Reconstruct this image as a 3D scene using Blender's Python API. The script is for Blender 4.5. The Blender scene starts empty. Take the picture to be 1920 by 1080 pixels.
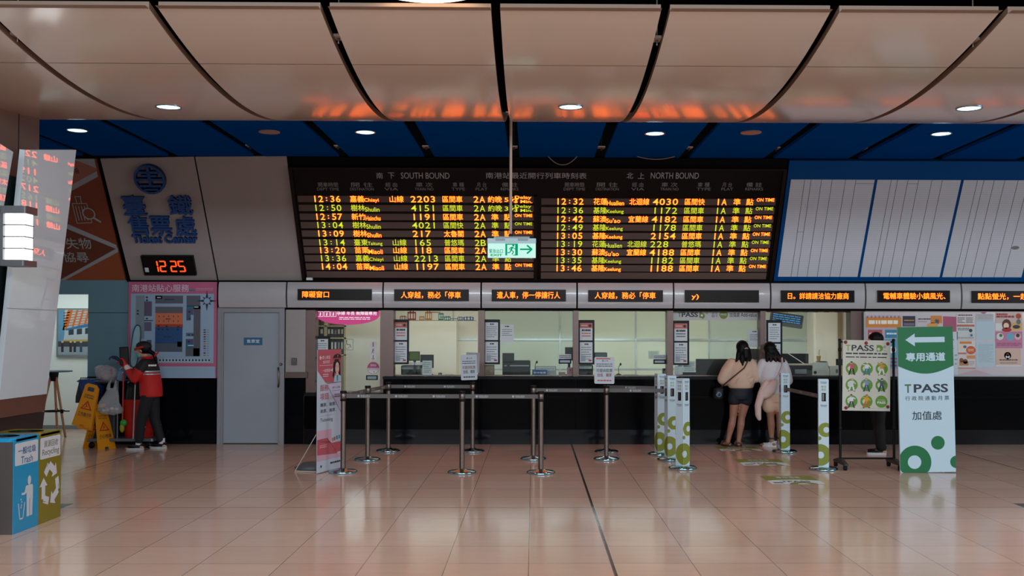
import bpy, math, random
from mathutils import Vector, Matrix, Euler
random.seed(7)
SC = bpy.context.scene
COL = SC.collection
R = math.radians

# ------------------------------------------------------------------ camera
F = 1927.0                       # focal length in pixels of a 1920 wide frame
PPX, PPY = 1024.0, 582.0         # principal point of the cropped photograph
CAM = Vector((0.0, 0.0, 1.70))
cd = bpy.data.cameras.new('camera'); cam = bpy.data.objects.new('camera', cd); COL.objects.link(cam)
cd.sensor_width = 36.0; cd.sensor_fit = 'HORIZONTAL'; cd.lens = 36.0*F/1920
cd.shift_x = (960-PPX)/1920; cd.shift_y = (PPY-540)/1920
CR = Matrix.Rotation(R(-0.72), 3, 'Z') @ Matrix.Rotation(R(91.2), 3, 'X') @ Matrix.Rotation(R(0.104), 3, 'Z')
cam.matrix_world = Matrix.Translation(CAM) @ CR.to_4x4()
cd.clip_start = 0.05; cd.clip_end = 200
SC.camera = cam
# ------------------------------------------------------------------ world, exposure, lights of the hall and added fills
vs = SC.view_settings
SC.display_settings.display_device = 'sRGB'
vs.view_transform = 'Standard'; vs.look = 'None'; vs.exposure = 0.0; vs.gamma = 1.0
try: vs.use_curve_mapping = False
except Exception: pass
w = bpy.data.worlds.new('hall_ambient'); SC.world = w; w.use_nodes = True
w.node_tree.nodes['Background'].inputs[0].default_value = (0.95, 0.95, 0.97, 1)
w.node_tree.nodes['Background'].inputs[1].default_value = 0.40
def area(name, loc, rot, sx, sy, power, col=(1, 1, 1), parent=None):
    l = bpy.data.lights.new(name, 'AREA'); l.shape = 'RECTANGLE'; l.size = sx; l.size_y = sy
    l.energy = power; l.color = col
    o = bpy.data.objects.new(name, l); COL.objects.link(o); o.location = loc; o.rotation_euler = rot
    if parent: o.parent = parent
    return o
area('hall_lamp', (-3.4, 3.0, 4.5), (0, 0, 0), 1.2, 4, 95, (1, .93, .86))
area('hall_lamp', (3.4, 3.0, 4.5), (0, 0, 0), 1.2, 4, 95, (1, .93, .86))
area('added_front_fill', (0, -6.5, 5.0), (R(76), 0, 0), 17, 1.4, 1780, (.76, .91, 1))  # fill added behind the camera to brighten facing surfaces, not a window
area('added_side_fill', (12.4, 6.5, 2.9), (0, R(90), 0), 1.8, 7, 330, (.80, .93, 1))  # second fill, added at the right to brighten the left pillar slabs
area('office_lamp', (-1.0, 17.1, 2.62), (0, 0, 0), 4.6, 1.2, 36, (1, 1, .87))
area('office_lamp', (2.3, 17.1, 2.62), (0, 0, 0), 2.4, 1.2, 22, (.90, 1, .97))
area('office_lamp', (4.1, 16.9, 2.62), (0, 0, 0), 0.9, 0.9, 17, (1, .95, .85))
area('corridor_lamp', (-7.9, 16.9, 2.62), (0, 0, 0), 2.0, 1.2, 26, (0.88, 1, .98))

def ray(px, py):
    d = Vector(((px-PPX)/F, -(py-PPY)/F, -1.0))
    return (CR @ d).normalized()
def at(px, py, Y):               # the point on the upright plane at depth Y
    d = ray(px, py); return CAM + d*((Y-CAM.y)/d.y)
def fl(px, py, z=0.0):           # the point on the level plane at height z
    d = ray(px, py); return CAM + d*((z-CAM.z)/d.z)

# ------------------------------------------------------------------ materials
def lin(c):
    if isinstance(c, str):
        c = tuple(int(c[i:i+2], 16) for i in (0, 2, 4))
    f = lambda x: x/12.92 if x <= .04045 else ((x+.055)/1.055)**2.4
    return tuple(f(x/255.0) for x in c)
MATS = {}
def pmat(name, c, rough=.5, metal=0.0, var=.06, scale=9.0, spec=.5, coat=0.0, bump=0.0, alpha=1.0):
    if name in MATS: return MATS[name]
    m = bpy.data.materials.new(name); m.use_nodes = True; nt = m.node_tree; b = nt.nodes['Principled BSDF']
    c = lin(c)
    tc = nt.nodes.new('ShaderNodeTexCoord'); nz = nt.nodes.new('ShaderNodeTexNoise')
    nz.inputs['Scale'].default_value = scale; nz.inputs['Detail'].default_value = 4
    nt.links.new(tc.outputs['Object'], nz.inputs['Vector'])
    mx = nt.nodes.new('ShaderNodeMix'); mx.data_type = 'RGBA'
    mx.inputs[6].default_value = tuple(x*(1-var) for x in c)+(1,)
    mx.inputs[7].default_value = tuple(min(1, x*(1+var)) for x in c)+(1,)
    nt.links.new(nz.outputs['Fac'], mx.inputs[0]); nt.links.new(mx.outputs[2], b.inputs['Base Color'])
    b.inputs['Roughness'].default_value = rough; b.inputs['Metallic'].default_value = metal
    b.inputs['Specular IOR Level'].default_value = spec
    b.inputs['Coat Weight'].default_value = coat; b.inputs['Coat Roughness'].default_value = .05
    b.inputs['Alpha'].default_value = alpha
    if bump:
        bp = nt.nodes.new('ShaderNodeBump'); bp.inputs['Strength'].default_value = bump; bp.inputs['Distance'].default_value = .01
        nt.links.new(nz.outputs['Fac'], bp.inputs['Height']); nt.links.new(bp.outputs['Normal'], b.inputs['Normal'])
    MATS[name] = m; return m
def emat(name, c, s, sample=False):
    if name in MATS: return MATS[name]
    m = bpy.data.materials.new(name); m.use_nodes = True; nt = m.node_tree
    nt.nodes.remove(nt.nodes['Principled BSDF'])
    e = nt.nodes.new('ShaderNodeEmission'); e.inputs[0].default_value = tuple(c)+(1,); e.inputs[1].default_value = s
    nt.links.new(e.outputs[0], nt.nodes['Material Output'].inputs[0])
    if not sample: m.cycles.emission_sampling = 'NONE'
    MATS[name] = m; return m
def glassmat(name, tint, ior=1.45, rough=0.0):
    m = bpy.data.materials.new(name); m.use_nodes = True; nt = m.node_tree
    nt.nodes.remove(nt.nodes['Principled BSDF'])
    t = nt.nodes.new('ShaderNodeBsdfTransparent'); t.inputs[0].default_value = tint+(1,)
    g = nt.nodes.new('ShaderNodeBsdfGlossy'); g.inputs['Roughness'].default_value = rough
    fr = nt.nodes.new('ShaderNodeFresnel'); fr.inputs[0].default_value = ior
    mx = nt.nodes.new('ShaderNodeMixShader')
    nt.links.new(fr.outputs[0], mx.inputs[0]); nt.links.new(t.outputs[0], mx.inputs[1]); nt.links.new(g.outputs[0], mx.inputs[2])
    nt.links.new(mx.outputs[0], nt.nodes['Material Output'].inputs[0]); return m
def bagmat(name, c, k):
    m = bpy.data.materials.new(name); m.use_nodes = True; nt = m.node_tree; b = nt.nodes['Principled BSDF']
    b.inputs['Base Color'].default_value = lin(c)+(1,); b.inputs['Roughness'].default_value = .25; b.inputs['Alpha'].default_value = k
    nz = nt.nodes.new('ShaderNodeTexNoise'); nz.inputs['Scale'].default_value = 26; nz.inputs['Detail'].default_value = 5
    tc = nt.nodes.new('ShaderNodeTexCoord'); nt.links.new(tc.outputs['Object'], nz.inputs['Vector'])
    bp = nt.nodes.new('ShaderNodeBump'); bp.inputs['Strength'].default_value = .9; bp.inputs['Distance'].default_value = .03
    nt.links.new(nz.outputs['Fac'], bp.inputs['Height']); nt.links.new(bp.outputs['Normal'], b.inputs['Normal']); return m

def floor_mat():
    m = bpy.data.materials.new('polished_tile'); m.use_nodes = True; nt = m.node_tree; N = nt.nodes; L = nt.links
    b = N['Principled BSDF']
    tc = N.new('ShaderNodeTexCoord'); sp = N.new('ShaderNodeSeparateXYZ'); L.new(tc.outputs['Object'], sp.inputs[0])
    def mth(op, a, bb=None, clamp=False):
        n = N.new('ShaderNodeMath'); n.operation = op; n.use_clamp = clamp
        for i, x in enumerate((a, bb)):
            if x is None: continue
            if isinstance(x, (int, float)): n.inputs[i].default_value = x
            else: L.new(x, n.inputs[i])
        return n.outputs[0]
    def seam(src, off, per, half):
        t = mth('DIVIDE', mth('SUBTRACT', src, off), per)
        fr = mth('ABSOLUTE', mth('SUBTRACT', mth('FRACT', mth('ADD', t, .5)), .5))   # 0 on a joint
        return mth('LESS_THAN', mth('MULTIPLY', fr, per), half)
    def one(src, off, half):
        return mth('LESS_THAN', mth('ABSOLUTE', mth('SUBTRACT', src, off)), half)
    X, Y = sp.outputs[0], sp.outputs[1]
    thin = mth('MAXIMUM', seam(X, -.03, .602, .0022), seam(Y, 9.99, .602, .0028))
    wide = mth('MAXIMUM', mth('MAXIMUM', one(X, .585, .010), one(X, -5.55, .009)), mth('MAXIMUM', one(X, 6.06, .009), one(Y, 9.99, .007)))
    # each tile its own tone
    cx = mth('FLOOR', mth('DIVIDE', mth('ADD', X, .03), .602)); cy = mth('FLOOR', mth('DIVIDE', mth('SUBTRACT', Y, 9.99), .602))
    cb = N.new('ShaderNodeCombineXYZ'); L.new(cx, cb.inputs[0]); L.new(cy, cb.inputs[1])
    wn = N.new('ShaderNodeTexWhiteNoise'); wn.noise_dimensions = '2D'; L.new(cb.outputs[0], wn.inputs['Vector'])
    nz = N.new('ShaderNodeTexNoise'); nz.inputs['Scale'].default_value = 2.3; nz.inputs['Detail'].default_value = 7
    mp = N.new('ShaderNodeMapping'); mp.inputs['Scale'].default_value = (1, 5, 1)
    L.new(tc.outputs['Object'], mp.inputs[0]); L.new(mp.outputs[0], nz.inputs['Vector'])
    mx = N.new('ShaderNodeMix'); mx.data_type = 'RGBA'
    mx.inputs[6].default_value = lin((206, 168, 148))+(1,); mx.inputs[7].default_value = lin((226, 192, 172))+(1,)
    f = mth('ADD', mth('MULTIPLY', wn.outputs['Value'], .45), mth('MULTIPLY', nz.outputs['Fac'], .55)); L.new(f, mx.inputs[0])
    m2 = N.new('ShaderNodeMix'); m2.data_type = 'RGBA'; L.new(thin, m2.inputs[0]); L.new(mx.outputs[2], m2.inputs[6]); m2.inputs[7].default_value = lin((96, 72, 60))+(1,)
    m3 = N.new('ShaderNodeMix'); m3.data_type = 'RGBA'; L.new(wide, m3.inputs[0]); L.new(m2.outputs[2], m3.inputs[6]); m3.inputs[7].default_value = lin((52, 34, 30))+(1,)
    # dark inlay bands beside the pillars
    inl = mth('MULTIPLY', mth('LESS_THAN', Y, 10.22), mth('MAXIMUM', mth('LESS_THAN', X, -4.52), mth('GREATER_THAN', X, 4.78)))
    m4 = N.new('ShaderNodeMix'); m4.data_type = 'RGBA'; L.new(inl, m4.inputs[0]); L.new(m3.outputs[2], m4.inputs[6]); m4.inputs[7].default_value = lin((62, 62, 66))+(1,)
    L.new(m4.outputs[2], b.inputs['Base Color'])
    b.inputs['Roughness'].default_value = .13; b.inputs['Specular IOR Level'].default_value = .42
    nb = N.new('ShaderNodeTexNoise'); nb.inputs['Scale'].default_value = 1.1; nb.inputs['Detail'].default_value = 2
    L.new(tc.outputs['Object'], nb.inputs['Vector'])
    bp = N.new('ShaderNodeBump'); bp.inputs['Strength'].default_value = .02; bp.inputs['Distance'].default_value = .02
    L.new(nb.outputs['Fac'], bp.inputs['Height']); L.new(bp.outputs['Normal'], b.inputs['Normal'])
    return m

def K(c, rough=.6, **k):         # a plain printed / painted colour, made on demand
    n = 'paint_' + (c if isinstance(c, str) else '%02x%02x%02x' % tuple(c)) + ('' if rough == .6 else '_%d' % int(rough*100))
    return pmat(n, c, rough, var=.03, scale=20, **k)
WHITE = K('dcdcdc'); PAPER = K('cfd2d6'); BLACK = K('101012'); INK = K('2a2c30'); GREY = K('8a8a8c')
STEEL = pmat('brushed_steel', (112, 100, 94), .36, 1.0, var=.1, scale=30)
CHROME = pmat('chrome', (205, 210, 215), .10, 1.0, var=.04)
BLKPL = pmat('black_plastic', (8, 8, 10), .45, spec=.2)
DARKMETAL = pmat('dark_metal', (14, 14, 16), .45, .2, spec=.2)
LED_O = emat('led_orange', (1.0, .072, .005), 11.0)
LED_R = emat('led_red_orange', (1.0, .09, .012), 2.6)
LED_Y = emat('led_yellow_green', (.58, .64, .02), 1.35)
LED_T = emat('ticker_orange', (1.0, .088, .006), 8.0)

# ------------------------------------------------------------------ mesh collecting
class Fr:                        # a flat frame: origin, right, up, outward
    def __init__(s, O, u=(1, 0, 0), v=(0, 0, 1)):
        s.O = Vector(O); s.u = Vector(u).normalized(); s.v = Vector(v).normalized(); s.n = s.u.cross(s.v)
    def at(s, a, b, c=0.0): return s.O + s.u*a + s.v*b + s.n*c
    def px(s, px, py):
        d = ray(px, py); t = (s.O-CAM).dot(s.n)/d.dot(s.n); p = CAM + d*t - s.O
        return p.dot(s.u), p.dot(s.v)
    def box(s, x0, y0, x1, y1):  # pixel rectangle -> frame rectangle
        ym, xm = (y0+y1)/2, (x0+x1)/2
        return s.px(x0, ym)[0], s.px(xm, y1)[1], s.px(x1, ym)[0], s.px(xm, y0)[1]
def wall_fr(Y): return Fr((0, Y, 0))
def rot_fr(O, deg, tilt=0, lean=0):   # an upright frame turned about the vertical, tilted in its own plane, leaned back
    M = Matrix.Rotation(R(deg), 3, 'Z') @ Matrix.Rotation(R(-lean), 3, 'X') @ Matrix.Rotation(R(tilt), 3, 'Y')
    return Fr(O, M @ Vector((1, 0, 0)), M @ Vector((0, 0, 1)))
def rrect(x0, y0, x1, y1, r=0.0, n=4):
    if r <= 0: return [(x0, y0), (x1, y0), (x1, y1), (x0, y1)]
    o = []
    for cx, cy, a in ((x1-r, y0+r, -90), (x1-r, y1-r, 0), (x0+r, y1-r, 90), (x0+r, y0+r, 180)):
        for k in range(n+1):
            t = R(a+90*k/n); o.append((cx+r*math.cos(t), cy+r*math.sin(t)))
    return o
_TX = {}
def glyphs(body, bold):
    k = (body, bold)
    if k in _TX: return _TX[k]
    cu = bpy.data.curves.new('t', 'FONT'); cu.body = body; cu.resolution_u = 3; cu.offset = bold; cu.fill_mode = 'FRONT'
    o = bpy.data.objects.new('t', cu)
    me = bpy.data.meshes.new_from_object(o)
    v = [(p.co.x, p.co.y) for p in me.vertices]; f = [tuple(p.vertices) for p in me.polygons]
    # keep every glyph face the same way up
    ff = []
    for q in f:
        a = sum(v[q[i]][0]*v[q[(i+1) % len(q)]][1]-v[q[(i+1) % len(q)]][0]*v[q[i]][1] for i in range(len(q)))
        ff.append(q if a > 0 else q[::-1])
    bpy.data.objects.remove(o); bpy.data.curves.remove(cu); bpy.data.meshes.remove(me)
    xs = [p[0] for p in v] or [0, 1]; ys = [p[1] for p in v] or [0, 1]
    _TX[k] = (v, ff, min(xs), min(ys), max(xs), max(ys)); return _TX[k]
class MB:
    def __init__(s): s.v = []; s.f = []; s.m = []; s.sm = []; s.mats = []
    def mi(s, m):
        if m not in s.mats: s.mats.append(m)
        return s.mats.index(m)
    def add(s, vs, fs, mat, smooth=False):
        o = len(s.v); i = s.mi(mat); s.v += [Vector(p) for p in vs]
        for f in fs: s.f.append(tuple(k+o for k in f)); s.m.append(i); s.sm.append(smooth)
        return s
    def prism(s, fr, pts, c0, c1, mat, side=None, smooth=False):
        n = len(pts)
        vs = [fr.at(a, b, c1) for a, b in pts]+[fr.at(a, b, c0) for a, b in pts]
        s.add(vs, [tuple(range(n))], mat)
        s.add(vs, [tuple(range(2*n-1, n-1, -1))]+[(i, i+n, (i+1) % n+n, (i+1) % n) for i in range(n)], side or mat, smooth)
        return s
    def slab(s, fr, x0, y0, x1, y1, c0, c1, mat, r=0.0, side=None): return s.prism(fr, rrect(x0, y0, x1, y1, r), c0, c1, mat, side)
    def slabpx(s, fr, x0, y0, x1, y1, c0, c1, mat, r=0.0, side=None): return s.slab(fr, *fr.box(x0, y0, x1, y1), c0, c1, mat, r, side)
    def bx(s, x0, x1, y0, y1, z0, z1, mat, r=0.0):   # a world axis box, its upright edges rounded by r
        return s.prism(Fr((0, 0, 0), (1, 0, 0), (0, 1, 0)), rrect(x0, y0, x1, y1, r, 3), z0, z1, mat)
    def poly(s, fr, pts, mat, c=.001):
        s.add([fr.at(a, b, c) for a, b in pts], [tuple(range(len(pts)))], mat); return s
    def polypx(s, fr, pts, mat, c=.001): return s.poly(fr, [fr.px(*p) for p in pts], mat, c)
    def rect(s, fr, x0, y0, x1, y1, mat, c=.001, r=0): return s.poly(fr, rrect(x0, y0, x1, y1, r), mat, c)
    def rectpx(s, fr, x0, y0, x1, y1, mat, c=.001, r=0): return s.rect(fr, *fr.box(x0, y0, x1, y1), mat, c, r)
    def disc(s, fr, cx, cy, r, mat, c=.001, n=28, ry=None, a0=0, a1=360):
        ry = ry or r
        return s.poly(fr, [(cx+r*math.cos(R(a0+(a1-a0)*k/n)), cy+ry*math.sin(R(a0+(a1-a0)*k/n))) for k in range(n+(a1-a0 < 360))], mat, c)
    def ring(s, fr, cx, cy, r0, r1, mat, c=.001, n=32, a0=0, a1=360):
        vs = []
        for k in range(n+1):
            t = R(a0+(a1-a0)*k/n)
            vs += [fr.at(cx+r0*math.cos(t), cy+r0*math.sin(t), c), fr.at(cx+r1*math.cos(t), cy+r1*math.sin(t), c)]
        return s.add(vs, [(2*k, 2*k+1, 2*k+3, 2*k+2) for k in range(n)], mat)
    def line(s, fr, p, q, w, mat, c=.001):
        d = Vector((q[0]-p[0], q[1]-p[1])); t = Vector((-d.y, d.x)).normalized()*w/2
        return s.poly(fr, [(p[0]-t.x, p[1]-t.y), (q[0]-t.x, q[1]-t.y), (q[0]+t.x, q[1]+t.y), (p[0]+t.x, p[1]+t.y)], mat, c)
    def text(s, fr, body, x0, y0, x1, y1, mat, c=.002, bold=0.0, keep=False, depth=0.0, side=None):
        cjk = any(ord(ch) > 0x2e80 for ch in body)
        v, f, a0, b0, a1, b1 = glyphs(body, 0.0 if cjk else bold)
        sx = (x1-x0)/max(a1-a0, 1e-6); sy = (y1-y0)/max(b1-b0, 1e-6)
        if keep: sx = sy = min(sx, sy)
        ox = (x0+x1)/2-sx*(a0+a1)/2; oy = (y0+y1)/2-sy*(b0+b1)/2
        if cjk and bold and not depth:                # thicken fine strokes by laying shifted copies over each other
            e = bold*.7
            for j, (ex, ey) in enumerate(((-e, 0), (e, 0), (0, e), (0, -e))): s.add([fr.at(ox+sx*(p[0]+ex), oy+sy*(p[1]+ey), c+.0003*j) for p in v], f, mat)
            return s
        offs = [(0, 0)]
        if cjk and bold: offs = [(-bold*.6, 0), (bold*.6, 0), (0, bold*.6), (0, -bold*.6)]
        for j, (ex, ey) in enumerate(offs[1:]):
            s.add([fr.at(ox+sx*(p[0]+ex), oy+sy*(p[1]+ey), c+depth-.0004*(j+1)) for p in v], f, mat)
        s.add([fr.at(ox+sx*p[0], oy+sy*p[1], c+depth) for p in v], f, mat)
        if depth:
            cnt = {}
            for q in f:
                for i in range(len(q)): e = (q[i], q[(i+1) % len(q)]); cnt[e] = 1
            ed = [e for e in cnt if (e[1], e[0]) not in cnt]; n = len(v)
            s.add([fr.at(ox+sx*p[0], oy+sy*p[1], c+depth) for p in v]+[fr.at(ox+sx*p[0], oy+sy*p[1], c) for p in v],
                  [(e[0], e[0]+n, e[1]+n, e[1]) for e in ed], side or mat)
        return s
    def textpx(s, fr, body, x0, y0, x1, y1, mat, **k): return s.text(fr, body, *fr.box(x0, y0, x1, y1), mat, **k)
    def dashes(s, fr, x0, y0, x1, y1, n, mat, c=.002, fill=.45, seed=1):   # lines of print too small to read
        rnd = random.Random(seed); h = (y1-y0)/n
        for i in range(n):
            y = y1-h*(i+.5); x = x0; end = x1-(x1-x0)*rnd.random()*.35*(i % 3 == 2)
            while x < end:
                w = (x1-x0)*rnd.uniform(.06, .22); s.rect(fr, x, y-h*fill/2, min(x+w, end), y+h*fill/2, mat, c); x += w+(x1-x0)*.025
        return s
    def tube(s, pts, r, mat, n=12, cap=True, flat=None, smooth=True):
        pts = [Vector(p) for p in pts]; m = len(pts); rs = r if isinstance(r, (list, tuple)) else [r]*m
        vs = []; up = None
        for i, p in enumerate(pts):
            t = (pts[min(i+1, m-1)]-pts[max(i-1, 0)]).normalized()
            if up is None:
                up = Vector((0, 0, 1)) if abs(t.z) < .9 else Vector((0, 1, 0))
            a = t.cross(up).normalized(); b = a.cross(t).normalized(); up = b
            q = rs[i]; qa, qb = q if isinstance(q, (list, tuple)) else (q, q)
            vs += [p+a*qa*math.cos(2*math.pi*k/n)+b*qb*math.sin(2*math.pi*k/n) for k in range(n)]
        fs = [(i*n+k, i*n+(k+1) % n, (i+1)*n+(k+1) % n, (i+1)*n+k) for i in range(m-1) for k in range(n)]
        s.add(vs, fs, mat, smooth)
        if cap: s.add(vs, [tuple(range(n-1, -1, -1)), tuple(range((m-1)*n, m*n))], mat)
        return s
    def lathe(s, c, prof, mat, n=28, smooth=True, fr=None):
        fr = fr or Fr(c, (1, 0, 0), (0, 1, 0)); m = len(prof); vs = []
        for r, z in prof: vs += [fr.at(r*math.cos(2*math.pi*k/n), r*math.sin(2*math.pi*k/n), z) for k in range(n)]
        s.add(vs, [(i*n+k, i*n+(k+1) % n, (i+1)*n+(k+1) % n, (i+1)*n+k) for i in range(m-1) for k in range(n)], mat, smooth)
        s.add(vs, [tuple(range(n-1, -1, -1)), tuple(range((m-1)*n, m*n))], mat); return s
    def ball(s, c, rx, ry, rz, mat, n=18, m=10, M=None):
        c = Vector(c); vs = []
        for i in range(m+1):
            t = math.pi*i/m
            for k in range(n):
                p = Vector((rx*math.sin(t)*math.cos(2*math.pi*k/n), ry*math.sin(t)*math.sin(2*math.pi*k/n), -rz*math.cos(t)))
                vs.append(c+(M @ p if M else p))
        s.add(vs, [(i*n+k, i*n+(k+1) % n, (i+1)*n+(k+1) % n, (i+1)*n+k) for i in range(m) for k in range(n)], mat, True); return s
    def loft(s, rings, mat, n=22, cap=True, p=2.0):    # level rings (x, y, z, rx, ry): p > 2 squares them off
        vs = []
        for x, y, z, rx, ry in rings:
            for k in range(n):
                a = 2*math.pi*k/n; ca, sa = math.cos(a), math.sin(a)
                vs.append((x+rx*math.copysign(abs(ca)**(2/p), ca), y+ry*math.copysign(abs(sa)**(2/p), sa), z))
        m = len(rings)
        fs = [(i*n+k, i*n+(k+1) % n, (i+1)*n+(k+1) % n, (i+1)*n+k) for i in range(m-1) for k in range(n)]
        if rings[0][2] > rings[-1][2]: fs = [f[::-1] for f in fs]
        s.add(vs, fs, mat, True)
        if cap:
            a, b = tuple(range(n-1, -1, -1)), tuple(range((m-1)*n, m*n))
            if rings[0][2] > rings[-1][2]: a, b = a[::-1], b[::-1]
            s.add(vs, [a, b], mat)
        return s
    def mesh(s, name, origin=(0, 0, 0)):
        o = Vector(origin); me = bpy.data.meshes.new(name)
        me.from_pydata([p-o for p in s.v], [], s.f)
        for m in s.mats: me.materials.append(m)
        me.polygons.foreach_set('material_index', s.m); me.polygons.foreach_set('use_smooth', s.sm); me.update()
        return me
    def build(s, name, parent=None, origin=None, local=False):
        if origin is None: origin = (0, 0, 0) if local else (world_loc(parent) if parent else (0, 0, 0))
        o = bpy.data.objects.new(name, s.mesh(name, origin)); COL.objects.link(o)
        if parent: o.parent = parent
        elif not local: o.location = origin
        return o
    def remeshed(s, name, voxel, mat, parent=None, smooth=6, shrink=.5):   # melts overlapping shapes into one skin
        me = s.mesh(name); o = bpy.data.objects.new(name, me); COL.objects.link(o)
        md = o.modifiers.new('r', 'REMESH'); md.mode = 'VOXEL'; md.voxel_size = voxel
        sm = o.modifiers.new('s', 'SMOOTH'); sm.iterations = smooth; sm.factor = shrink
        dg = bpy.context.evaluated_depsgraph_get(); dg.update()
        m2 = bpy.data.meshes.new_from_object(o.evaluated_get(dg)); o.modifiers.clear(); o.data = m2; m2.name = name
        m2.materials.clear(); m2.materials.append(mat)
        for p in m2.polygons: p.use_smooth = True; p.material_index = 0
        if parent: o.parent = parent
        return o
def world_loc(o):
    v = Vector(o.location)
    while o.parent: o = o.parent; v = v+o.location
    return v
def tag(o, label=None, cat=None, group=None, kind=None):
    for k, x in (('label', label), ('category', cat), ('group', group), ('kind', kind)):
        if x: o[k] = x
    return o
def thing(name, loc, label, cat, group=None, rz=0.0):
    o = bpy.data.objects.new(name, None); COL.objects.link(o); o.location = loc; o.rotation_euler = (0, 0, rz); o.empty_display_size = .1
    return tag(o, label, cat, group)
def copy_tree(o, parent=None):
    c = o.copy(); COL.objects.link(c)
    if parent: c.parent = parent
    for ch in list(o.children): copy_tree(ch, c)
    return c
def struct(mb, name, parent=None, origin=None):
    o = mb.build(name, parent, origin)
    if not parent: o['kind'] = 'structure'
    return o
# ================================================================== THE SETTING
YW = 15.6                                         # the back wall of the hall
W15 = wall_fr(YW)
Z = lambda py, Y: at(1000, py, Y).z
X = lambda px, Y: at(px, 600, Y).x
mb = MB(); mb.bx(-13, 13, -7, 22, -.06, 0, floor_mat()); struct(mb, 'floor')

# ---- ceiling: a dark void slab, blue level boards near the wall, sagging beige wings in front of them
PITCH = 1.2106; GX = -.272                        # module and the position of the middle gap
VOID = pmat('void_black', (7, 6, 6), .8, spec=.1)
BLUE = pmat('blue_board', (0, 70, 146), .7, var=.10, scale=3, spec=0)
BEIGE = pmat('beige_metal', (204, 186, 172), .16, var=.02, scale=2, spec=.9)
LIP = pmat('beige_edge', (140, 112, 94), .45)
ZB = Z(295, 14.6)                                 # underside of the blue boards
mb = MB(); mb.bx(-12, 12, 3.0, 17.5, 4.95, 5.0, VOID); mb.bx(-12, 12, 16.3, 16.4, 3.9, 4.95, VOID)
ceil = struct(mb, 'ceiling')
for k in range(-9, 10):
    x0 = GX+k*PITCH+.075; x1 = x0+PITCH-.15
    b = MB(); b.bx(x0, x1, 11.9, 14.62, ZB, ZB+.04, BLUE); b.build('blue_board', ceil)
def sag(y): return 3.767+.0587*(y-9.2)**2
NS = 40; Y0, Y1 = 7.27, 12.0
for k in range(-8, 9):
    x0 = GX+k*PITCH+.033; x1 = x0+PITCH-.066
    ys = [Y0+(Y1-Y0)*i/NS for i in range(NS+1)]
    vs = [p for y in ys for p in ((x0, y, sag(y)), (x1, y, sag(y)), (x1, y, sag(y)+.05), (x0, y, sag(y)+.05))]
    b = MB()
    n = len(ys)
    b.add(vs, [(4*i, 4*i+1, 4*i+5, 4*i+4) for i in range(n-1)], BEIGE, True)
    b.add(vs, [f for i in range(n-1) for f in ((4*i+2, 4*i+3, 4*i+7, 4*i+6), (4*i+1, 4*i+2, 4*i+6, 4*i+5), (4*i+3, 4*i, 4*i+4, 4*i+7))]
          + [(0, 3, 2, 1), (4*n-4, 4*n-3, 4*n-2, 4*n-1)], LIP)
    # the joint across the wing and the turned-up front edge
    yj = 8.17
    b.add([(x0, yj-.004, sag(yj)-.002), (x1, yj-.004, sag(yj)-.002), (x1, yj+.004, sag(yj)-.002), (x0, yj+.004, sag(yj)-.002)], [(0, 1, 2, 3)], LIP)
    zf = sag(Y0)
    b.add([(x0, Y0, zf), (x1, Y0, zf), (x1, Y0-.07, zf+.001), (x0, Y0-.07, zf+.001)], [(0, 3, 2, 1)], LIP)
    b.build('curved_panel', ceil)
for k in range(-6, 7):                            # hanger clips seen in the gaps
    xg = GX+k*PITCH
    PALE = pmat('pale_bracket', (150, 135, 125), .5)
    for yy in (11.9, 14.1):
        b = MB(); b.bx(xg-.05, xg+.05, yy, yy+.14, ZB+.06, ZB+.075, PALE); b.bx(xg-.012, xg+.012, yy+.04, yy+.06, ZB+.02, ZB+.06, DARKMETAL)
        b.tube([(xg, yy+.05, ZB+.075), (xg, yy+.05, 4.95)], .008, DARKMETAL, 8); b.build('hanger_clip', ceil)
    if k % 2:
        y = 7.72; b = MB(); b.bx(xg-.028, xg+.028, y, y+.12, sag(y)+.03, sag(y)+.05, PALE); b.tube([(xg, y+.06, sag(y)-.01), (xg, y+.06, 4.95)], .009, STEEL, 8); b.build('hanger_clip', ceil)
b = MB()
for y in (5.2, 6.6): b.bx(-12, 12, y, y+.06, 4.35, 4.43, DARKMETAL)
b.build('ceiling_rail', ceil)

# ---- the leaning upper wall
ZT, ZL = Z(527, YW), Z(295, 14.58)
vdir = Vector((0, 14.58-YW, ZL-ZT)).normalized()
LEAN = Fr((0, YW, ZT), (1, 0, 0), vdir)
PANEL = pmat('pale_wall_panel', (150, 140, 138), .42, var=.03, scale=4)
GREYW = pmat('grey_wall_panel', (96, 134, 148), .5, var=.03, scale=4)
def lpoly(mb, pts, mat, c0=-.03, c1=0.0): mb.prism(LEAN, [LEAN.px(*p) for p in pts], c0, c1, mat)
mb = MB()
lpoly(mb, [(245, 526.5), (407, 526.5), (363, 294), (188, 297.5)], PANEL)
lpoly(mb, [(410, 526.5), (567, 526.5), (537, 293), (366, 294)], PANEL)
a0, b0 = LEAN.px(20, 540); a1, b1 = LEAN.px(1919, 280)
mb.bx(-12, 12, 16.0, 16.2, 2.82, 4.94, VOID); mb.bx(-12, 12, 15.87, 16.1, 2.81, 2.9, VOID); mb.bx(-12, 12, YW+.10, YW+.235, ZT-.02, 2.9, VOID)
mb.prism(LEAN, [(-9.5, -.01), (9.5, -.01), (9.5, 2.3), (-9.5, 2.3)], -.10, -.05, VOID)
struct(mb, 'wall_upper')

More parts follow.
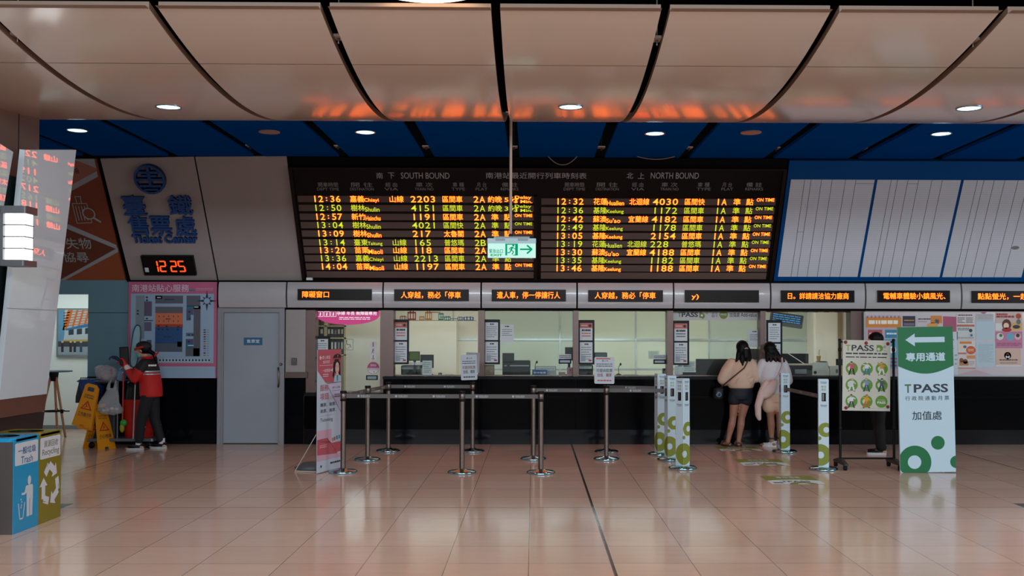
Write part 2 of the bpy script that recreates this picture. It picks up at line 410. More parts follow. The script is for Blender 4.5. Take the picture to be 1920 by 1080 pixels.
# ---- left part of the back wall: grey panels over a dark stone base, with the passage opening
STONE = pmat('black_granite', (6, 8, 13), .16, var=.35, scale=60, spec=.12)
STONE2 = pmat('granite_base', (9, 12, 17), .10, var=.25, scale=60, spec=.3)
BROWN = pmat('brown_stone', (92, 70, 62), .35, var=.12, scale=30)
GAP = VOID
z_sill = Z(707, YW); zt = Z(527, YW); zo = Z(553, YW)
xo = X(165, YW)
mb = MB()
mb.bx(-12, -9.0, YW, YW+.25, 0, zt, GREYW)
mb.bx(-9.0, xo, YW, YW+.25, zo, zt, GREYW)
mb.bx(xo, X(408, YW), YW, YW+.25, z_sill, zt, GREYW)
for px in (165.5, 243):
    if px > 200: mb.rectpx(W15, px, 527, px+.7, 706, GAP)
mb.rectpx(W15, 166, 586, 243, 586.8, GAP)
# dark base courses
zs = [0, Z(806, YW), Z(775, YW), Z(741, YW), z_sill]
for i in range(4):
    mb.bx(xo, X(407, YW), YW-.01, YW+.25, zs[i]+.003, zs[i+1]-.003, STONE2 if i == 0 else STONE)
mb.bx(xo, X(407, YW), YW+.004, YW+.2, 0, z_sill, GAP)
# between the door and the first window
mb.bx(X(536, YW), X(573, YW), YW, YW+.24, Z(698, YW), Z(577, YW), PANEL)
mb.bx(X(535, YW), X(577, YW), YW-.012, YW+.24, Z(709, YW), Z(698, YW), BROWN)
for a, c in ((833, 806), (806, 775), (775, 742), (742, 709)):
    mb.bx(X(535, YW), X(570, YW), YW, YW+.24, Z(a, YW)+.003 if a < 833 else 0, Z(c, YW)-.003, STONE)
mb.bx(X(408, YW), X(535, YW), YW+.13, YW+.2, 0, zt, GAP); mb.bx(X(408, YW), X(535, YW), YW+.1, YW+.2, Z(600, YW), zt, GREYW)
mb.bx(X(1622, YW), 12, YW, YW+.24, z_sill, Z(577, YW), pmat('brown_grey_wall', (112, 94, 90), .5))
struct(mb, 'wall_back')

# ---- bulkhead with its row of rounded metal boxes
METAL = pmat('satin_metal', (172, 168, 170), .30, .0, var=.03, scale=3, coat=.35)
bounds = [408, 537, 718, 902, 1082, 1263, 1445, 1623, 1803, 1984, 2165]
YB = YW-.12
zb0, zb1 = Z(577.5, YB), Z(530, YB)
BK = []
for i in range(len(bounds)-1):
    x0, x1 = X(bounds[i], YB)+.012, X(bounds[i+1], YB)-.012
    mb = MB(); n = 12; prof = []
    for k in range(n+1):
        t = k/n; prof.append((YB+.02-.035*math.sin(math.pi*t)**.6, zb0+(zb1-zb0)*t))
    vs = [(x, y, z) for (y, z) in prof for x in (x0, x1)]
    mb.add(vs, [(2*j, 2*j+1, 2*j+3, 2*j+2) for j in range(n)], METAL, True)
    mb.add([(x0, YB+.02, zb0), (x1, YB+.02, zb0), (x1, YB+.02, zb1), (x0, YB+.02, zb1), (x0, YW+.2, zb0), (x1, YW+.2, zb0), (x1, YW+.2, zb1), (x0, YW+.2, zb1)],
           [(0, 4, 5, 1), (3, 2, 6, 7), (0, 3, 7, 4), (1, 5, 6, 2), (4, 7, 6, 5)], METAL)
    mb.add([p for (y, z) in prof for p in ((x0, y, z), (x0, YB+.021, z))], [(2*j, 2*j+2, 2*j+3, 2*j+1) for j in range(n)], METAL)
    mb.add([p for (y, z) in prof for p in ((x1, y, z), (x1, YB+.021, z))], [(2*j, 2*j+1, 2*j+3, 2*j+2) for j in range(n)], METAL)
    struct(mb, 'trim_%d' % (i+1))
mb = MB(); mb.bx(X(400, YW), 10, YW+.0, YW+.25, zb0-.03, zb1+.03, GAP); mb.bx(X(240, YW), 10, YW-.06, YW+.2, zb1+.004, zb1+.028, GAP)
struct(mb, 'trim_11')

# ---- service door
mb = MB(); FR = pmat('door_frame_grey', (136, 136, 142), .45); LEAF = pmat('door_grey', (146, 152, 162), .45, var=.03, scale=3)
xa, xb, xc, xd = X(409, YW), X(416, YW), X(525, YW), X(534, YW); zd = Z(587, YW); zf = Z(578, YW)
mb.bx(xa, xb, YW-.02, YW+.12, 0, zf, FR); mb.bx(xc, xd, YW-.02, YW+.12, 0, zf, FR); mb.bx(xb, xc, YW-.02, YW+.12, zd, zf, FR)
mb.bx(xb, xb+.025, YW+.0, YW+.1, 0, zd, FR); mb.bx(xc-.02, xc, YW+.0, YW+.1, 0, zd, FR)
door = struct(mb, 'door_1')
d = MB(); d.bx(xb+.027, xc-.022, YW+.03, YW+.075, .012, zd-.004, LEAF); leaf = d.build('door_leaf', door)
hp = at(521.5, 690, YW-.05); hq = at(521.5, 725, YW-.05)
d = MB(); d.tube([hp+Vector((0, .08, 0)), hp, hp+Vector((.012, -.02, -.05)), hq+Vector((.012, -.02, .05)), hq, hq+Vector((0, .08, 0))], .012, STEEL, 10); d.build('door_handle', door)
d = MB(); d.lathe(at(527, 683, YW-.02), [(.022, 0), (.022, .02), (.016, .03)], STEEL, 16, fr=Fr(at(527, 683, YW-.02), (1, 0, 0), (0, 0, 1))); d.build('lock_cylinder', door)
f = wall_fr(YW+.029); d = MB(); SB = K('1f5f86'); d.slabpx(f, 457.5, 633, 492, 647, 0, .008, SB, .006)
d.textpx(f, '售票室', 463, 636.5, 487, 643, WHITE, c=.009, bold=.01); d.build('door_plate', door)['label'] = 'small blue plate with white characters'

# ---- ticket windows: frame, mullions and glass
MULL = pmat('bronze_mullion', (104, 82, 76), .35, .3, var=.1, scale=20)
GLASS = glassmat('window_glass', (.95, .98, .97))
YG = YW+.26
mull = [(573, 590), (712, 737), (896, 908), (1075, 1085), (1252, 1263), (1427, 1437), (1597, 1622)]
zc = Z(706, YW); zlow = Z(737, YW); zh = Z(579, YW)
for i in range(6):
    mb = MB(); a, b_ = mull[i]
    mb.bx(X(a, YW), X(b_, YW), YW+.05, YG+.03, zlow if i < 2 else zc, zh, MULL)
    l, r_ = X(b_, YW), X(mull[i+1][0], YW); zz = zlow if i == 0 else zc
    mb.bx(l, r_, YG-.02, YG+.02, zh-.03, zh, MULL); mb.bx(l, r_, YG-.015, YG+.015, zz, zz+.012, STEEL)
    if i == 5: mb.bx(X(1597, YW), X(1622, YW), YW+.05, YG+.03, zc, zh, MULL)
    wnd = struct(mb, 'window_%d' % (i+1))
    g = MB(); g.bx(l, r_, YG-.004, YG+.004, zz+.012, zh-.03, GLASS); g.build('glass_pane', wnd)

# ---- office behind the glass and the passage on the left
OFF = pmat('office_wall', (206, 214, 196), .5, var=.02, scale=3)
OFF2 = pmat('office_teal_wall', (186, 200, 190), .5, var=.02, scale=3)
OFFW = pmat('office_white', (225, 222, 212), .5, var=.02)
YO = 18.6; xl, xr = X(560, YW)-.6, X(1622, YW)+.45
mb = MB()
OF = wall_fr(YO)
xs = OF.px(1085, 600)[0]; xs2 = OF.px(900, 600)[0]
mb.bx(xl-.1, xs2, YO, YO+.1, 0, 2.75, OFFW); mb.bx(xs2, xs, YO, YO+.1, 0, 2.75, OFF2); 
xt = OF.px(1440, 600)[0]; xu = OF.px(1527, 600)[0]
mb.bx(xs, OF.px(1330, 600)[0], YO, YO+.1, 0, 2.75, OFF); mb.bx(OF.px(1330, 600)[0], xr+.1, YO, YO+.1, 0, 2.75, OFF2)
mb.bx(xl-.1, xl, YW+.3, YO, 0, 2.75, OFFW); mb.bx(xr, xr+.1, YW+.3, YO, 0, 2.75, OFFW)
mb.bx(xl-.1, xr+.1, YW+.3, YO+.1, 2.75, 2.8, OFFW)
mb.bx(xl-.1, xr+.1, YW+.24, YW+.32, zh, 2.8, OFFW)
JT = pmat('aluminium_strip', (200, 205, 205), .25, .6)
for px in (850, 1050, 1192, 1329): mb.bx(OF.px(px, 600)[0]-.012, OF.px(px, 600)[0]+.012, YO-.012, YO, .9, 2.75, JT)
yb = OF.px(1000, 636.5)[1]+0
mb.bx(OF.px(853, 600)[0], OF.px(1527, 600)[0], YO-.016, YO, yb-.018, yb+.018, JT)
yb2 = OF.px(1000, 691)[1]
mb.bx(OF.px(900, 600)[0], OF.px(1527, 600)[0], YO-.016, YO, yb2-.012, yb2+.012, JT)
struct(mb, 'wall_office')
mb = MB(); yp = YO-.5; P_ = wall_fr(yp)
mb.bx(P_.px(1526, 600)[0], P_.px(1572, 600)[0], yp, YO, 0, 2.75, OFFW, .04)
mb.bx(P_.px(1573, 600)[0], P_.px(1640, 600)[0], yp+.2, YO, 0, 2.75, pmat('warm_cream_wall', (232, 196, 140), .5))
yq = 17.4; Q_ = wall_fr(yq)
mb.bx(Q_.px(648, 600)[0], Q_.px(716, 600)[0], yq, YO, 0, 2.75, OFFW)
mb.bx(Q_.px(716, 600)[0]+.12, Q_.px(850, 600)[0], yq+.7, YO, 0, Z(602, yq+.7), OFFW)
struct(mb, 'wall_partition')
mb = MB(); PW = pmat('passage_white', (222, 228, 226), .5, var=.02); YP = 17.95
mb.bx(-12, xo+.25, YP, YP+.1, 0, 2.8, PW); mb.bx(xo, xo+.1, YW+.25, YP, 0, 2.8, PW); mb.bx(-12, xo+.1, YW+.25, YP, 2.75, 2.8, PW); mb.bx(-12, -11.9, YW+.2, YP, 0, 2.8, PW)
struct(mb, 'wall_passage')
mb = MB(); mb.bx(-12, xo, YP-.02, YP, 0, .07, pmat('grey_skirting', (120, 128, 130), .5)); struct(mb, 'baseboard_passage')

# ---- left pillar: a clad core and the white leaning slabs that stand against it
CORE = pmat('pillar_cladding', (112, 94, 86), .4, var=.04, scale=3)
SLAB = pmat('white_gloss_slab', (206, 214, 222), .018, var=.02, scale=2, spec=1.0)
mb = MB(); zr = [0, 2.0, 3.1, 4.6]
mb.bx(-8.5, -4.99, 6.3, 10.4, 0, 4.4, CORE); mb.bx(-4.992, -4.988, 9.98, 9.99, 0, 4.4, GAP)
pil = struct(mb, 'wall_pillar')
PX0, LEANX = -4.93, .115
PF = Fr((PX0, 0, 0), (0, 1, 0), Vector((LEANX, 0, 1)))          # leaning face, right = away from the camera
SBR = pmat('slab_brown_band', (104, 66, 54), .2, spec=.6); SBK = pmat('slab_black_band', (18, 18, 22), .15, spec=.6)
def slab_panel(y0, y1, yt0, yt1, zt0, zt1):
    m = MB(); s_ = math.hypot(1, LEANX); h1, h2 = .906*s_, 1.075*s_
    def yl(h): return y0+(yt0-y0)*h/(zt0*s_)
    def yr(h): return y1+(yt1-y1)*h/(zt1*s_)
    m.prism(PF, [(y0, 0), (y1, 0), (yr(h1), h1), (yl(h1), h1)], -.05, 0, SBK)
    m.prism(PF, [(yl(h1), h1+.004), (yr(h1), h1+.004), (yr(h2), h2), (yl(h2), h2)], -.05, 0, SBR)
    m.prism(PF, [(yl(h2), h2+.004), (yr(h2), h2+.004), (yt1, zt1*s_), (yt0, zt0*s_)], -.05, 0, SLAB)
    hj = 1.9*s_; m.prism(PF, [(yl(hj), hj), (yr(hj), hj), (yr(hj+.006), hj+.006), (yl(hj+.006), hj+.006)], -.02, .0008, GREY)
    return m.build('leaning_slab', pil)
(y1_, b1_), (y2_, b2_) = PF.px(47, 281), PF.px(143, 281)
slab_panel(PF.px(3, 745)[0]+.02, 10.25, y1_, y2_, PF.at(0, b1_).z, PF.at(0, b2_).z)
(y3_, b3_) = PF.px(25, 285)
slab_panel(6.4, 8.75, 7.2, y3_, 3.5, PF.at(0, b3_).z)
m = MB(); m.prism(PF, [(6.8, 0), (10.0, 0), (10.0, 3.1), (6.8, 3.1)], -.14, -.10, pmat('dark_green_glass', (26, 40, 42), .1, spec=.6)); m.build('dark_backing', pil)
# ================================================================== THE UPPER WALL
HOUS = pmat('board_housing', (22, 12, 10), .4, var=.1, spec=.2)
HOUS2 = pmat('board_face', (7, 5, 5), .3, spec=.2)
STRIP = pmat('smoked_strip', (92, 76, 70), .25, var=.1, scale=4, spec=.3)
ENGR = K('a8a6a6'); ENGR2 = K('8a8786')
def lbox(x0, y0, x1, y1): return LEAN.box(x0, y0, x1, y1)
ob = LEAN.at(LEAN.px(1008, 527)[0], 0)
board = thing('departures_board', ob, 'wide dark departures board with rows of orange and yellow-green lit train times', 'departures board')
m = MB(); A0 = LEAN.px(568, 526)[0]; A1 = LEAN.px(1447, 527)[0]; H0 = LEAN.px(1000, 526.5)[1]; H1 = LEAN.px(1000, 296)[1]
a, b_ = LEAN.px(552, 314); hh = LEAN.px(1000, 313)[1]
m.slab(LEAN, A0, H0, A1, hh, -.06, .02, HOUS2, side=HOUS)
m.build('housing', board)
m = MB(); w_ = .05
for q in ((A0, H0, A0+w_, hh), (A1-w_, H0, A1, hh), (A0+w_, H0, A1-w_, H0+w_*.6), (A0+w_, hh-w_*.6, A1-w_, hh)): m.slab(LEAN, *q, .015, .05, HOUS)
xm0 = LEAN.px(1003, 440)[0]; m.slab(LEAN, xm0-.012, H0, xm0+.035, LEAN.px(1000, 366)[1], .015, .05, HOUS)
m.build('frame', board)
m = MB()
m.slab(LEAN, A0-.0, hh, A1, H1, -.06, .0, VOID); m.build('top_panel', board)
def ltx(m, s, x0, y0, x1, y1, mat, **k): m.textpx(LEAN, s, x0, y0, x1, y1, mat, **k)
for s, x0, x1 in (('南', 706, 718), ('下', 728, 740), ('SOUTH BOUND', 752, 843), ('南港站最近開行列車時刻表', 911, 1100), ('北', 1175, 1187), ('上', 1196, 1208), ('NORTH BOUND', 1220, 1310)):
    m = MB(); ltx(m, s, x0, 322.5, x1, 334, ENGR, c=.022); m.build('title_lettering', board)
for dx, cols in ((0, ((595, 636, '開車時間', 'DEPT TIME'), (657, 701, '開 往', 'DESTINATION'), (721, 747, '經 由', 'VIA'), (778, 813, '車 次', 'TRAIN NO'), (847, 872, '車 種', 'TYPE'), (892, 914, '月 台', 'PLAT'), (939, 972, '備 註', 'REMARKS'))),
                 (1, ((1057, 1097, '開車時間', 'DEPT TIME'), (1117, 1160, '開 往', 'DESTINATION'), (1183, 1208, '經 由', 'VIA'), (1238, 1272, '車 次', 'TRAIN NO'), (1306, 1332, '車 種', 'TYPE'), (1352, 1374, '月 台', 'PLAT'), (1397, 1430, '備 註', 'REMARKS')))):
    for x0, x1, zh_, en in cols:
        m = MB(); ltx(m, zh_, x0+2, 341, x1-2, 349.5, ENGR2, c=.022); ltx(m, en, x0, 351, x1, 356, ENGR2, c=.022); m.build('column_heading', board)
LY = [373, 389.7, 406.2, 421.8, 437.7, 454.2, 468.7, 483.8, 499.2, 514]
RY = [376.3, 392.8, 409.2, 424.9, 440.6, 455.9, 471.3, 486.4, 501.2, 515]
L = [('12:36', '嘉義', 'Chiayi', '山線', '2203', '區間車', '2A', '約晚', '5分', 'Delay\n5 Min.'), ('12:50', '樹林', 'Shulin', '', '4151', '區間車', '2A', '約晚', '3分', 'Delay\n3 Min.'),
     ('12:57', '新竹', 'Hsinchu', '', '1191', '區間車', '2A', '準', '點', 'ON TIME'), ('13:04', '樹林', 'Shulin', '', '4021', '區間快', '2A', '準', '點', 'ON TIME'),
     ('13:09', '樹林', 'Shulin', '', '217', '太魯閣', '2A', '準', '點', 'ON TIME'), ('13:14', '臺東', 'Taitung', '山線', '165', '普悠瑪', '2B', '準', '點', 'ON TIME'),
     ('13:20', '苗栗', 'Miaoli', '山線', '118', '區間車', '2A', '準', '點', 'ON TIME'), ('13:36', '嘉義', 'Chiayi', '山線', '2213', '區間車', '2A', '準', '點', 'ON TIME'),
     ('14:04', '苗栗', 'Miaoli', '山線', '1197', '區間車', '2A', '準', '點', 'ON TIME'), None]
RR = [('12:32', '花蓮', 'Hualien', '北迴線', '4030', '區間快'), ('12:36', '基隆', 'Keelung', '', '1172', '區間車'), ('12:42', '蘇澳', "Su'ao", '宜蘭線', '4182', '區間車'),
      ('12:49', '基隆', 'Keelung', '', '1178', '區間車'), ('13:05', '基隆', 'Keelung', '', '2154', '區間車'), ('13:19', '花蓮', 'Hualien', '北迴線', '228', '普悠瑪'),
      ('13:30', '蘇澳', "Su'ao", '宜蘭線', '4188', '區間車'), ('13:35', '基隆', 'Keelung', '', '1182', '區間車'), ('13:46', '基隆', 'Keelung', '', '1188', '區間車'), None]
CL = dict(t=(586, 640), d=(657, 683), e=(683, 711), v=(731, 757), n=(769, 818), y=(830, 867), p=(887, 910), r1=(915, 941), r2=(946, 972), o=(965, 998), s1=(921, 934), s2=(945, 957))
CR_ = dict(t=(1041, 1095), d=(1113, 1138), e=(1138, 1170), v=(1180, 1217), n=(1223, 1272), y=(1284, 1321), p=(1341, 1363), s1=(1375, 1388), s2=(1399, 1412), o=(1418, 1451))
def colx(c, y0): return tuple(LEAN.px(x, y0)[0] for x in c)
for side, rows, ys, C, xr0, xr1 in (('l', L, LY, CL, 559, 1001), ('r', RR, RY, CR_, 1015, 1454)):
    for i, (row, y) in enumerate(zip(rows, ys)):
        yy = ys[0]
        x0, x1 = colx((xr0, xr1), yy)
        yc = LEAN.px(1000, y)[1]; px1 = LEAN.px(1000, y-1)[1]-yc
        m = MB(); m.slab(LEAN, x0, yc-6.2*px1, x1, yc+5.6*px1, .015, .024, STRIP)
        o = m.build('display_row', board)
        if not row: continue
        col = LED_O if i % 2 == 0 else LED_Y
        NM = dict(t='departure_time', d='destination', v='route', n='train_number', y='train_type', p='platform_number', r1='remark', r2='remark', s1='remark', s2='remark', o='remark')
        def T(key, s, up=6.2, dn=5.8, bold=.005, N=None):
            if not s: return
            a, b = colx(C[key], yy)
            if N: b = a+(b-a)/N*len(s)
            m = MB(); m.text(LEAN, s, a, yc-dn*px1, b, yc+up*px1, col, c=.026, bold=bold); return m
        def put(key, m):
            if m: m.build(NM[key], o)
        v0 = glyphs('0', 0); w0 = v0[4]-v0[2]
        def D(key, s, slots):        # figures set one to a cell like a dot matrix
            a, b = colx(C[key], yy); cw = (b-a)/slots; m = MB()
            for j, ch in enumerate(s):
                g = glyphs(ch, 0); wf = .80*min(1.08, (g[4]-g[2])/w0); xm = a+cw*(j+.5); hd = 3.6 if ch == ':' else 5.8
                m.text(LEAN, ch, xm-cw*wf/2, yc-hd*px1, xm+cw*wf/2, yc+(hd if ch != ':' else 2.8)*px1, col, c=.026, bold=.004)
            put(key, m)
        D('t', row[0], 5)
        md = T('d', row[1])
        e0, e1 = colx(C['e'], yy); ew = (e1-e0)*min(1, len(row[2])/7+.12)
        md.text(LEAN, row[2], e0, yc-6.8*px1, e0+ew, yc+1.5*px1, col, c=.026, bold=.006); put('d', md)
        put('v', T('v', row[3], N=3 if side == 'r' else None)); D('n', row[4], 4); put('y', T('y', row[5])); D('p', row[6] if side == 'l' else '1A', 2)
        if side == 'l':
            if len(row[7]) == 2: put('r1', T('r1', row[7])); put('r2', T('r2', row[8], 5, 5))
            else: put('s1', T('s1', row[7])); put('s2', T('s2', row[8]))
            put('o', T('o', row[9], 7 if '\n' in row[9] else 6.3, 6.5 if '\n' in row[9] else -.6, bold=.006))
        else:
            put('s1', T('s1', '準')); put('s2', T('s2', '點')); put('o', T('o', 'ON TIME', 7.3, -1.2, bold=.006))
for a, b in ((1028, 1082), (1195, 1265)):         # two slack cables under the ceiling
    p0, p1 = at(a, 296, 14.45), at(b, 296, 14.45)
    cb = thing('slack_cable', (p0+p1)/2, 'thin pale cable sagging above the %s of the departures board' % ('middle title' if a < 1100 else 'right half'), 'cable')
    m = MB(); m.tube([p0.lerp(p1, t/10)+Vector((0, 0, -.32*(a < 1100)*(t/10)*(1-t/10)-.16*(t/10)*(1-t/10)+.02)) for t in range(11)], .006, pmat('pale_bracket', (150, 135, 125)), 6); m.build('cable_run', cb)

# ---- blue timetable board
TB = pmat('timetable_blue', (0, 66, 124), .5, var=.05, spec=.1)
SHEET = pmat('timetable_sheet', (196, 198, 206), .5, var=.03, scale=5)
tt = thing('timetable_board', LEAN.at(LEAN.px(1700, 527)[0], 0), 'blue board of pale blank timetable columns right of the departures board', 'timetable board')
m = MB(); pa = LEAN.px(1449, 527)[0]+.012
m.slab(LEAN, pa, LEAN.px(1500, 527)[1], 9.3, LEAN.px(1500, 301)[1], -.05, .005, TB); m.build('backing', tt)
ytop, ybot = LEAN.px(1600, 336.5)[1], LEAN.px(1600, 518.5)[1]
per = LEAN.px(1645, 337)[0]-LEAN.px(1483, 335.5)[0]; s0 = LEAN.px(1483, 335.5)[0]; sw = LEAN.px(1639.5, 337)[0]-s0
rules = [LEAN.px(x, 337)[0]-s0 for x in (1508.5, 1520.5, 1540, 1560, 1585, 1604.5)]
THIN = K('3c3838')
for k in range(4):
    m = MB(); a = s0+k*per; m.slab(LEAN, a, ybot, a+sw, ytop, .004, .012, SHEET)
    for r_ in rules: m.rect(LEAN, a+r_-.003, ybot, a+r_+.003, ytop, THIN, .013)
    rnd = random.Random(k)
    for j in range(46):
        yy = ybot+(ytop-ybot)*(j+.5)/46; m.rect(LEAN, a, yy-.0018, a+sw, yy+.0018, pmat('faint_rule', (176, 176, 182), .5), .0125)
    if k in (0, 1): m.rect(LEAN, a+rules[5 if k == 0 else 2], ytop-.06, a+(sw if k == 0 else rules[3]), ytop-.056, THIN, .0135)
    if k == 0: m.rect(LEAN, a+rules[0], ybot+.75, a+rules[1], ybot+.754, THIN, .0135)
    if k == 2: m.disc(LEAN, a+rules[5]+.06, ybot+.5, .06, pmat('smudge', (120, 118, 120), .5), .0135, ry=.03)
    m.build('timetable_sheet', tt)

# ---- ticket centre sign: emblem, raised characters, clock
SIGNB = pmat('sign_blue', (20, 66, 128), .35, var=.05)
SIGND = pmat('sign_blue_side', (10, 30, 58), .5)
def lcen(x, y): return LEAN.px(x, y)
a, b = lcen(283, 334); e_r = .222
em = thing('station_emblem', LEAN.at(a, b), 'round dark blue rail emblem mounted high on the pale leaning wall', 'emblem')
m = MB(); D_ = .07
def emb(m, fr, cx, cy, r, mat, c0, c1, side):
    n = 36
    for k in range(n):
        t0, t1 = 2*math.pi*k/n, 2*math.pi*(k+1)/n
        m.prism(fr, [(cx+r*f*math.cos(t), cy+r*f*math.sin(t)) for f, t in ((.86, t0), (1, t0), (1, t1), (.86, t1))], c0, c1, mat, side)
    for x0, y0, x1, y1 in ((-.62, .42, .62, .58), (-.9, -.08, .9, .08), (-.70, -.50, .70, -.36), (-.09, -.45, .09, .95), (-.5, .20, .5, .33), (-.45, -.74, .45, -.62)):
        m.prism(fr, [(cx+x0*r, cy+y0*r), (cx+x1*r, cy+y0*r), (cx+x1*r, cy+y1*r), (cx+x0*r, cy+y1*r)], c0, c1, mat, side)
emb(m, LEAN, a, b, e_r, SIGNB, .0, D_, SIGND); m.build('emblem_disc', em)
tl = thing('ticket_center_lettering', LEAN.at(*lcen(303, 455)), 'raised dark blue characters and Ticket Center lettering on the leaning wall', 'lettering')
for ch, box_ in (('臺', (231, 365, 274, 401)), ('鐵', (317, 365, 361, 401)), ('售', (242, 403, 279, 438)), ('票', (283, 404, 322, 439)), ('處', (329, 404, 368, 440))):
    m = MB(); m.textpx(LEAN, ch, *box_, SIGNB, c=.0, bold=.035, depth=.05, side=SIGND); m.build('raised_character', tl)
m = MB(); m.textpx(LEAN, 'Ticket Center', 249, 439, 371, 454, SIGNB, c=.0, bold=.035, depth=.04, side=SIGND); m.build('english_lettering', tl)
ck = thing('digital_clock', LEAN.at(*lcen(318, 514)), 'black digital clock with glowing red figures on the leaning wall', 'clock')
m = MB(); m.slabpx(LEAN, 269, 478, 366.5, 513.5, 0, .05, BLKPL); m.build('housing', ck)
m = MB()
def seg7(m, fr, x, y, w, h, ch, mat, c):
    t = h*.11; g = t*.35
    S = {'a': (t*.6, h-t, w-t*.6, h), 'd': (t*.6, 0, w-t*.6, t), 'g': (t*.6, h/2-t/2, w-t*.6, h/2+t/2), 'f': (0, h/2+g, t, h-g), 'b': (w-t, h/2+g, w, h-g), 'e': (0, g, t, h/2-g), 'c': (w-t, g, w, h/2-g)}
    for q in {'1': 'bc', '2': 'abged', '5': 'afgcd'}[ch]:
        x0, y0, x1, y1 = S[q]; m.rect(fr, x+x0, y+y0, x+x1, y+y1, mat, c)
CLK = emat('clock_red', (1.0, .06, .008), 2.2)
for ch, x0 in (('1', 286), ('2', 301), ('2', 321), ('5', 336)):
    p0 = LEAN.px(x0, 507); p1 = LEAN.px(x0+9.5, 486); seg7(m, LEAN, LEAN.px(x0, 497)[0], p0[1], LEAN.px(x0+13, 497)[0]-LEAN.px(x0, 497)[0], p1[1]-p0[1], ch, CLK, .052)
m.build('lit_figures', ck)
m = MB(); m.slabpx(LEAN, 274, 499, 281, 507, .05, .053, PAPER); m.build('sticker', ck)

# ---- brown lost property sign
RUST = pmat('rust_brown', (118, 52, 28), .4, var=.04); RUST2 = pmat('dark_rust', (92, 40, 24), .4, var=.04); RUST3 = pmat('pale_rust', (150, 92, 76), .4); RUSTG = pmat('amber_rust', (136, 68, 36), .4)
ARW = K('8f9296')
ls = thing('lost_property_sign', LEAN.at(LEAN.px(150, 525)[0], 0), 'rust brown sign with a suitcase and magnifier outline beside the pillar', 'sign')
m = MB()
lpoly(m, [(40, 525), (236, 525), (180, 297.5), (30, 297.5)], RUST, -.03, .004)
def lp(pts, mat, c): m.polypx(LEAN, pts, mat, c)
lp([(40, 297.5), (177, 297.5), (182, 318), (136, 352), (40, 352)], RUST3, .006)
lp([(136, 297.5), (177, 297.5), (181, 315)], ARW, .008)
lp([(182, 320), (184, 331), (130, 360), (135, 346)], ARW, .008)
lp([(116, 420), (219, 461), (219, 468), (116, 523), (40, 523), (40, 420)], RUST2, .006)
lp([(219, 467), (236, 525), (118, 525)], RUSTG, .006)
lp([(124, 418), (219, 459), (220, 467), (122, 427)], ARW, .008)
lp([(221, 464), (222, 472), (122, 525), (112, 525)], ARW, .008)
m.build('sign_panel', ls)
m = MB()
LW = .012
def lln(*pts, w=LW):
    q = [LEAN.px(*p) for p in pts]
    for i in range(len(q)-1): m.line(LEAN, q[i], q[i+1], w, ARW, .010)
lln((140, 368), (153, 368)); lln((141, 368), (145, 381)); lln((151, 368), (153, 380))
lln((136, 381), (163, 381), (173, 417), (145, 418), (136, 381))
for k in range(4): lln((142+k*5.5, 386), (149+k*5.5, 413))
pc = LEAN.px(167, 400); m.disc(LEAN, *pc, .088, RUST, .0105); m.ring(LEAN, *pc, .075, .095, ARW, .0115); lln((173, 406), (190, 416), w=.03)
m.build('suitcase_pictogram', ls)
m = MB(); ltx(m, '失物', 124, 446, 171, 466, ARW, c=.010, bold=.012); m.build('sign_lettering', ls)
m = MB(); ltx(m, '協尋', 119, 472, 166, 491, ARW, c=.010, bold=.012); m.build('sign_lettering', ls)
m = MB(); ltx(m, '8', 141, 315.5, 148, 325, INK, c=.010)
m.build('sign_lettering', ls)

# ---- ticker signs in the bulkhead
SCR = pmat('ticker_screen', (30, 5, 3), .3, spec=.1); SCR0 = pmat('ticker_screen_dark', (22, 12, 6), .3, spec=.1)  # red glow of running tickers is put into the first screen colour
FB = wall_fr(YB-.034)
ticks = [((558, 542, 697, 563), '障礙窗口', (567, 546, 617, 558), 0, 'above the first window with the pink oval banner'), ((739, 542.5, 879, 564.5), '人穿越，務必「停車', (752, 547, 864, 559.5), 1, 'above the second window with the rainbow skyline strip'),
         ((922, 543, 1061, 565), '遣人車，停一停讓行人', (932, 547, 1050, 560), 1, 'above the window with the blue desk sign'), ((1103, 544, 1243, 566), '人穿越，務必「停車', (1115, 548, 1229, 560.5), 1, 'above the window holding the stanchion notice with pink print'),
         ((1284, 544, 1423, 567), 'y)', (1296.5, 551.5, 1310, 562), 0, 'nearly blank, above the two women'), ((1464, 544.5, 1602, 567), '日。詳請請洽協力廠商', (1477, 549, 1591, 561), 0, 'above the window with the printer and boxes'),
         ((1645, 544.5, 1781, 567), '電輔車體驗小鎮風光、', (1656, 549, 1772, 561), 1, 'above the left half of the notice board'), ((1822, 545.5, 1965, 568), '點點螢光，一起開心', (1833, 550, 1952, 562), 1, 'above the right half of the notice board')]
for box_, s, tb, lit, where in ticks:
    c0 = FB.box(*box_); t = thing('ticker_sign', FB.at((c0[0]+c0[2])/2, c0[1]), 'orange scrolling text ticker '+where, 'ticker sign', 'ticker signs in the bulkhead')
    m = MB(); m.slab(FB, *c0, -.01, .006, BLKPL, r=.004); m.build('frame', t)
    m = MB(); m.slab(FB, c0[0]+.014, c0[1]+.012, c0[2]-.014, c0[3]-.012, .005, .008, SCR if lit else SCR0); m.build('screen', t)
    m = MB(); m.textpx(FB, s, *tb, LED_T, c=.010, bold=.006); m.build('scrolling_text', t)
p0 = at(516, 523.5, YW-.1); t = thing('wall_camera', p0, 'tiny white sensor box on the ledge under the departures board', 'sensor')
m = MB(); m.bx(X(575, YW-.1), X(586, YW-.1), YW-.16, YW-.08, Z(526.5, YW-.1), Z(522, YW-.1), PAPER, .01); m.build('sensor_body', t); t.location = (X(580, YW-.1), YW-.12, Z(526.5, YW-.1))
t.children[0].location = p0-t.location

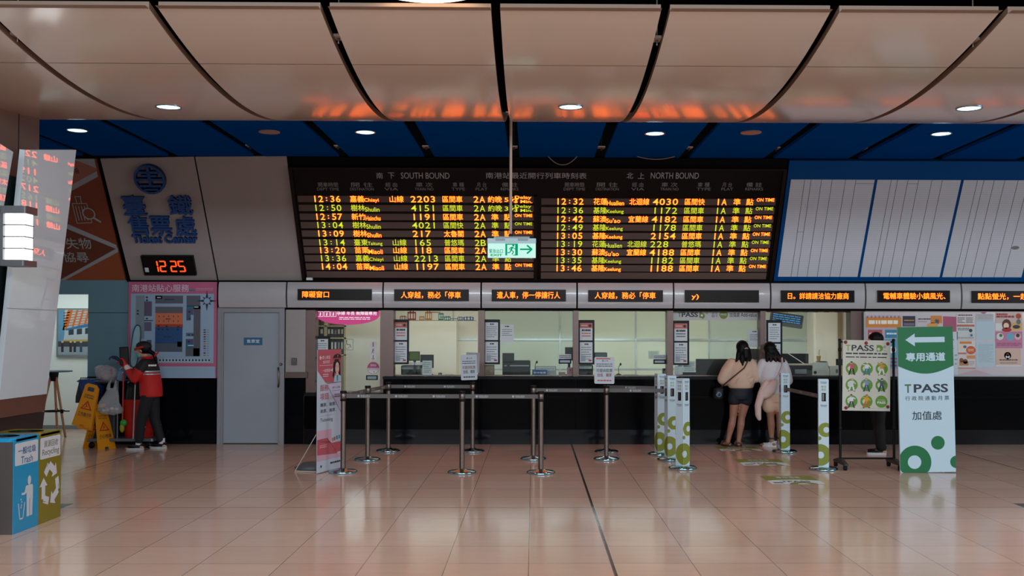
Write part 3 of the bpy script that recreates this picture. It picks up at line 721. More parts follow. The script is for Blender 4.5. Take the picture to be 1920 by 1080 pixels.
# ---- downlights
LENS = emat('lamp_glow', (.55, .90, 1.0), 3.5, True); LENSD = pmat('lamp_frosted', (150, 128, 116), .5); TRIM = pmat('lamp_trim', (150, 170, 180), .2, .8)
REFL = pmat('lamp_reflector', (190, 225, 235), .15, .9)
def downlight(p, nrm, r, lit, label, power=0, group='round ceiling downlights'):
    u = Vector((1, 0, 0)); v = nrm.cross(u).normalized()
    fr = Fr(p, u, v)
    if fr.n.dot(nrm) < 0: fr = Fr(p, u, -v)
    t = thing('downlight', p, label, 'ceiling light', group)
    m = MB(); m.lathe(p, [(r*.86, -.02), (r, -.004), (r*1.02, .004), (r*1.0, .010), (r*.88, .008), (r*.86, -.018)], TRIM if lit else LENSD, 32, fr=fr); m.build('trim_ring', t)
    m = MB()
    if lit: m.disc(fr, 0, 0, r*.87, LENS, .004)
    else: m.disc(fr, 0, 0, r*.9, LENSD, .010)
    lens = m.build('lens', t)
    if lit:
        m = MB()
        for k in range(5): m.line(fr, (-r*.6+r*.3*k, -r*.5), (-r*.6+r*.3*k, r*.5), r*.05, REFL, .007)
        m.build('louvre', t)
    if power:
        l = bpy.data.lights.new('downlight_beam', 'SPOT'); l.energy = power; l.spot_size = R(95); l.spot_blend = .8; l.shadow_soft_size = r*.8; l.color = (.86, .96, 1)
        o = bpy.data.objects.new('downlight_beam', l); COL.objects.link(o); o.parent = t; o.location = nrm*.03
        o.rotation_euler = (-nrm).to_track_quat('Z', 'Y').to_euler()
def hit_sag(px, py):
    d = ray(px, py); lo, hi = 7.3, 10.6
    for _ in range(50):
        y = (lo+hi)/2; z = CAM.z+d.z*y/d.y
        if z > sag(y): hi = y
        else: lo = y
    p = CAM+d*(y/d.y); return p, Vector((0, .1174*(y-9.2), -1)).normalized()
for px, lab in ((316, 'lit round downlight in the curved ceiling left of the exit sign'), (1070, 'lit round downlight in the curved ceiling right of the exit sign pole'), (1817, 'lit round downlight in the curved ceiling at the far right')):
    p, n_ = hit_sag(px, 200 if px < 1100 else 202.5); downlight(p, n_, .118, True, lab, 60)
for px, py, lit, lab in ((145, 244, 1, 'lit round downlight in the blue ceiling at the far left'), (505, 247, 0, 'unlit round light cover in the blue ceiling left of the exit pole'), (685, 247.5, 1, 'dim lit downlight in the blue ceiling above the left half of the departures board'),
                         (1228, 250, 1, 'bright round downlight in the blue ceiling above the right half of the departures board'), (1408, 248, 0, 'unlit round light cover in the blue ceiling above the board right end'), (1765, 250.5, 1, 'lit round downlight in the blue ceiling above the timetable board')):
    downlight(fl(px, py, ZB-.002), Vector((0, 0, -1)), .128, lit, lab, 45 if lit else 0)
WARM = emat('warm_lamp', (1.0, .80, .55), 5.0, True)
p = Vector((X(795, 6.93), 6.93, 4.07)); t = thing('round_ceiling_lamp', p, 'large warm glowing round lamp at the top edge of the photo', 'ceiling light')
m = MB(); m.lathe(p, [(.45, 0), (.47, .02), (.47, .07), (.40, .09)], LENSD, 40); m.build('lamp_body', t)
m = MB(); m.disc(Fr(p, (1, 0, 0), (0, -1, 0)), 0, 0, .435, WARM, .003, 40); m.build('diffuser', t)
m = MB(); m.tube([p+Vector((0, 0, .09)), (p.x, p.y, 4.95)], .015, DARKMETAL, 8); m.build('suspension_rod', t)

# ---- hanging exit sign
YE = 10.45; EX = wall_fr(YE)
a0, b0, a1, b1 = EX.box(914.5, 456, 1004.5, 483.5)
t = thing('exit_sign', EX.at((a0+a1)/2, b0), 'hanging green and white lit exit sign with running figure and arrow', 'exit sign')
EXW = emat('exit_white', (.62, 1.0, .90), .95); EXG = emat('exit_green', (.0, .42, .19), .8); EXC = pmat('exit_casing', (150, 178, 186), .35)
m = MB(); m.slab(EX, a0, b0, a1, b1, -.05, 0, EXW, r=.004, side=EXC)
m.textpx(EX, '緊急出口', 917.5, 467, 943, 474.5, EXG, c=.002, bold=.02); m.textpx(EX, 'EXIT', 920, 476, 942, 480.5, EXG, c=.002, bold=.03)
m.rectpx(EX, 947.5, 457, 971, 479, EXG, .002)
m.polypx(EX, [(951, 459), (966, 459), (966, 477), (960, 479), (951, 479)], EXW, .003)
c_ = EX.px(962.5, 460.5); m.disc(EX, *c_, .011, EXG, .004)
def eln(w, *pts):
    q = [EX.px(*p) for p in pts]
    for i in range(len(q)-1): m.line(EX, q[i], q[i+1], w, EXG, .004)
eln(.018, (961, 463), (958, 469)); eln(.010, (958.5, 469), (963, 472), (960, 477)); eln(.010, (958, 469), (956, 473.5), (951.5, 474)); eln(.008, (961, 463.5), (965.5, 467), (968, 466)); eln(.008, (960.5, 463.5), (956.5, 464.5), (955, 468))
eln(.016, (975, 467.5), (996, 467.5)); eln(.016, (988, 460), (997.5, 467.8)); eln(.016, (988, 475.5), (997.5, 467.2))
m.build('lit_face', t)
m = MB(); m.slabpx(EX, 914, 447, 1005, 456.5, -.06, .012, EXC, .006); m.slabpx(EX, 926, 443.5, 993, 449, -.05, .006, pmat('exit_bracket', (120, 130, 135), .4), .004)
for x0, x1 in ((929, 947), (971, 990)): m.slabpx(EX, x0, 447.5, x1, 451.5, .010, .016, pmat('exit_bracket', (120, 130, 135), .4), .003)
m.build('casing', t)
m = MB(); pp = at(957.5, 444, YE+.02); m.tube([pp, (pp.x, pp.y, sag(YE)+.35)], .0145, pmat('pole_beige', (150, 130, 118), .4), 14); m.build('hanging_pole', t)
m = MB(); m.tube([pp+Vector((0, 0, -.01)), pp+Vector((0, 0, .03))], .018, BLKPL, 14); m.build('pole_clamp', t)
# ---- lit box lamp on the pillar
c_ = at(35, 502, 8.97); t = thing('wall_sconce', c_, 'glowing white box lamp in a grey metal frame between the pillar slabs', 'wall lamp')
SC_W = emat('sconce_white', (.96, .98, 1.0), 4.0, True); SC_F = pmat('sconce_frame', (92, 92, 96), .4, .4)
zz0, zz1 = Z(498, 8.97)+.0, Z(398, 8.97); hw = .085
m = MB(); m.bx(c_.x-hw, c_.x+hw, c_.y-hw, c_.y+hw, zz0+.03, zz1-.03, SC_W, .02); m.build('diffuser', t)
m = MB(); m.bx(c_.x-.115, c_.x+.11, c_.y-.11, c_.y+.11, zz1-.035, zz1+.03, SC_F, .015); m.bx(c_.x-.11, c_.x+.105, c_.y-.12, c_.y+.12, zz0-.02, zz0+.032, SC_F, .015)
for k in range(1, 4):
    z_ = zz0+.03+(zz1-zz0-.06)*k/4; m.bx(c_.x-hw-.006, c_.x+hw+.006, c_.y-hw-.006, c_.y+hw+.006, z_-.005, z_+.005, SC_F, .02)
m.bx(c_.x-.115, c_.x-.088, c_.y-.1, c_.y+.1, zz0, zz1, SC_F); m.build('frame', t)
m = MB(); m.tube([(c_.x-.14, c_.y, c_.z+.2), (c_.x-.45, c_.y, c_.z+.2)], .02, SC_F, 10); m.build('wall_bracket', t)
# ================================================================== COUNTER, WINDOW FURNITURE, OFFICE
GRAN = pmat('counter_granite', (4, 5, 7), .14, var=.4, scale=70, spec=.08)
GRTOP = pmat('counter_top', (12, 14, 18), .5, var=.3, scale=70, spec=.15)
YC = YW-.02
ct = thing('ticket_counter', (X(1300, YC), YC, 0), 'long black granite ticket counter running under the office windows', 'counter')
x0, x1, xR = X(571, YC), X(719, YC), 12.0
zk = Z(805.5, YC); zt1 = Z(738, YC); zt2 = Z(706, YC)
m = MB()
seams = [x1]+[x1+1.456*k for k in range(1, 9)]
for i in range(len(seams)-1):
    for za, zb in ((zk+.004, Z(744, YC)-.003), (Z(744, YC)+.003, zt2-.04)):
        m.bx(seams[i]+.002, seams[i+1]-.002, YC, YC+.1, za, zb, GRAN)
m.bx(x0, x1-.002, YC, YC+.1, zk+.004, zt1-.04, GRAN)
m.bx(x0, xR, YC+.012, YC+.09, zk, zt1-.05, BLKPL); m.bx(x1, xR, YC+.012, YC+.09, zk, zt2-.05, BLKPL)
m.build('front_panel', ct)
xE = X(1622, YC)
m = MB(); m.bx(x1, xE, YC-.05, YG+.03, zt2-.04, zt2, GRTOP); m.bx(xE, xR, YC-.05, YW-.003, zt2-.04, zt2, GRTOP); m.build('worktop', ct)
m = MB(); m.bx(x0, x1-.004, YC-.02, YG+.03, zt1-.04, zt1, GRTOP); m.build('low_worktop', ct)
m = MB(); m.bx(x0, xR, YC+.0, YC+.1, 0, zk, STONE2); m.build('plinth', ct)

GF = wall_fr(YG-.01)          # just in front of the glass
NAVY = pmat('navy_frame', (6, 12, 24), .45, spec=.2)
PINK = pmat('pink_print', (214, 92, 150), .5); SALM = K('b85a5c'); REDP = K('a8323a')
def notice(x0, y0, x1, y1, label, style, name='framed_notice', ydiv=None):
    a0, b0, a1, b1 = GF.box(x0, y0, x1, y1)
    t = thing(name, GF.at((a0+a1)/2, b0), label, 'notice', 'navy notice frames on the glass' if name == 'framed_notice' else None)
    m = MB(); m.slab(GF, a0, b0, a1, b1, 0, .015, NAVY, r=.006); m.build('frame', t)
    w = .03
    yd = b0+(b1-b0)*.52
    for k, (lo, hi) in enumerate(((yd+.015, b1-.045), (b0+.03, yd-.012))):
        m = MB(); m.slab(GF, a0+w, lo, a1-w, hi, .014, .017, PAPER)
        A, B, C_, Dd = a0+w, lo, a1-w, hi; H = Dd-B; Wd = C_-A
        if k == 0 and style in 'ac':
            m.rect(GF, A, B+H*.70, C_, Dd, K('c06a60'), .018); m.disc(GF, C_-.04, B+H*.84, .022, INK, .019); m.dashes(GF, A+.02, B+H*.8, C_-.08, B+H*.9, 1, PAPER, .019, seed=k)
            m.dashes(GF, A+.03, B+H*.5, C_-.03, B+H*.66, 1, INK, .018, .7, 2); m.dashes(GF, A+.03, B+H*.18, C_-.03, B+H*.48, 2, K('c06a60') if style == 'a' else K('5c6066'), .018, .5, 3)
        else:
            m.disc(GF, A+Wd*.42, Dd-H*.1, .012, INK, .018); m.rect(GF, A+Wd*.5, Dd-H*.13, A+Wd*.68, Dd-H*.07, INK, .018)
            m.dashes(GF, A+.02, B+H*.12, C_-.02, Dd-H*.2, 6, K('5c6066'), .018, .28, k+5)
            if k: m.rect(GF, A+.02, B+.02, A+Wd*.45, B+H*.35, K('9aa0a8'), .0185); m.rect(GF, C_-.06, B+.02, C_-.015, B+.045, K('a03a4a'), .019)
        m.build('paper_notice', t)
notice(590, 630, 619, 716, 'tall navy notice frame on the glass behind the pink stand banner', 'b')
notice(736.5, 599, 767, 683, 'tall navy notice frame at the left of the window with the rainbow skyline', 'a')
notice(906.5, 599, 937.5, 683, 'tall navy notice frame left of the small square paper notice', 'b')
notice(1083.5, 600, 1114.5, 683.5, 'tall navy notice frame left of the bare greenish window', 'a')
notice(1260.5, 601, 1292, 684.5, 'tall navy notice frame under the grey header sign', 'c')
notice(1436.5, 600, 1466.5, 690, 'tall navy notice frame beside the hair of the woman in white', 'b')
def sheet(x0, y0, x1, y1, label, fr=None, c=PAPER, name='paper_notice', qr=False, seed=1, lines=7):
    fr = fr or GF; a0, b0, a1, b1 = fr.box(x0, y0, x1, y1)
    t = thing(name, fr.at((a0+a1)/2, b0), label, 'notice')
    m = MB(); m.slab(fr, a0, b0, a1, b1, 0, .003, c, r=.003)
    m.disc(fr, a0+(a1-a0)*.38, b1-(b1-b0)*.1, .010, INK, .004); m.rect(fr, a0+(a1-a0)*.46, b1-(b1-b0)*.13, a0+(a1-a0)*.66, b1-(b1-b0)*.07, INK, .004)
    m.dashes(fr, a0+(a1-a0)*.12, b0+(b1-b0)*(.36 if qr else .1), a1-(a1-a0)*.12, b1-(b1-b0)*.22, lines-3*qr, K('5c6066'), .004, .3, seed)
    m.build('sheet', t); return t
sheet(938.5, 608.5, 963, 642.5, 'square paper notice on the glass beside a navy frame, third window', qr=True)
sheet(1403, 618.5, 1426.5, 650.5, 'white paper notice on the glass above and between the two women', qr=True, seed=4)
def tagsign(x0, y0, x1, y1, label):
    a0, b0, a1, b1 = GF.box(x0, y0, x1, y1); t = thing('card_holder', GF.at((a0+a1)/2, b0), label, 'card holder')
    m = MB(); h = b1-b0; m.slab(GF, a0, b0+h*.52, a1, b1, 0, .004, PAPER); m.dashes(GF, a0+.01, b0+h*.58, a1-.01, b1-.01, 2, INK, .005, .4, 3); m.build('paper_strip', t)
    m = MB(); m.slab(GF, a0, b0, a1, b0+h*.5, 0, .02, NAVY, r=.006); m.rect(GF, a0+.02, b0+.02, a1-.02, b0+h*.5-.02, K('a8b4c0'), .021); m.build('holder', t)
tagsign(1047.5, 664, 1071, 682, 'small black and white card holder on the glass by the dark screen')
tagsign(1225, 665, 1248, 682.5, 'small black and white card holder on the bare greenish window')
# priority window: pink oval header and stickers
t = thing('priority_banner', GF.at(GF.px(652, 608)[0], GF.px(652, 608)[1]), 'bright pink half-oval priority banner across the top of the first window', 'banner')
m = MB(); a0, b0, a1, b1 = GF.box(592, 580, 712, 609); cx = (a0+a1)/2; pts = [(a1, b1), (a0, b1)]
hw = (a1-a0)/2; pts += [(cx-hw*math.cos(R(180*k/24)), b1-(b1-b0)*.35-(b1-b0)*.65*math.sin(R(180*k/24))) for k in range(25)]
m.prism(GF, pts, .0, .006, emat('pink_backlit', (.80, .10, .33), .62))
m.rect(GF, a0+.02, b1-.035, a1-.02, b1-.005, BLKPL, .008)
BLW = emat('backlit_white', (1, .9, .98), 1.0)
for k in range(3):
    x0_ = 596+k*12.2; q = GF.box(x0_, 584, x0_+10, 593.5); 
    for e in (((q[0], q[1]), (q[2], q[1])), ((q[2], q[1]), (q[2], q[3])), ((q[2], q[3]), (q[0], q[3])), ((q[0], q[3]), (q[0], q[1]))): m.line(GF, *e, .006, BLW, .008)
    m.disc(GF, (q[0]+q[2])/2, q[3]-.022, .008, BLW, .008); m.line(GF, ((q[0]+q[2])/2, q[3]-.03), ((q[0]+q[2])/2-.005, q[1]+.012), .016, BLW, .008)
m.textpx(GF, '孕婦 年長 無障礙專用', 632, 584, 706, 591, BLW, c=.008, bold=.015)
m.dashes(GF, *GF.box(636, 593.5, 694, 600), 2, BLW, .008, .35, 3); m.build('banner_panel', t)
PK = K('b8487e')
for k, lab in enumerate(('standing figure', 'walking figure with a stick', 'wheelchair user')):
    q = GF.box(694, 640+k*12.3, 705.5, 651.5+k*12.3); t = thing('pictogram_sticker', GF.at((q[0]+q[2])/2, q[1]), 'square white sticker with a pink %s on the first window' % lab, 'sticker')
    m = MB(); m.slab(GF, *q, 0, .002, WHITE); xm = (q[0]+q[2])/2
    m.disc(GF, xm, q[3]-.02, .009, PK, .003)
    if k == 0: m.line(GF, (xm, q[3]-.028), (xm, q[1]+.01), .018, PK, .003)
    elif k == 1: m.line(GF, (xm, q[3]-.028), (xm-.01, q[1]+.04), .016, PK, .003); m.line(GF, (xm-.01, q[1]+.042), (xm-.02, q[1]+.01), .008, PK, .003); m.line(GF, (xm-.01, q[1]+.042), (xm+.01, q[1]+.01), .008, PK, .003); m.line(GF, (xm, q[3]-.035), (xm+.022, q[3]-.05), .007, PK, .003)
    else: m.ring(GF, xm-.004, q[1]+.026, .012, .018, PK, .003); m.line(GF, (xm, q[3]-.028), (xm, q[1]+.03), .010, PK, .003); m.line(GF, (xm, q[1]+.034), (xm+.02, q[1]+.03), .008, PK, .003)
    m.build('sticker_face', t)
c_ = GF.px(700, 690); t = thing('round_sticker', GF.at(c_[0], c_[1]-.09), 'round pink and white sticker on the first window under three square ones', 'sticker')
m = MB(); m.disc(GF, *c_, .092, WHITE, .002); m.disc(GF, *c_, .092, PK, .003, a0=0, a1=180); m.ring(GF, *c_, .088, .093, PK, .0035)
m.text(GF, '服務台', c_[0]-.045, c_[1]+.025, c_[0]+.045, c_[1]+.06, WHITE, c=.004, bold=.01); m.dashes(GF, c_[0]-.075, c_[1]-.035, c_[0]+.075, c_[1]-.005, 2, PK, .004, .4, 2); m.disc(GF, c_[0]+.01, c_[1]-.06, .008, INK, .004); m.build('sticker_face', t)
q = GF.box(642, 636, 662, 656); t = thing('wheelchair_sticker', GF.at((q[0]+q[2])/2, q[1]), 'clear square sticker with a grey outlined wheelchair on the first window', 'sticker')
m = MB(); OUT = K('5e6462')
for e in (((q[0], q[1]), (q[2], q[1])), ((q[2], q[1]), (q[2], q[3])), ((q[2], q[3]), (q[0], q[3])), ((q[0], q[3]), (q[0], q[1]))): m.line(GF, *e, .006, OUT, .002)
xm, ym = (q[0]+q[2])/2, (q[1]+q[3])/2
m.ring(GF, xm-.01, ym-.025, .032, .038, OUT, .002, a0=120, a1=360); m.disc(GF, xm-.018, ym+.055, .012, OUT, .002); m.line(GF, (xm-.018, ym+.04), (xm-.012, ym), .012, OUT, .002); m.line(GF, (xm-.012, ym), (xm+.035, ym), .010, OUT, .002); m.line(GF, (xm+.035, ym), (xm+.05, ym-.045), .010, OUT, .002); m.build('sticker_face', t)
q = GF.box(686.5, 703.5, 708.5, 712.5); t = thing('desk_label', GF.at((q[0]+q[2])/2, q[1]), 'small dark label frame low on the first window under the round sticker', 'label holder')
m = MB(); m.slab(GF, *q, 0, .012, NAVY, r=.005); m.rect(GF, q[0]+.02, q[1]+.015, q[2]-.02, q[3]-.015, K('8fa0ac'), .013); m.build('holder', t)
# grey header sign over the fifth window
q = GF.box(1261, 582, 1427, 600.5); t = thing('header_sign', GF.at((q[0]+q[2])/2, q[1]), 'grey header sign reading Add-value with olive logo above the two women', 'sign')
OLIVE = K('6f7a2c'); m = MB(); m.slab(GF, *q, 0, .01, pmat('header_grey', (176, 172, 170), .4)); m.build('sign_panel', t)
m = MB(); m.textpx(GF, 'T', 1270.5, 585.5, 1277.5, 594.5, OLIVE, c=.012, bold=.03); m.textpx(GF, 'PASS', 1278, 585.5, 1308.5, 594.5, INK, c=.012, bold=.03)
cc = GF.px(1316, 590); m.disc(GF, cc[0], cc[1]-.02, .045, OLIVE, .012, a0=-90, a1=90); m.rectpx(GF, 1311, 585, 1316, 596, OLIVE, .012); m.disc(GF, cc[0]-.002, cc[1]-.012, .017, PAPER, .013); c2 = GF.px(1325, 587); m.ring(GF, *c2, .011, .017, OLIVE, .012)
m.textpx(GF, '北北\n桃卡', 1334, 585.5, 1346, 595, INK, c=.012); c2 = GF.px(1356.5, 590); m.disc(GF, *c2, .066, OLIVE, .012); m.text(GF, 'PASS', c2[0]-.045, c2[1]-.012, c2[0]+.045, c2[1]+.018, PAPER, c=.013)
m.textpx(GF, '加值處', 1367.5, 586.5, 1386.5, 594.5, INK, c=.012, bold=.01); m.textpx(GF, 'Add-value', 1388.5, 586.5, 1419, 594, INK, c=.012, bold=.008); m.build('sign_lettering', t)
# rainbow skyline strip, second window, and the striped strip of the sixth
SKY = [('7a2f2a', 750, 762, 591), ('8a3326', 764, 780, 582), ('a8641e', 786, 796, 592), ('b8781e', 797, 810, 582), ('1f7a66', 822, 832, 585), ('1f7a72', 833, 845, 592), ('22567e', 858, 868, 593), ('22507a', 869, 888, 593)]
q = GF.box(748, 582, 892, 601.5); t = thing('skyline_decal', GF.at((q[0]+q[2])/2, q[1]), 'rainbow coloured skyline decal along the top of the second window', 'decal')
m = MB(); yb_ = GF.px(800, 601)[1]
m.rectpx(GF, 746, 600.4, 893, 601.3, K('3c5a60'), .001)
for c, xa_, xb_, yt_ in SKY:
    q0 = GF.box(xa_, yt_, xb_, 601); mat = K(c); wd = q0[2]-q0[0]; ht = q0[3]-q0[1]
    m.rect(GF, q0[0], q0[3]-ht*.3, q0[2], q0[3]-ht*.15, mat, .001)
    for f in (0, .28, .62, .88): m.rect(GF, q0[0]+wd*f, q0[1], q0[0]+wd*(f+.12), q0[3]-ht*(.05 if f in (.28, .62) else .2), mat, .0014)
    m.rect(GF, q0[0], q0[1]+ht*.05, q0[2], q0[1]+ht*.2, mat, .0018)
for xa_, xb_, yy, c in ((806, 826, 585, 'b0641e'), (845, 858, 597, '22606e'), (826, 845, 594, '1f7a72')): m.rectpx(GF, xa_, yy, xb_, yy+1.4, K(c), .0016)
m.build('decal_shapes', t)
q = GF.box(1437, 582, 1594, 585.5); t = thing('striped_decal', GF.at((q[0]+q[2])/2, q[1]), 'thin multicoloured stripe along the top of the sixth window', 'decal')
m = MB()
for k, c in enumerate(['b86a3a', '9c4430', 'c07a3a', 'b05030', 'c88a50', 'c29a6a', 'a8a080', '4a7a6a', 'b0a890', '3a8070', 'b8b0a0', '2a5a7a', 'b8b4a8', '2f6080', 'a8a8a0', '3a5870']):
    w_ = (q[2]-q[0])/16; m.slab(GF, q[0]+w_*k, q[1], q[0]+w_*(k+1), q[3], 0, .002, K(c))
m.build('stripe', t)

# ---- things on the office side of the glass
dk = thing('office_desk', (X(1100, 16.2), 16.25, 0), 'pale office desk behind the glass carrying the ticket machines', 'desk')
m = MB(); m.bx(x1+.02, X(1615, YC), YG+.04, YG+.62, zt2-.035, zt2, pmat('desk_pale', (170, 160, 142), .4)); m.build('desk_top', dk)
for xx in (x1+.05, X(1050, YC), X(1330, YC), X(1600, YC)):
    m = MB(); m.bx(xx, xx+.04, YG+.06, YG+.6, 0, zt2-.035, GREY); m.build('side_panel', dk)
def desk_y(px, py, Y): return at(px, py, Y)
zc0 = zt2+.001
def obj_box(name, x0, y0, x1, y1, Y, dep, mat, label, cat, extra=None, r=.006, part='body', base=None):
    fr = wall_fr(Y); q = fr.box(x0, y0, x1, y1)
    b0 = base if base is not None else (zc0 if y1 > 695 else q[1])
    t = thing(name, (  (q[0]+q[2])/2, Y+dep/2, b0), label, cat)
    m = MB(); m.slab(fr, q[0], b0, q[2], q[3], -dep, 0, mat, r=r)
    m.build(part, t)
    if extra: extra(t, fr, (q[0], b0, q[2], q[3]))
    return t
YD = YG+.12
MON = pmat('monitor_black', (9, 10, 12), .35, spec=.25); SCRN = emat('green_screen', (.10, .16, .05), .5); TAN = pmat('printer_beige', (190, 172, 150), .5); WBOX = pmat('white_box', (205, 200, 190), .5); SILV = pmat('silver_box', (120, 124, 122), .4, .3)
def ex_screen(mat, name='screen'):
    def f(t, fr, q): 
        m = MB(); m.slab(fr, q[0]+.012, q[1]+.015, q[2]-.012, q[3]-.012, 0, .003, mat); m.build(name, t)
    return f
def ex_stand(t, fr, q):
    zb = zc0; xm = (q[0]+q[2])/2; m = MB(); y_ = fr.O.y; m.bx(xm-.02, xm+.02, y_+.04, y_+.07, zb, q[1]+.03, MON); m.bx(xm-.09, xm+.09, y_+.0, y_+.11, zb, zb+.012, MON, .02); m.build('stand', t)
def ex_both(mat):
    def f(t, fr, q): ex_screen(mat)(t, fr, q); ex_stand(t, fr, q)
    return f
def papers(n, c=PAPER):
    def f(t, fr, q):
        m = MB(); m.slab(fr, q[0]+.01, q[3]-.06, q[2]-.02, q[3]-.01, .001, .006, c); m.dashes(fr, q[0]+.02, q[3]-.05, q[2]-.03, q[3]-.02, 2, INK, .007, .4); m.build('label_plate', t)
    return f
obj_box('fare_display', 767, 659, 787, 676.5, YD, .03, MON, 'small fare display with a green glowing screen beside a navy frame', 'display', ex_both(SCRN))
obj_box('monitor', 788, 665, 813, 690, YD+.1, .035, MON, 'dark monitor back with a paper taped on it, second window', 'monitor', ex_stand)
obj_box('taped_paper', 792, 676, 810, 700, YD+.09, .002, PAPER, 'white paper taped below the dark monitor in the second window', 'notice', lambda t, fr, q: (MB().dashes(fr, q[0]+.02, q[1]+.03, q[2]-.02, q[3]-.02, 6, INK, .001, .25).build('print', t)))
obj_box('ticket_printer', 752, 685, 789, 706, YD+.14, .22, MON, 'black ticket printer wrapped in clear film, second window', 'printer', papers(1, SILV), r=.02)
for k in range(5):
    obj_box('leaflet', 768+k*5, 679, 772+k*5, 684.5, YD-.02, .004, PAPER, 'small white leaflet, %s of five in the row under the fare display' % ('leftmost', 'second', 'middle', 'fourth', 'rightmost')[k], 'leaflet')
obj_box('speaker_pod', 822, 699, 828, 706, YD, .05, MON, 'small black cube on the counter in the second window', 'speaker', lambda t, fr, q: MB().disc(fr, (q[0]+q[2])/2, (q[1]+q[3])/2, .015, SILV, .002).build('grille', t))
obj_box('cash_tray', 834, 703.2, 849, 706, YD, .12, MON, 'flat black money tray on the counter left of the stanchion notice', 'tray', lambda t, fr, q: MB().bx(q[0]+.02, q[2]-.02, YD+.02, YD+.1, q[3], q[3]+.002, GREY).build('rubber_mat', t))
obj_box('monitor', 942, 662, 964, 678, YD-.05, .03, MON, 'small dark screen right of the third window notice frame', 'monitor', ex_both(pmat('screen_grey', (40, 48, 54), .15)))
obj_box('office_printer', 942, 676, 994.5, 706, YD+.06, .28, MON, 'large black printer box on the counter in the third window', 'printer', lambda t, fr, q: (MB().slab(fr, q[0]+.03, q[3]-.09, q[2]-.02, q[3]-.07, 0, .004, SILV).build('paper_slot', t)), r=.02)
obj_box('counter_screen', 907, 684, 927, 706, YD+.02, .03, pmat('film_brown', (120, 100, 84), .2), 'brown tinted panel on the counter at the left of the third window', 'panel', ex_screen(pmat('film_pale', (150, 132, 112), .2), 'film'))
def mic(x, yt, lab):
    p = at(x, 706, YD); t = thing('gooseneck_microphone', (p.x, YD, zc0), lab, 'microphone'); top = at(x+3.5, yt, YD-.02)
    m = MB(); m.lathe((p.x, YD, zc0), [(.045, 0), (.045, .015), (.015, .03)], MON, 18); m.build('base', t)
    m = MB(); m.tube([(p.x, YD, zc0+.02), (p.x, YD, zc0+.12), (p.x+.01, YD-.01, top.z-.02), top], .005, DARKMETAL, 8); m.build('gooseneck', t)
    m = MB(); m.ball(top, .016, .016, .022, MON, 12, 8); m.build('capsule', t)
mic(1003, 679, 'gooseneck microphone behind the blue desk sign'); mic(1160, 683, 'gooseneck microphone in the bare greenish window')
obj_box('desk_sign', 998, 693.5, 1026, 706, YD-.05, .03, K('1d4f86'), 'blue desk sign with white characters on the counter, third window', 'sign', lambda t, fr, q: MB().text(fr, '暫停售票', q[0]+.02, q[1]+.03, q[2]-.02, q[3]-.03, WHITE, c=.003, bold=.02).build('lettering', t))
obj_box('silver_machine', 1004, 687, 1043, 706, YD+.08, .2, SILV, 'grey metal machine behind the blue desk sign', 'machine', papers(1), r=.015)
obj_box('monitor', 1059.5, 651, 1075, 676, YD+.1, .035, MON, 'tall dark monitor back at the right edge of the third window', 'monitor', ex_stand)
obj_box('pink_card', 1063, 689, 1076, 706, YD-.02, .02, K('b07884'), 'pink card stand on the counter at the right of the third window', 'card stand', lambda t, fr, q: (MB().disc(fr, (q[0]+q[2])/2, q[3]-.04, .018, K('8a3848'), .001).dashes(fr, q[0]+.015, q[1]+.03, q[2]-.015, q[3]-.07, 3, K('8a3848'), .001, .35).build('print', t)))
obj_box('paper_stack', 1048, 698, 1060, 706, YD, .14, pmat('kraft_paper', (140, 118, 96), .6), 'low stack of brown and white papers left of the pink card', 'papers', lambda t, fr, q: MB().bx(q[0]+.01, q[2]-.01, YD+.01, YD+.12, q[3], q[3]+.012, PAPER).build('top_sheet', t))
obj_box('scanner', 1114.5, 661, 1138.5, 675, YD+.05, .12, MON, 'dark passport scanner head behind the pink printed stanchion notice', 'scanner', ex_both(pmat('scanner_teal', (34, 64, 66), .3)), r=.015)
obj_box('document_tray', 1085, 684, 1112, 706, YD+.04, .2, MON, 'dark machine under the fourth window notice frame', 'machine', papers(1), r=.02)
obj_box('number_pad', 1170, 703, 1197, 706, YD, .14, MON, 'flat black keypad on the counter in the bare greenish window', 'keypad', lambda t, fr, q: MB().bx(q[0]+.02, q[2]-.02, YD+.02, YD+.12, q[3], q[3]+.003, GREY).build('keys', t))
obj_box('black_speaker', 1243, 691, 1252, 706, YD, .1, MON, 'black speaker at the right corner of the bare greenish window', 'speaker', lambda t, fr, q: MB().disc(fr, (q[0]+q[2])/2, (q[1]+q[3])/2, .025, GREY, .002).build('grille', t))
obj_box('flyer_on_glass', 1216, 658, 1235, 673, YG+.006, .002, pmat('faint_flyer', (206, 212, 196), .5), 'pale square flyer on the bare greenish window', 'flyer', lambda t, fr, q: MB().dashes(fr, q[0]+.02, q[1]+.02, q[2]-.02, q[3]-.02, 3, pmat('faint_print', (186, 194, 178), .5), .001, .3).build('print', t))
obj_box('leaflet_rack', 1265, 686, 1280, 706, YD, .1, CHROME, 'small shiny leaflet rack on the counter under the fifth window frame', 'rack', lambda t, fr, q: MB().slab(fr, q[0]+.05, q[1]+.02, q[2]-.005, q[3]+.01, .001, .006, PAPER).build('leaflets', t))
obj_box('paper_stand', 1281, 677, 1303.5, 706, YD+.03, .02, PAPER, 'white paper stand on a dark base left of the big monitor', 'notice', lambda t, fr, q: (MB().slab(fr, q[0]-.01, q[1], q[2]+.01, q[1]+.05, 0, .03, NAVY).build('base', t), MB().dashes(fr, q[0]+.02, q[1]+.07, q[2]-.02, q[3]-.02, 5, INK, .001, .2).build('print', t)))
obj_box('wide_monitor', 1305, 673, 1366, 703, YD+.02, .04, MON, 'wide black monitor back in front of the woman in beige', 'monitor', ex_stand)
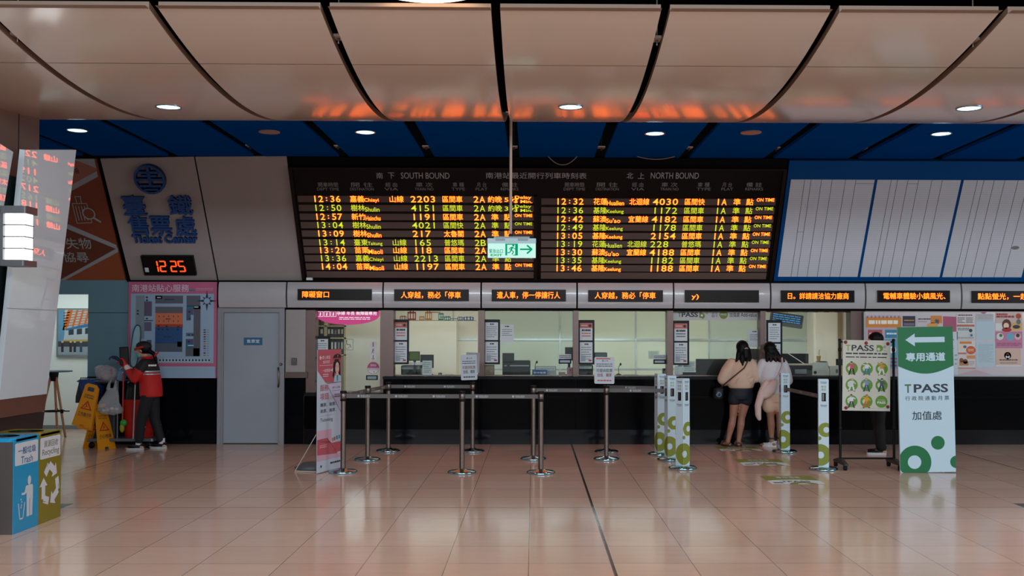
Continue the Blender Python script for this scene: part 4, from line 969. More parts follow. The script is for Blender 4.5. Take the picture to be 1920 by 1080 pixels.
obj_box('card_terminal', 1404, 654, 1428, 680, YD-.02, .06, pmat('terminal_brown', (70, 56, 46), .4), 'brown card terminal between the two women', 'terminal', lambda t, fr, q: (MB().slab(fr, q[0]+.02, q[1]+.0, q[2]-.04, q[1]+.05, .001, .01, K('a8b4b0')).build('screen', t), MB().bx(q[0]+.05, q[0]+.09, YD, YD+.03, zc0, q[1], MON).build('stand', t)))
obj_box('monitor', 1466, 663, 1516, 686, YD+.42, .04, MON, 'wide dark monitor back right of the woman in white', 'monitor', ex_stand)
obj_box('inkjet_printer', 1476, 685, 1523, 706, YD, .26, pmat('printer_dark', (34, 34, 36), .35), 'black inkjet printer with pale lid right of the woman in white', 'printer', lambda t, fr, q: (MB().bx(q[0]+.01, q[2]-.01, YD+.01, YD+.25, q[3], q[3]+.02, TAN, .01).build('scanner_lid', t), MB().slab(fr, q[0]+.12, q[1]+.03, q[2]-.09, q[1]+.10, .001, .006, GREY).build('control_panel', t)), r=.02)
obj_box('carton', 1522.5, 690, 1555, 706, YD+.02, .24, WBOX, 'low white carton on the counter in the sixth window', 'carton', lambda t, fr, q: MB().disc(fr, q[0]+.05, q[1]+.05, .025, INK, .001).dashes(fr, q[0]+.1, q[1]+.05, q[2]-.05, q[3]-.03, 2, TAN, .001, .3).build('print', t))
obj_box('paper_pile', 1524, 679, 1553, 690, YD+.04, .2, WBOX, 'pile of white papers with a dark clipboard on the low carton', 'papers', lambda t, fr, q: MB().bx(q[0]+.1, q[2]-.02, YD+.03, YD+.22, q[3], q[3]+.012, pmat('clip_green', (46, 58, 54), .4)).build('clipboard', t), base=Z(690, YD+.02)+.004)
obj_box('white_box', 1556, 686, 1577, 706, YD+.05, .2, WBOX, 'tall white box at the right of the low carton, sixth window', 'carton', lambda t, fr, q: MB().disc(fr, q[0]+.11, q[1]+.07, .02, K('5a5a58'), .001, ry=.035).build('hand_hole', t))
p = at(1535, 678, YD+.15); t = thing('drink_cup', p, 'tan drink cup with a straw on the pile of papers', 'cup')
m = MB(); m.lathe(p, [(.024, 0), (.034, .085), (.034, .09)], pmat('cup_tan', (190, 140, 90), .4), 18); m.build('cup_body', t)
m = MB(); m.lathe(p+Vector((0, 0, .088)), [(.036, 0), (.036, .006), (.02, .014)], WBOX, 18); m.build('lid', t)
m = MB(); m.tube([p+Vector((0, 0, .03)), p+Vector((.012, 0, .19))], .004, K('44484a'), 8); m.build('straw', t)
# the long white rod leaning over the black monitor
p0, p1 = at(1469, 657, YD+.2), at(1511, 684, YD+.2); t = thing('desk_lamp_arm', p1, 'thin white slanting arm above the black inkjet printer', 'arm')
m = MB(); m.tube([p0, p1], .006, WHITE, 8); m.build('arm', t); m = MB(); m.ball(p1, .02, .02, .02, GREY, 10, 6); m.build('joint', t)
# hanging screen in the sixth window
YH = YG+.9; fr = rot_fr(at(1475, 600, YH), 0, 8, 0); t = thing('hanging_screen', at(1475, 612, YH), 'tilted hanging screen showing blue rows in the top of the sixth window', 'screen')
m = MB(); m.slab(fr, -.27, -.11, .27, .11, -.05, 0, pmat('screen_casing', (58, 54, 52), .4), r=.02); m.build('casing', t)
m = MB(); m.rect(fr, -.25, -.05, .25, .09, pmat('screen_dark', (24, 34, 44), .2), .002)
for r_ in range(4): m.dashes(fr, -.23, -.045+r_*.034, .22, -.015+r_*.034, 1, emat('screen_blue', (.06, .30, .62), .8), .004, .5, r_+3)
m.build('screen', t)
m = MB(); m.tube([fr.at(0, .1, -.03), fr.at(0, .1, -.03)+Vector((0, 0, .5))], .015, GREY, 10); m.build('hanger', t)
# office camera dome and the ceiling lamps mirrored in the glass are left to the light
p = at(926, 583, YG+.3); t = thing('dome_camera', p+Vector((0, 0, .12)), 'small dark dome camera at the top left of the third window', 'camera')
m = MB(); m.lathe(p+Vector((0, 0, .06)), [(.05, 0), (.055, .03), (.055, .25)], GREY, 18); m.build('mount', t); m = MB(); m.ball(p+Vector((0, 0, .05)), .04, .04, .04, MON, 14, 8); m.build('dome', t)
# binder cupboard behind the first window
YK = 17.35; KF = wall_fr(YK); q = KF.box(586, 588, 648, 735); zsh = [Z(665, YK), Z(633.5, YK), Z(611, YK), Z(575, YK)]
t = thing('binder_cupboard', ((q[0]+q[2])/2, YK+.2, 0), 'open office cupboard of black ring binders behind the first window', 'cupboard')
CUP = pmat('cupboard_cream', (196, 184, 150), .5); xmid = KF.px(610, 600)[0]
m = MB(); m.bx(q[0], q[0]+.03, YK, YK+.38, 0, zsh[3]+.1, CUP); m.bx(q[2]-.03, q[2], YK, YK+.38, 0, zsh[3]+.1, CUP); m.bx(xmid-.02, xmid+.025, YK, YK+.38, 0, zsh[3]+.1, CUP); m.bx(q[0], q[2], YK+.37, YK+.4, 0, zsh[3]+.1, CUP); m.build('carcass', t)
for z_ in zsh: 
    m = MB(); m.bx(q[0], q[2], YK, YK+.37, z_-.02, z_, CUP); m.build('shelf', t)
m = MB(); m.bx(q[0]+.03, q[2]-.03, YK-.0, YK+.02, .05, zsh[0]-.03, pmat('cupboard_door', (150, 140, 118), .5)); m.build('lower_door', t)
BND = pmat('binder_black', (22, 26, 30), .5); ci = 0
names = ['first', 'second', 'third', 'fourth', 'fifth', 'sixth', 'seventh', 'eighth', 'ninth', 'tenth']
for row in (1, 0):
    for sec, (xa_, xb_) in enumerate(((q[0]+.035, xmid-.025), (xmid+.03, q[2]-.035))):
        n = int((xb_-xa_)/.052)
        for k in range(n):
            hgt = (zsh[row+1]-zsh[row]-.03)*(.9 if (k*7+row) % 5 else .84)
            x_ = xa_+k*(xb_-xa_)/n; wd = (xb_-xa_)/n-.005
            b = thing('ring_binder', (x_+wd/2, YK+.15, zsh[row]), '%s black ring binder from the left, %s half of the %s shelf' % (names[k], ('left', 'right')[sec], ('lower', 'upper')[row]), 'binder', 'ring binders in the office cupboard')
            m = MB(); m.bx(x_, x_+wd, YK+.03, YK+.3, zsh[row], zsh[row]+hgt, BND, .006); m.build('cover', b)
            m = MB(); m.slab(wall_fr(YK+.03), x_+wd*.2, zsh[row]+hgt*.4, x_+wd*.8, zsh[row]+hgt*.9, 0, .002, PAPER if (k+row) % 3 else GREY); m.build('spine_label', b)

# ---- right-hand notice board
NB = wall_fr(YW-.03); q = NB.box(1622, 585, 1990, 703.5)
t = thing('notice_board', NB.at((q[0]+q[2])/2, q[1]), 'wide pale pink notice board on the wall behind the green and white sign', 'notice board')
m = MB(); m.slab(NB, *q, -.03, 0, pmat('board_pink_white', (196, 184, 190), .3, coat=.3, var=.08, scale=2)); 
for pts, c in (([(1768, 593), (1793, 594), (1793, 640), (1768, 640)], 'a8526e'), ([(1838, 580.5+5), (1851, 585.5), (1844, 589)], 'a04058'), ([(1700, 703), (1790, 703), (1750, 690)], 'b89aa4'), ([(1795, 703), (1860, 703), (1830, 693)], 'c0a4ac')): m.polypx(NB, pts, K(c), .001)
m.build('board_panel', t)
m = MB(); F_ = pmat('board_rail', (150, 160, 166), .3, .5)
m.slab(NB, q[0]-.02, q[1]-.02, q[2], q[1], -.03, .012, F_); m.slab(NB, q[0]-.02, q[1], q[0], q[3], -.03, .012, F_); m.build('board_rail', t)
def poster(x0, y0, x1, y1, base, label, draw=None, name='poster'):
    q = NB.box(x0, y0, x1, y1); p = thing(name, NB.at((q[0]+q[2])/2, q[1]), label, 'poster', 'papers pinned on the notice board')
    m = MB(); m.slab(NB, *q, .001, .004, K(base))
    W, H = q[2]-q[0], q[3]-q[1]
    def rc(a, b, c_, d, col, l=0): m.rect(NB, q[0]+W*a, q[1]+H*b, q[0]+W*c_, q[1]+H*d, K(col), .0055+l*.001)
    def dc(a, b, r_, col, l=0, ry=None): m.disc(NB, q[0]+W*a, q[1]+H*b, r_*W, K(col), .0055+l*.001, ry=(ry or r_)*W)
    def ds(a, b, c_, d, n, col, l=0, s=1, fill=.4): m.dashes(NB, q[0]+W*a, q[1]+H*b, q[0]+W*c_, q[1]+H*d, n, K(col), .0055+l*.001, fill, s)
    if draw: draw(rc, dc, ds)
    m.build('sheet', p); return p
def d1(rc, dc, ds):
    rc(0, .80, 1, .97, 'd08030'); 
    for k in range(9): rc(.03+k*.11, .965, .07+k*.11, 1, 'a06a80')
    ds(.08, .85, .9, .93, 1, 'f0ead8', 1, 2, .8); rc(.06, .62, .46, .76, 'a84a4e'); rc(.54, .62, .98, .76, '2f7fa0'); ds(.1, .66, .42, .73, 1, 'e8d8d0', 1, 4); ds(.58, .66, .95, .73, 1, 'd8e8f0', 1, 6)
    rc(.52, .1, 1, .6, '4aa0c0'); rc(.02, .1, .48, .6, 'c88090'); dc(.75, .42, .1, 'e8ecec', 1); ds(.55, .12, .97, .3, 3, '903040', 1, 3, .5)
poster(1623.5, 592, 1690, 702, 'b8a4b0', 'large orange, pink and blue poster at the left end of the notice board', d1)
def d2(rc, dc, ds): ds(.1, .5, .9, .66, 1, 'c09040', 0, 1, .7); rc(.05, .05, .95, .35, '5a5068'); ds(.1, .1, .9, .3, 2, '8a8098', 1)
poster(1692.5, 592.5, 1716, 612, '2c2440', 'small dark purple poster above the green sign', d2)
def d3(rc, dc, ds): rc(.55, .3, 1, 1, 'd08030'); dc(.62, .12, .22, 'd89a50', 0, .1); ds(.05, .6, .55, .78, 1, '4a3038', 1, 2, .6); ds(.05, .4, .4, .5, 1, 'a04050', 1, 3, .5); dc(.76, .5, .05, '2f7070', 1, .09); dc(.84, .45, .05, 'a04040', 1, .1)
poster(1719, 592, 1766, 612, 'c4bcc0', 'white and orange poster above the right half of the green sign', d3)
def d4(rc, dc, ds): ds(.1, .8, .9, .92, 1, '403038', 0, 1, .8); rc(.03, .05, .97, .72, 'd8cfd0'); ds(.06, .1, .48, .68, 4, '4a4448', 1, 2, .5); ds(.54, .1, .94, .68, 4, '4a4448', 1, 3, .5)
poster(1793, 588, 1826, 608, 'cfc0c2', 'poster of two small black text columns, top of its column on the notice board', d4)
def d5(rc, dc, ds): rc(0, .88, 1, 1, 'b8603c'); ds(.05, .62, .7, .8, 2, '3c5868', 0, 2, .5); dc(.78, .62, .1, '30404c', 0, .1); dc(.8, .35, .13, 'b8c4cc', 0, .15); dc(.82, .3, .07, '4a6478', 1, .07); ds(.04, .06, .96, .2, 2, '7a7a80', 0, 5)
poster(1794, 609, 1827, 637, 'c6c8c4', 'cream and grey poster with a dark round figure on the notice board', d5)
def d6(rc, dc, ds): rc(.1, .78, .8, .95, 'd07a30'); dc(.35, .55, .24, 'e0c8a8', 0, .16); dc(.4, .55, .1, '3060a0', 1, .08); dc(.75, .3, .28, 'c45a30', 1, .24); ds(.58, .2, .92, .42, 2, 'f0d8c0', 2); rc(0, 0, .5, .12, 'c07060')
poster(1796, 639, 1828, 664, 'd2ccc8', 'orange flyer with a round orange blob on the notice board', d6)
def d7(rc, dc, ds): rc(.5, .7, 1, .95, 'd08a50'); dc(.2, .6, .12, '8a4a30', 0); dc(.42, .5, .14, '6a4038', 0); rc(.08, .2, .6, .5, 'b07850'); ds(.62, .2, .95, .55, 3, '9a9aa0', 0); rc(.0, -.02, 1, .04, 'c06a40')
poster(1796, 665, 1828.5, 690.5, 'cfc8c6', 'cream and brown flyer lowest in its column on the notice board', d7)
poster(1829.5, 600.5, 1863.5, 638, 'b4c6d0', 'blank pale blue sheet hanging by the cartoon poster', lambda rc, dc, ds: ds(.05, .95, .95, .99, 1, '8a98a0'), 'hanging_sheet')
poster(1830, 641, 1866, 689, 'b4c6d0', 'pale blue printed sheet hanging below a blank one', lambda rc, dc, ds: ds(.12, .2, .9, .92, 16, '98aab4', 0, 4, .35), 'hanging_sheet')
poster(1829.5, 588, 1863, 600, 'b8b4b8', 'faint grey text sheet behind the blank pale blue one', lambda rc, dc, ds: ds(.1, .1, .9, .9, 5, '9a989c', 0, 4, .35), 'hanging_sheet')
def d8(rc, dc, ds):
    rc(0, 0, 1, .47, 'c07898'); ds(.04, .92, .45, .98, 1, 'a02c34', 1, 1, .8); ds(.04, .85, .7, .92, 1, 'a02c34', 1, 2, .8); dc(.86, .9, .1, 'b0482c', 1); rc(.0, .5, .3, .7, 'd8d4d4'); rc(.62, .5, 1, .72, 'd8a860')
    dc(.42, .66, .17, '5a2c1c', 2, .2); dc(.4, .63, .10, 'e8c8b0', 3, .11); dc(.42, .52, .18, 'a82028', 3, .08); dc(.78, .6, .14, '30343c', 2, .07); dc(.86, .74, .08, '6a6a70', 2, .1)
    dc(.17, .33, .13, 'd0d4d0', 1); dc(.55, .32, .14, '6aa8c0', 1); dc(.83, .33, .12, 'd8b8b0', 1); dc(.83, .36, .07, '40282c', 2); dc(.2, .36, .06, '4a7040', 2); ds(.05, .06, .95, .16, 3, '8a3c60', 1, 5, .4)
poster(1866, 586, 1916.5, 653, 'c8b4ac', 'tall pink poster of a girl in red on the notice board', d8)
def d9(rc, dc, ds): rc(.0, .08, 1, 1, 'cfae9e'); dc(.47, .62, .14, 'e0a850', 0); dc(.47, .66, .06, '5a3018', 1, .07); dc(.47, .55, .08, 'd8e0e4', 1, .08); rc(.43, .34, .51, .5, '202024', 1); ds(.14, .32, .86, .42, 1, '5a4a44', 2, 3, .7); ds(.16, .15, .84, .26, 2, '6a5a54', 1, 2, .4)
poster(1867, 654, 1914, 687, 'd4d4d6', 'peach poster of a small figure with arms raised on the notice board', d9)
poster(1785.5, 622, 1795.5, 702, 'c4ced6', 'narrow white sheet half hidden by the right edge of the green sign', lambda rc, dc, ds: (rc(.0, .80, .35, .82, 'a04a60'), rc(.0, .6, .35, .61, 'a04a60'), ds(.4, .2, .9, .5, 3, '9aa4ac')), 'hanging_sheet')

# ---- station map on the left wall
MF = wall_fr(YW-.045); q = MF.box(240.5, 526.5, 406, 709)
t = thing('station_map', MF.at((q[0]+q[2])/2, q[1]), 'large pink framed station map board behind the cleaner', 'map board')
MP = pmat('map_pink', (186, 92, 126), .4, var=.03); MW = pmat('map_pale_blue', (148, 172, 196), .35, coat=.2, var=.02)
m = MB(); m.slab(MF, *q, -.03, 0, MP); m.build('board_panel', t)
m = MB(); P2 = lambda x, y: (235+x/5.539, 520+y/5.539)
def mr(x0, y0, x1, y1, c, l=1): m.rectpx(MF, *P2(x0, y0), *P2(x1, y1), K(c) if isinstance(c, str) else c, .001*l)
mr(55, 170, 918, 890, MW); mr(30, 925, 932, 1045, MW)
for x0, y0, x1, y1, c in ((108, 190, 200, 640, '7a8894'), (198, 250, 276, 402, '58506e'), (198, 465, 272, 558, '5a5a78'), (222, 650, 272, 720, '50506a'), (312, 190, 600, 272, '565866'), (312, 190, 382, 225, '2a6878'), (312, 305, 598, 370, '5c5c66'),
                          (312, 368, 598, 490, 'c87050'), (312, 488, 598, 518, 'a83818'), (310, 516, 594, 684, '1c4c80'), (308, 682, 592, 774, '4c5868'), (636, 190, 780, 300, '565866'), (708, 300, 780, 820, '54545e'), (636, 296, 780, 330, '1e6a7c'), (634, 330, 708, 390, '54506e'),
                          (634, 390, 680, 448, '3c5870'), (630, 576, 706, 612, '4a6a80'), (628, 640, 706, 684, '4e4a70'), (628, 684, 706, 736, '1e6078'), (626, 736, 770, 820, '54545e'), (540, 668, 586, 722, '1e4878')): mr(x0, y0, x1, y1, c, 2)
for j in range(2):
    for k in range(5): mr(345+k*50, 398+j*50, 356+k*50, 412+j*50, '6a3428', 3); mr(340+k*50, 588+j*50, 348+k*50, 598+j*50, '14345a', 3)
for x, y in ((335, 498), (420, 500), (540, 506), (336, 530), (380, 532), (426, 532), (536, 534), (655, 350), (660, 420), (650, 590), (690, 590), (650, 660), (120, 340), (120, 372), (215, 200), (215, 230), (215, 420)): mr(x, y, x+20, y+16, '20242c', 3)
for x, y, w2 in ((330, 203, 40), (716, 303, 44), (650, 702, 60)): mr(x, y, x+w2, y+12, 'b0c4cc', 3)
m.dashes(MF, *MF.box(*P2(410, 220), *P2(510, 240)), 1, K('2a2c38'), .003, .6); m.dashes(MF, *MF.box(*P2(420, 420), *P2(470, 445)), 1, K('7a3c2a'), .003, .6); m.dashes(MF, *MF.box(*P2(400, 608), *P2(480, 626)), 1, K('102c50'), .003, .6); m.dashes(MF, *MF.box(*P2(200, 440), *P2(285, 458)), 1, K('2a3038'), .003, .6)
for k, c in enumerate(('5a2438', '2a3448', '8a2c3c', '3a2040', '1e5a6c', '2a6070', 'b86a40', '702040', '3c4870', '8a90a0', '3a2448', 'a87820')):
    mr(812, 540+k*24, 836, 552+k*24, c, 3); mr(844, 543+k*24, 870, 549+k*24, '6c7c88', 3)
mr(345, 838, 893, 884, '8298a8', 2); mr(349, 842, 889, 880, 'a8bccb', 3)
for k in range(16): mr(352+k*34, 850, 370+k*34, 870, '7a2838' if k == 3 else '24303c', 4)
cc = MF.px(*P2(848, 245)); STAR = K('1c2630')
for k in range(8):
    L_ = .16 if k % 2 == 0 else .09; a = R(45*k); d_ = (math.cos(a), math.sin(a)); e_ = (-d_[1]*.022, d_[0]*.022)
    m.poly(MF, [(cc[0]+e_[0]*2*.5+d_[0]*.03, cc[1]+e_[1]+d_[1]*.03), (cc[0]-e_[0]+d_[0]*.03, cc[1]-e_[1]+d_[1]*.03), (cc[0]+d_[0]*L_, cc[1]+d_[1]*L_)], STAR, .003)
m.ring(MF, *cc, .028, .045, MW, .004); m.build('map_print', t)
m = MB(); m.textpx(MF, '南港站貼心服務', *P2(70, 74), *P2(662, 150), K('d4c4d4'), c=.002, bold=.012)
m.dashes(MF, *MF.box(*P2(665, 120), *P2(725, 148)), 1, K('2a7890'), .002, .6); m.dashes(MF, *MF.box(*P2(735, 105), *P2(915, 140)), 2, K('c8b0c4'), .002, .25, 4); m.build('title_lettering', t)
# card reader on the white wall
FR2 = wall_fr(YW-.001); q = FR2.box(547, 671, 557, 684.5); t = thing('card_reader', FR2.at((q[0]+q[2])/2, q[1]), 'small dark card reader on the pale wall right of the grey door', 'card reader')
m = MB(); m.slab(FR2, *q, 0, .03, pmat('reader_grey', (74, 70, 70), .4), r=.012); m.build('body', t); m = MB(); m.rect(FR2, q[0]+.015, q[1]+.05, q[2]-.015, q[3]-.015, pmat('reader_face', (92, 88, 88), .3), .031); m.build('face_plate', t)
# framed train picture in the passage
TF = wall_fr(YP-.03); q = TF.box(106.5, 578, 165, 669); xr_ = q[0]+.95
t = thing('framed_photo', TF.at(q[0]+.47, q[1]), 'framed picture of a silver train under an orange crane in the passage', 'picture')
m = MB(); m.slab(TF, q[0], q[1], xr_, q[3], -.02, .01, pmat('silver_frame', (150, 160, 166), .3, .6)); m.build('frame', t)
m = MB(); A, B, C_, D_2 = q[0]+.03, q[1]+.035, xr_-.03, q[3]-.03; Wd, Ht = C_-A, D_2-B
def tr(x0, y0, x1, y1, c, l=0): m.rect(TF, A+Wd*x0, B+Ht*y0, A+Wd*x1, B+Ht*y1, K(c), .011+.0006*l)
def tp(pts, c, l=0): m.poly(TF, [(A+Wd*x, B+Ht*y) for x, y in pts], K(c), .011+.0006*l)
tr(0, 0, 1, 1, '9cb8c8'); tp([(0, .3), (.12, .3), (.12, 1), (0, 1)], '5a8aa8', 1)
tp([(.08, .55), (.16, .55), (.26, 1), (.18, 1)], 'c86a2a', 1)
for k in range(6): tp([(.1, .62+k*.06), (1, .78+k*.05), (1, .80+k*.05), (.1, .645+k*.06)], 'c8702e', 1)
for k in range(8): tp([(.15+k*.11, .62), (.19+k*.11, .62), (.28+k*.11, 1), (.24+k*.11, 1)], 'c06428', 2)
tp([(.1, .30), (1, .26), (1, .76), (.5, .68), (.14, .58)], 'aab6bc', 3); tp([(.14, .58), (.5, .68), (1, .76), (1, .70), (.14, .54)], '2f6a98', 4); tp([(.1, .33), (1, .36), (1, .32), (.1, .30)], 'b8983a', 4)
for k in range(5): tp([(.2+k*.16, .44+k*.012), (.3+k*.16, .45+k*.012), (.3+k*.16, .57+k*.02), (.2+k*.16, .555+k*.02)], '2a3640', 4)
tr(0, 0, 1, .2, '8a98a4', 3); tr(0, .18, 1, .3, '3a3c40', 4)
for k, (x, c) in enumerate(((.06, '24282c'), (.22, '3a2a20'), (.3, '24303a'), (.42, '2a4a60'), (.6, '303438'))): tr(x, .06, x+.05, .27, c, 5); m.disc(TF, A+Wd*(x+.025), B+Ht*.29, .02, K('b8a890'), .016)
m.build('print', t)
# ================================================================== QUEUE POSTS, STANDS AND SIGNS IN THE HALL
BASEC = pmat('chrome_base', (150, 186, 198), .16, 1.0, var=.08, scale=6)
BELT = pmat('belt_grey', (92, 88, 88), .7, var=.05, scale=60); BELTP = K('b8b8bc')
def base_center(px, py): p = fl(px, py); p.z = 0; return p
HP = .985
proto = thing('queue_post', (0, 0, 0), 'queue post', 'queue post', 'steel queue posts')
m = MB(); m.lathe((0, 0, 0), [(.165, 0), (.172, .008), (.170, .020), (.155, .030), (.06, .040), (.045, .052), (.034, .055)], BASEC, 36); m.build('weighted_base', proto, local=True)
m = MB(); m.lathe((0, 0, 0), [(.031, .05), (.031, .875)], STEEL, 20); m.build('steel_post', proto, local=True)
m = MB(); m.lathe((0, 0, 0), [(.031, .86), (.038, .865), (.038, .885), (.033, .887)], BLKPL, 20); m.build('collar', proto, local=True)
m = MB(); m.lathe((0, 0, 0), [(.034, .887), (.036, .89), (.036, .952), (.034, .955)], STEEL, 20); m.build('belt_cassette', proto, local=True)
m = MB(); m.lathe((0, 0, 0), [(.034, .955), (.040, .958), (.040, .980), (.034, HP)], BLKPL, 20); m.build('top_cap', proto, local=True)
posts = {}
for i, (k, px, py, lab) in enumerate([('a', 643, 886, 'silver queue post directly in front of the pink stand banner'), ('b', 689, 863, 'second silver queue post from the left, behind the belt of the front row'),
        ('c', 728, 846.5, 'silver queue post at the back left corner of the barrier'), ('d', 866, 887, 'silver queue post at the middle of the front row, left of the doubled posts'),
        ('e', 886, 847, 'silver back-row queue post under the white notice without pink print'), ('f', 1000, 861.5, 'rear silver queue post of the close pair near the floor seam'),
        ('g', 1014, 887.5, 'front silver queue post of the close pair near the floor seam'), ('h', 1137, 862, 'silver queue post carrying the notice with pink print'), ('i', 1137, 848, 'silver queue post hidden behind the one with the pink printed notice')]):
    o = proto if i == 0 else copy_tree(proto)
    o.location = base_center(px, py); o['label'] = lab; posts[k] = o
def belt(a, b, za=.922, zb=.922, owner=None, name='belt', gap=.036, gapb=.036):
    o = owner or a; pa, pb = Vector(a.location), Vector(b.location); d = (pb-pa); d.z = 0; L_ = d.length; d.normalize()
    A = pa+d*gap-Vector(o.location)+Vector((0, 0, za)); B = pb-d*gapb-Vector(o.location)+Vector((0, 0, zb))
    if d.x < 0: A, B = B, A
    u = (B-A); W = u.length; fr = Fr(A, u, Vector((0, 0, 1)))
    m = MB(); m.slab(fr, 0, -.025, W, .025, -.001, .001, BELT)
    n = max(1, int(W/.42))
    for k in range(n):
        x = W*(k+.5)/n-.08; m.ring(fr, x, 0, .006, .013, BELTP, .0016, 14); m.disc(fr, x, 0, .004, BELTP, .0016, 10); m.text(fr, '南港火車站', x+.025, -.004, x+.14, .013, BELTP, c=.0016); m.rect(fr, x+.03, -.012, x+.135, -.008, BELTP, .0016)
    m.build(name, o, local=True)
belt(posts['a'], posts['b']); belt(posts['b'], posts['c']); belt(posts['c'], posts['e']); belt(posts['a'], posts['d'], owner=posts['d']); belt(posts['d'], posts['g']); belt(posts['f'], posts['h'])
GR = K('7c8426'); GRN = pmat('sign_green', (6, 104, 58), .45, var=.02); WSL = pmat('sleeve_white', (188, 208, 220), .35, var=.02); TXT = K('3a4048')
def cdisc(m, fr, cx, cy, r, x0, x1, y0, mat, c):
    pts = []
    for k in range(40):
        a = 2*math.pi*k/40; pts.append((min(max(cx+r*math.cos(a), x0), x1), max(cy+r*math.sin(a), y0)))
    q = [p for i, p in enumerate(pts) if (Vector(p)-Vector(pts[i-1])).length > 1e-6]
    if len(q) > 2: m.poly(fr, q, mat, c)
S = .0625; HS = 1.12
sp = thing('pass_post', (0, 0, 0), 'white pass post', 'queue post', 'white square queue posts with olive rings')
m = MB(); m.lathe((0, 0, 0), [(.168, 0), (.176, .008), (.174, .022), (.155, .034), (.09, .042), (.07, .045)], BASEC, 36); m.build('weighted_base', sp, local=True)
m = MB(); m.bx(-S, S, -S, S, .04, HS, WSL, .004)
FC = [Fr((-S, -S, 0), (1, 0, 0)), Fr((S, -S, 0), (0, 1, 0)), Fr((S, S, 0), (-1, 0, 0)), Fr((-S, S, 0), (0, -1, 0))]
W_ = 2*S
for k, f in enumerate(FC):
    off = (0, -W_, 0, W_)[k]
    m.text(f, 'TPASS', .022, 1.075, W_-.022, 1.093, TXT, c=.001, bold=.02); m.rect(f, .03, 1.066, W_-.03, 1.069, TXT, .001)
    m.text(f, '專用', .034, 1.015, W_-.034, 1.045, GR, c=.001); m.text(f, '通道', .034, .98, W_-.034, 1.01, GR, c=.001)
    m.rect(f, .040, .85, W_-.034, .955, BLKPL, .001); m.rect(f, .05, .86, .066, .945, STEEL, .0014)
    m.text(f, 'TPASS', .022, .79, W_-.022, .808, TXT, c=.001, bold=.02); m.rect(f, .03, .781, W_-.03, .784, TXT, .001)
    for cx, cy, r, ri in ((.085, .50, .088, .036), (.012, .395, .024, 0), (.015, .19, .135, .042)):
        cx += off if k in (1, 3) else 0
        cdisc(m, f, cx, cy, r, 0, W_, .045, GR, .0012)
        if ri: cdisc(m, f, cx+.01, cy, ri, 0, W_, .045, WSL, .0016)
m.build('printed_sleeve', sp, local=True)
m = MB(); m.bx(-S+.004, S-.004, -S+.004, S-.004, HS, HS+.004, WSL, .004); m.build('sleeve_cap', sp, local=True)
tp = {}
for i, (k, px, py, rz, lab) in enumerate([('A', 1238, 853, 14, 'rear white square post, hindmost of three standing close together'), ('B', 1257, 863, 14, 'white square post between two others, in the middle of the cluster of three'),
        ('C', 1280, 879, 42, 'front white square post of the cluster of three, turned edge forward'), ('D', 1471, 848, 0, 'white square post right in front of the woman in the white sweatshirt'), ('E', 1544, 881, -12, 'white square post just left of the rolling poster stand')]):
    o = sp if i == 0 else copy_tree(sp)
    o.location = base_center(px, py); o.rotation_euler = (0, 0, R(rz)); o['label'] = lab; tp[k] = o
belt(posts['h'], tp['B'], gapb=.08); belt(posts['i'], tp['A'], gapb=.08)
m = None
# the belt between the two right hand posts is a part of the right one
o = tp['E']; inv = Matrix.Rotation(-o.rotation_euler.z, 3, 'Z')
A = inv @ (Vector(tp['D'].location)-Vector(o.location)); A.z = .90; d = A.copy(); d.z = 0; d.normalize()
m = MB(); fr = Fr(A-d*.07, (-A+Vector((0, 0, .9))), (0, 0, 1)); W = (A-Vector((0, 0, .9))).length-.14
m.slab(fr, 0, -.025, W, .025, -.001, .001, BELT)
for k in range(3): m.text(fr, '南港火車站', W*(k+.25)/3, -.008, W*(k+.25)/3+.13, .01, BELTP, c=.002)
m.build('belt', o, local=True)
# notices standing on two posts
NOTE = pmat('notice_white', (178, 184, 192), .5, var=.02, spec=.2)
def post_notice(post, x0, y0, x1, y1, deg, lab, pink):
    p = Vector(post.location); Y = p.y-.03; c = at((x0+x1)/2, (y0+y1)/2, Y); w = (x1-x0)/F*Y; h = (y1-y0)/F*Y
    t = thing('post_notice', (p.x, p.y, HP+.001), lab, 'notice', 'notices standing on queue posts')
    fr = rot_fr((c.x, Y, c.z), 0, deg, 6)
    m = MB(); m.prism(fr, rrect(-w/2, -h/2, w/2, h/2, .018), -.008, 0, NOTE)
    m.ring(fr, -.02, h*.36, .006, .012, INK, .001, 12); m.text(fr, '公告', 0, h*.33, .05, h*.39, INK, c=.001)
    m.dashes(fr, -w*.4, h*.12, w*.4, h*.28, 2, INK, .001, .35, 3)
    m.text(fr, '可提供取票', -w*.40, h*-.07, w*.40, h*.06, K('7c2a30') if not pink else INK, c=.001, bold=.01); m.text(fr, '加值．購票', -w*.36, h*-.24, w*.36, h*-.11, INK if not pink else K('7c2a30'), c=.001, bold=.01)
    m.dashes(fr, -w*.35, -h*.42, w*.35, -h*.34, 1, K('b04030') if pink else INK, .001, .6, 5)
    if pink: m.rect(fr, -w*.42, h*.42, w*.3, h*.46, K('b04030'), .001)
    m.build('notice_board', t)
    if not pink:
        m = MB(); f2 = rot_fr((c.x+.05, Y+.012, c.z+.03), 0, 2, 6); m.prism(f2, rrect(-w*.42, -h*.3, w*.42, h/2, .012), -.004, 0, GREY); m.build('spare_sheet', t)
    m = MB(); m.tube([(p.x, p.y, HP-.002), (p.x, p.y, HP+.05), fr.at(0, -h*.46, -.012)], .012, BLKPL, 10); m.tube([fr.at(0, -h*.46, -.012), fr.at(0, 0, -.014)], .008, BLKPL, 8); m.build('clip_arm', t)
post_notice(posts['e'], 864, 665, 894.5, 712.5, -2, 'white notice on a back-row post with a grey sheet behind it', False)
post_notice(posts['h'], 1114.5, 669.5, 1152, 719.5, 0.5, 'white notice with pink and red print on a front post', True)

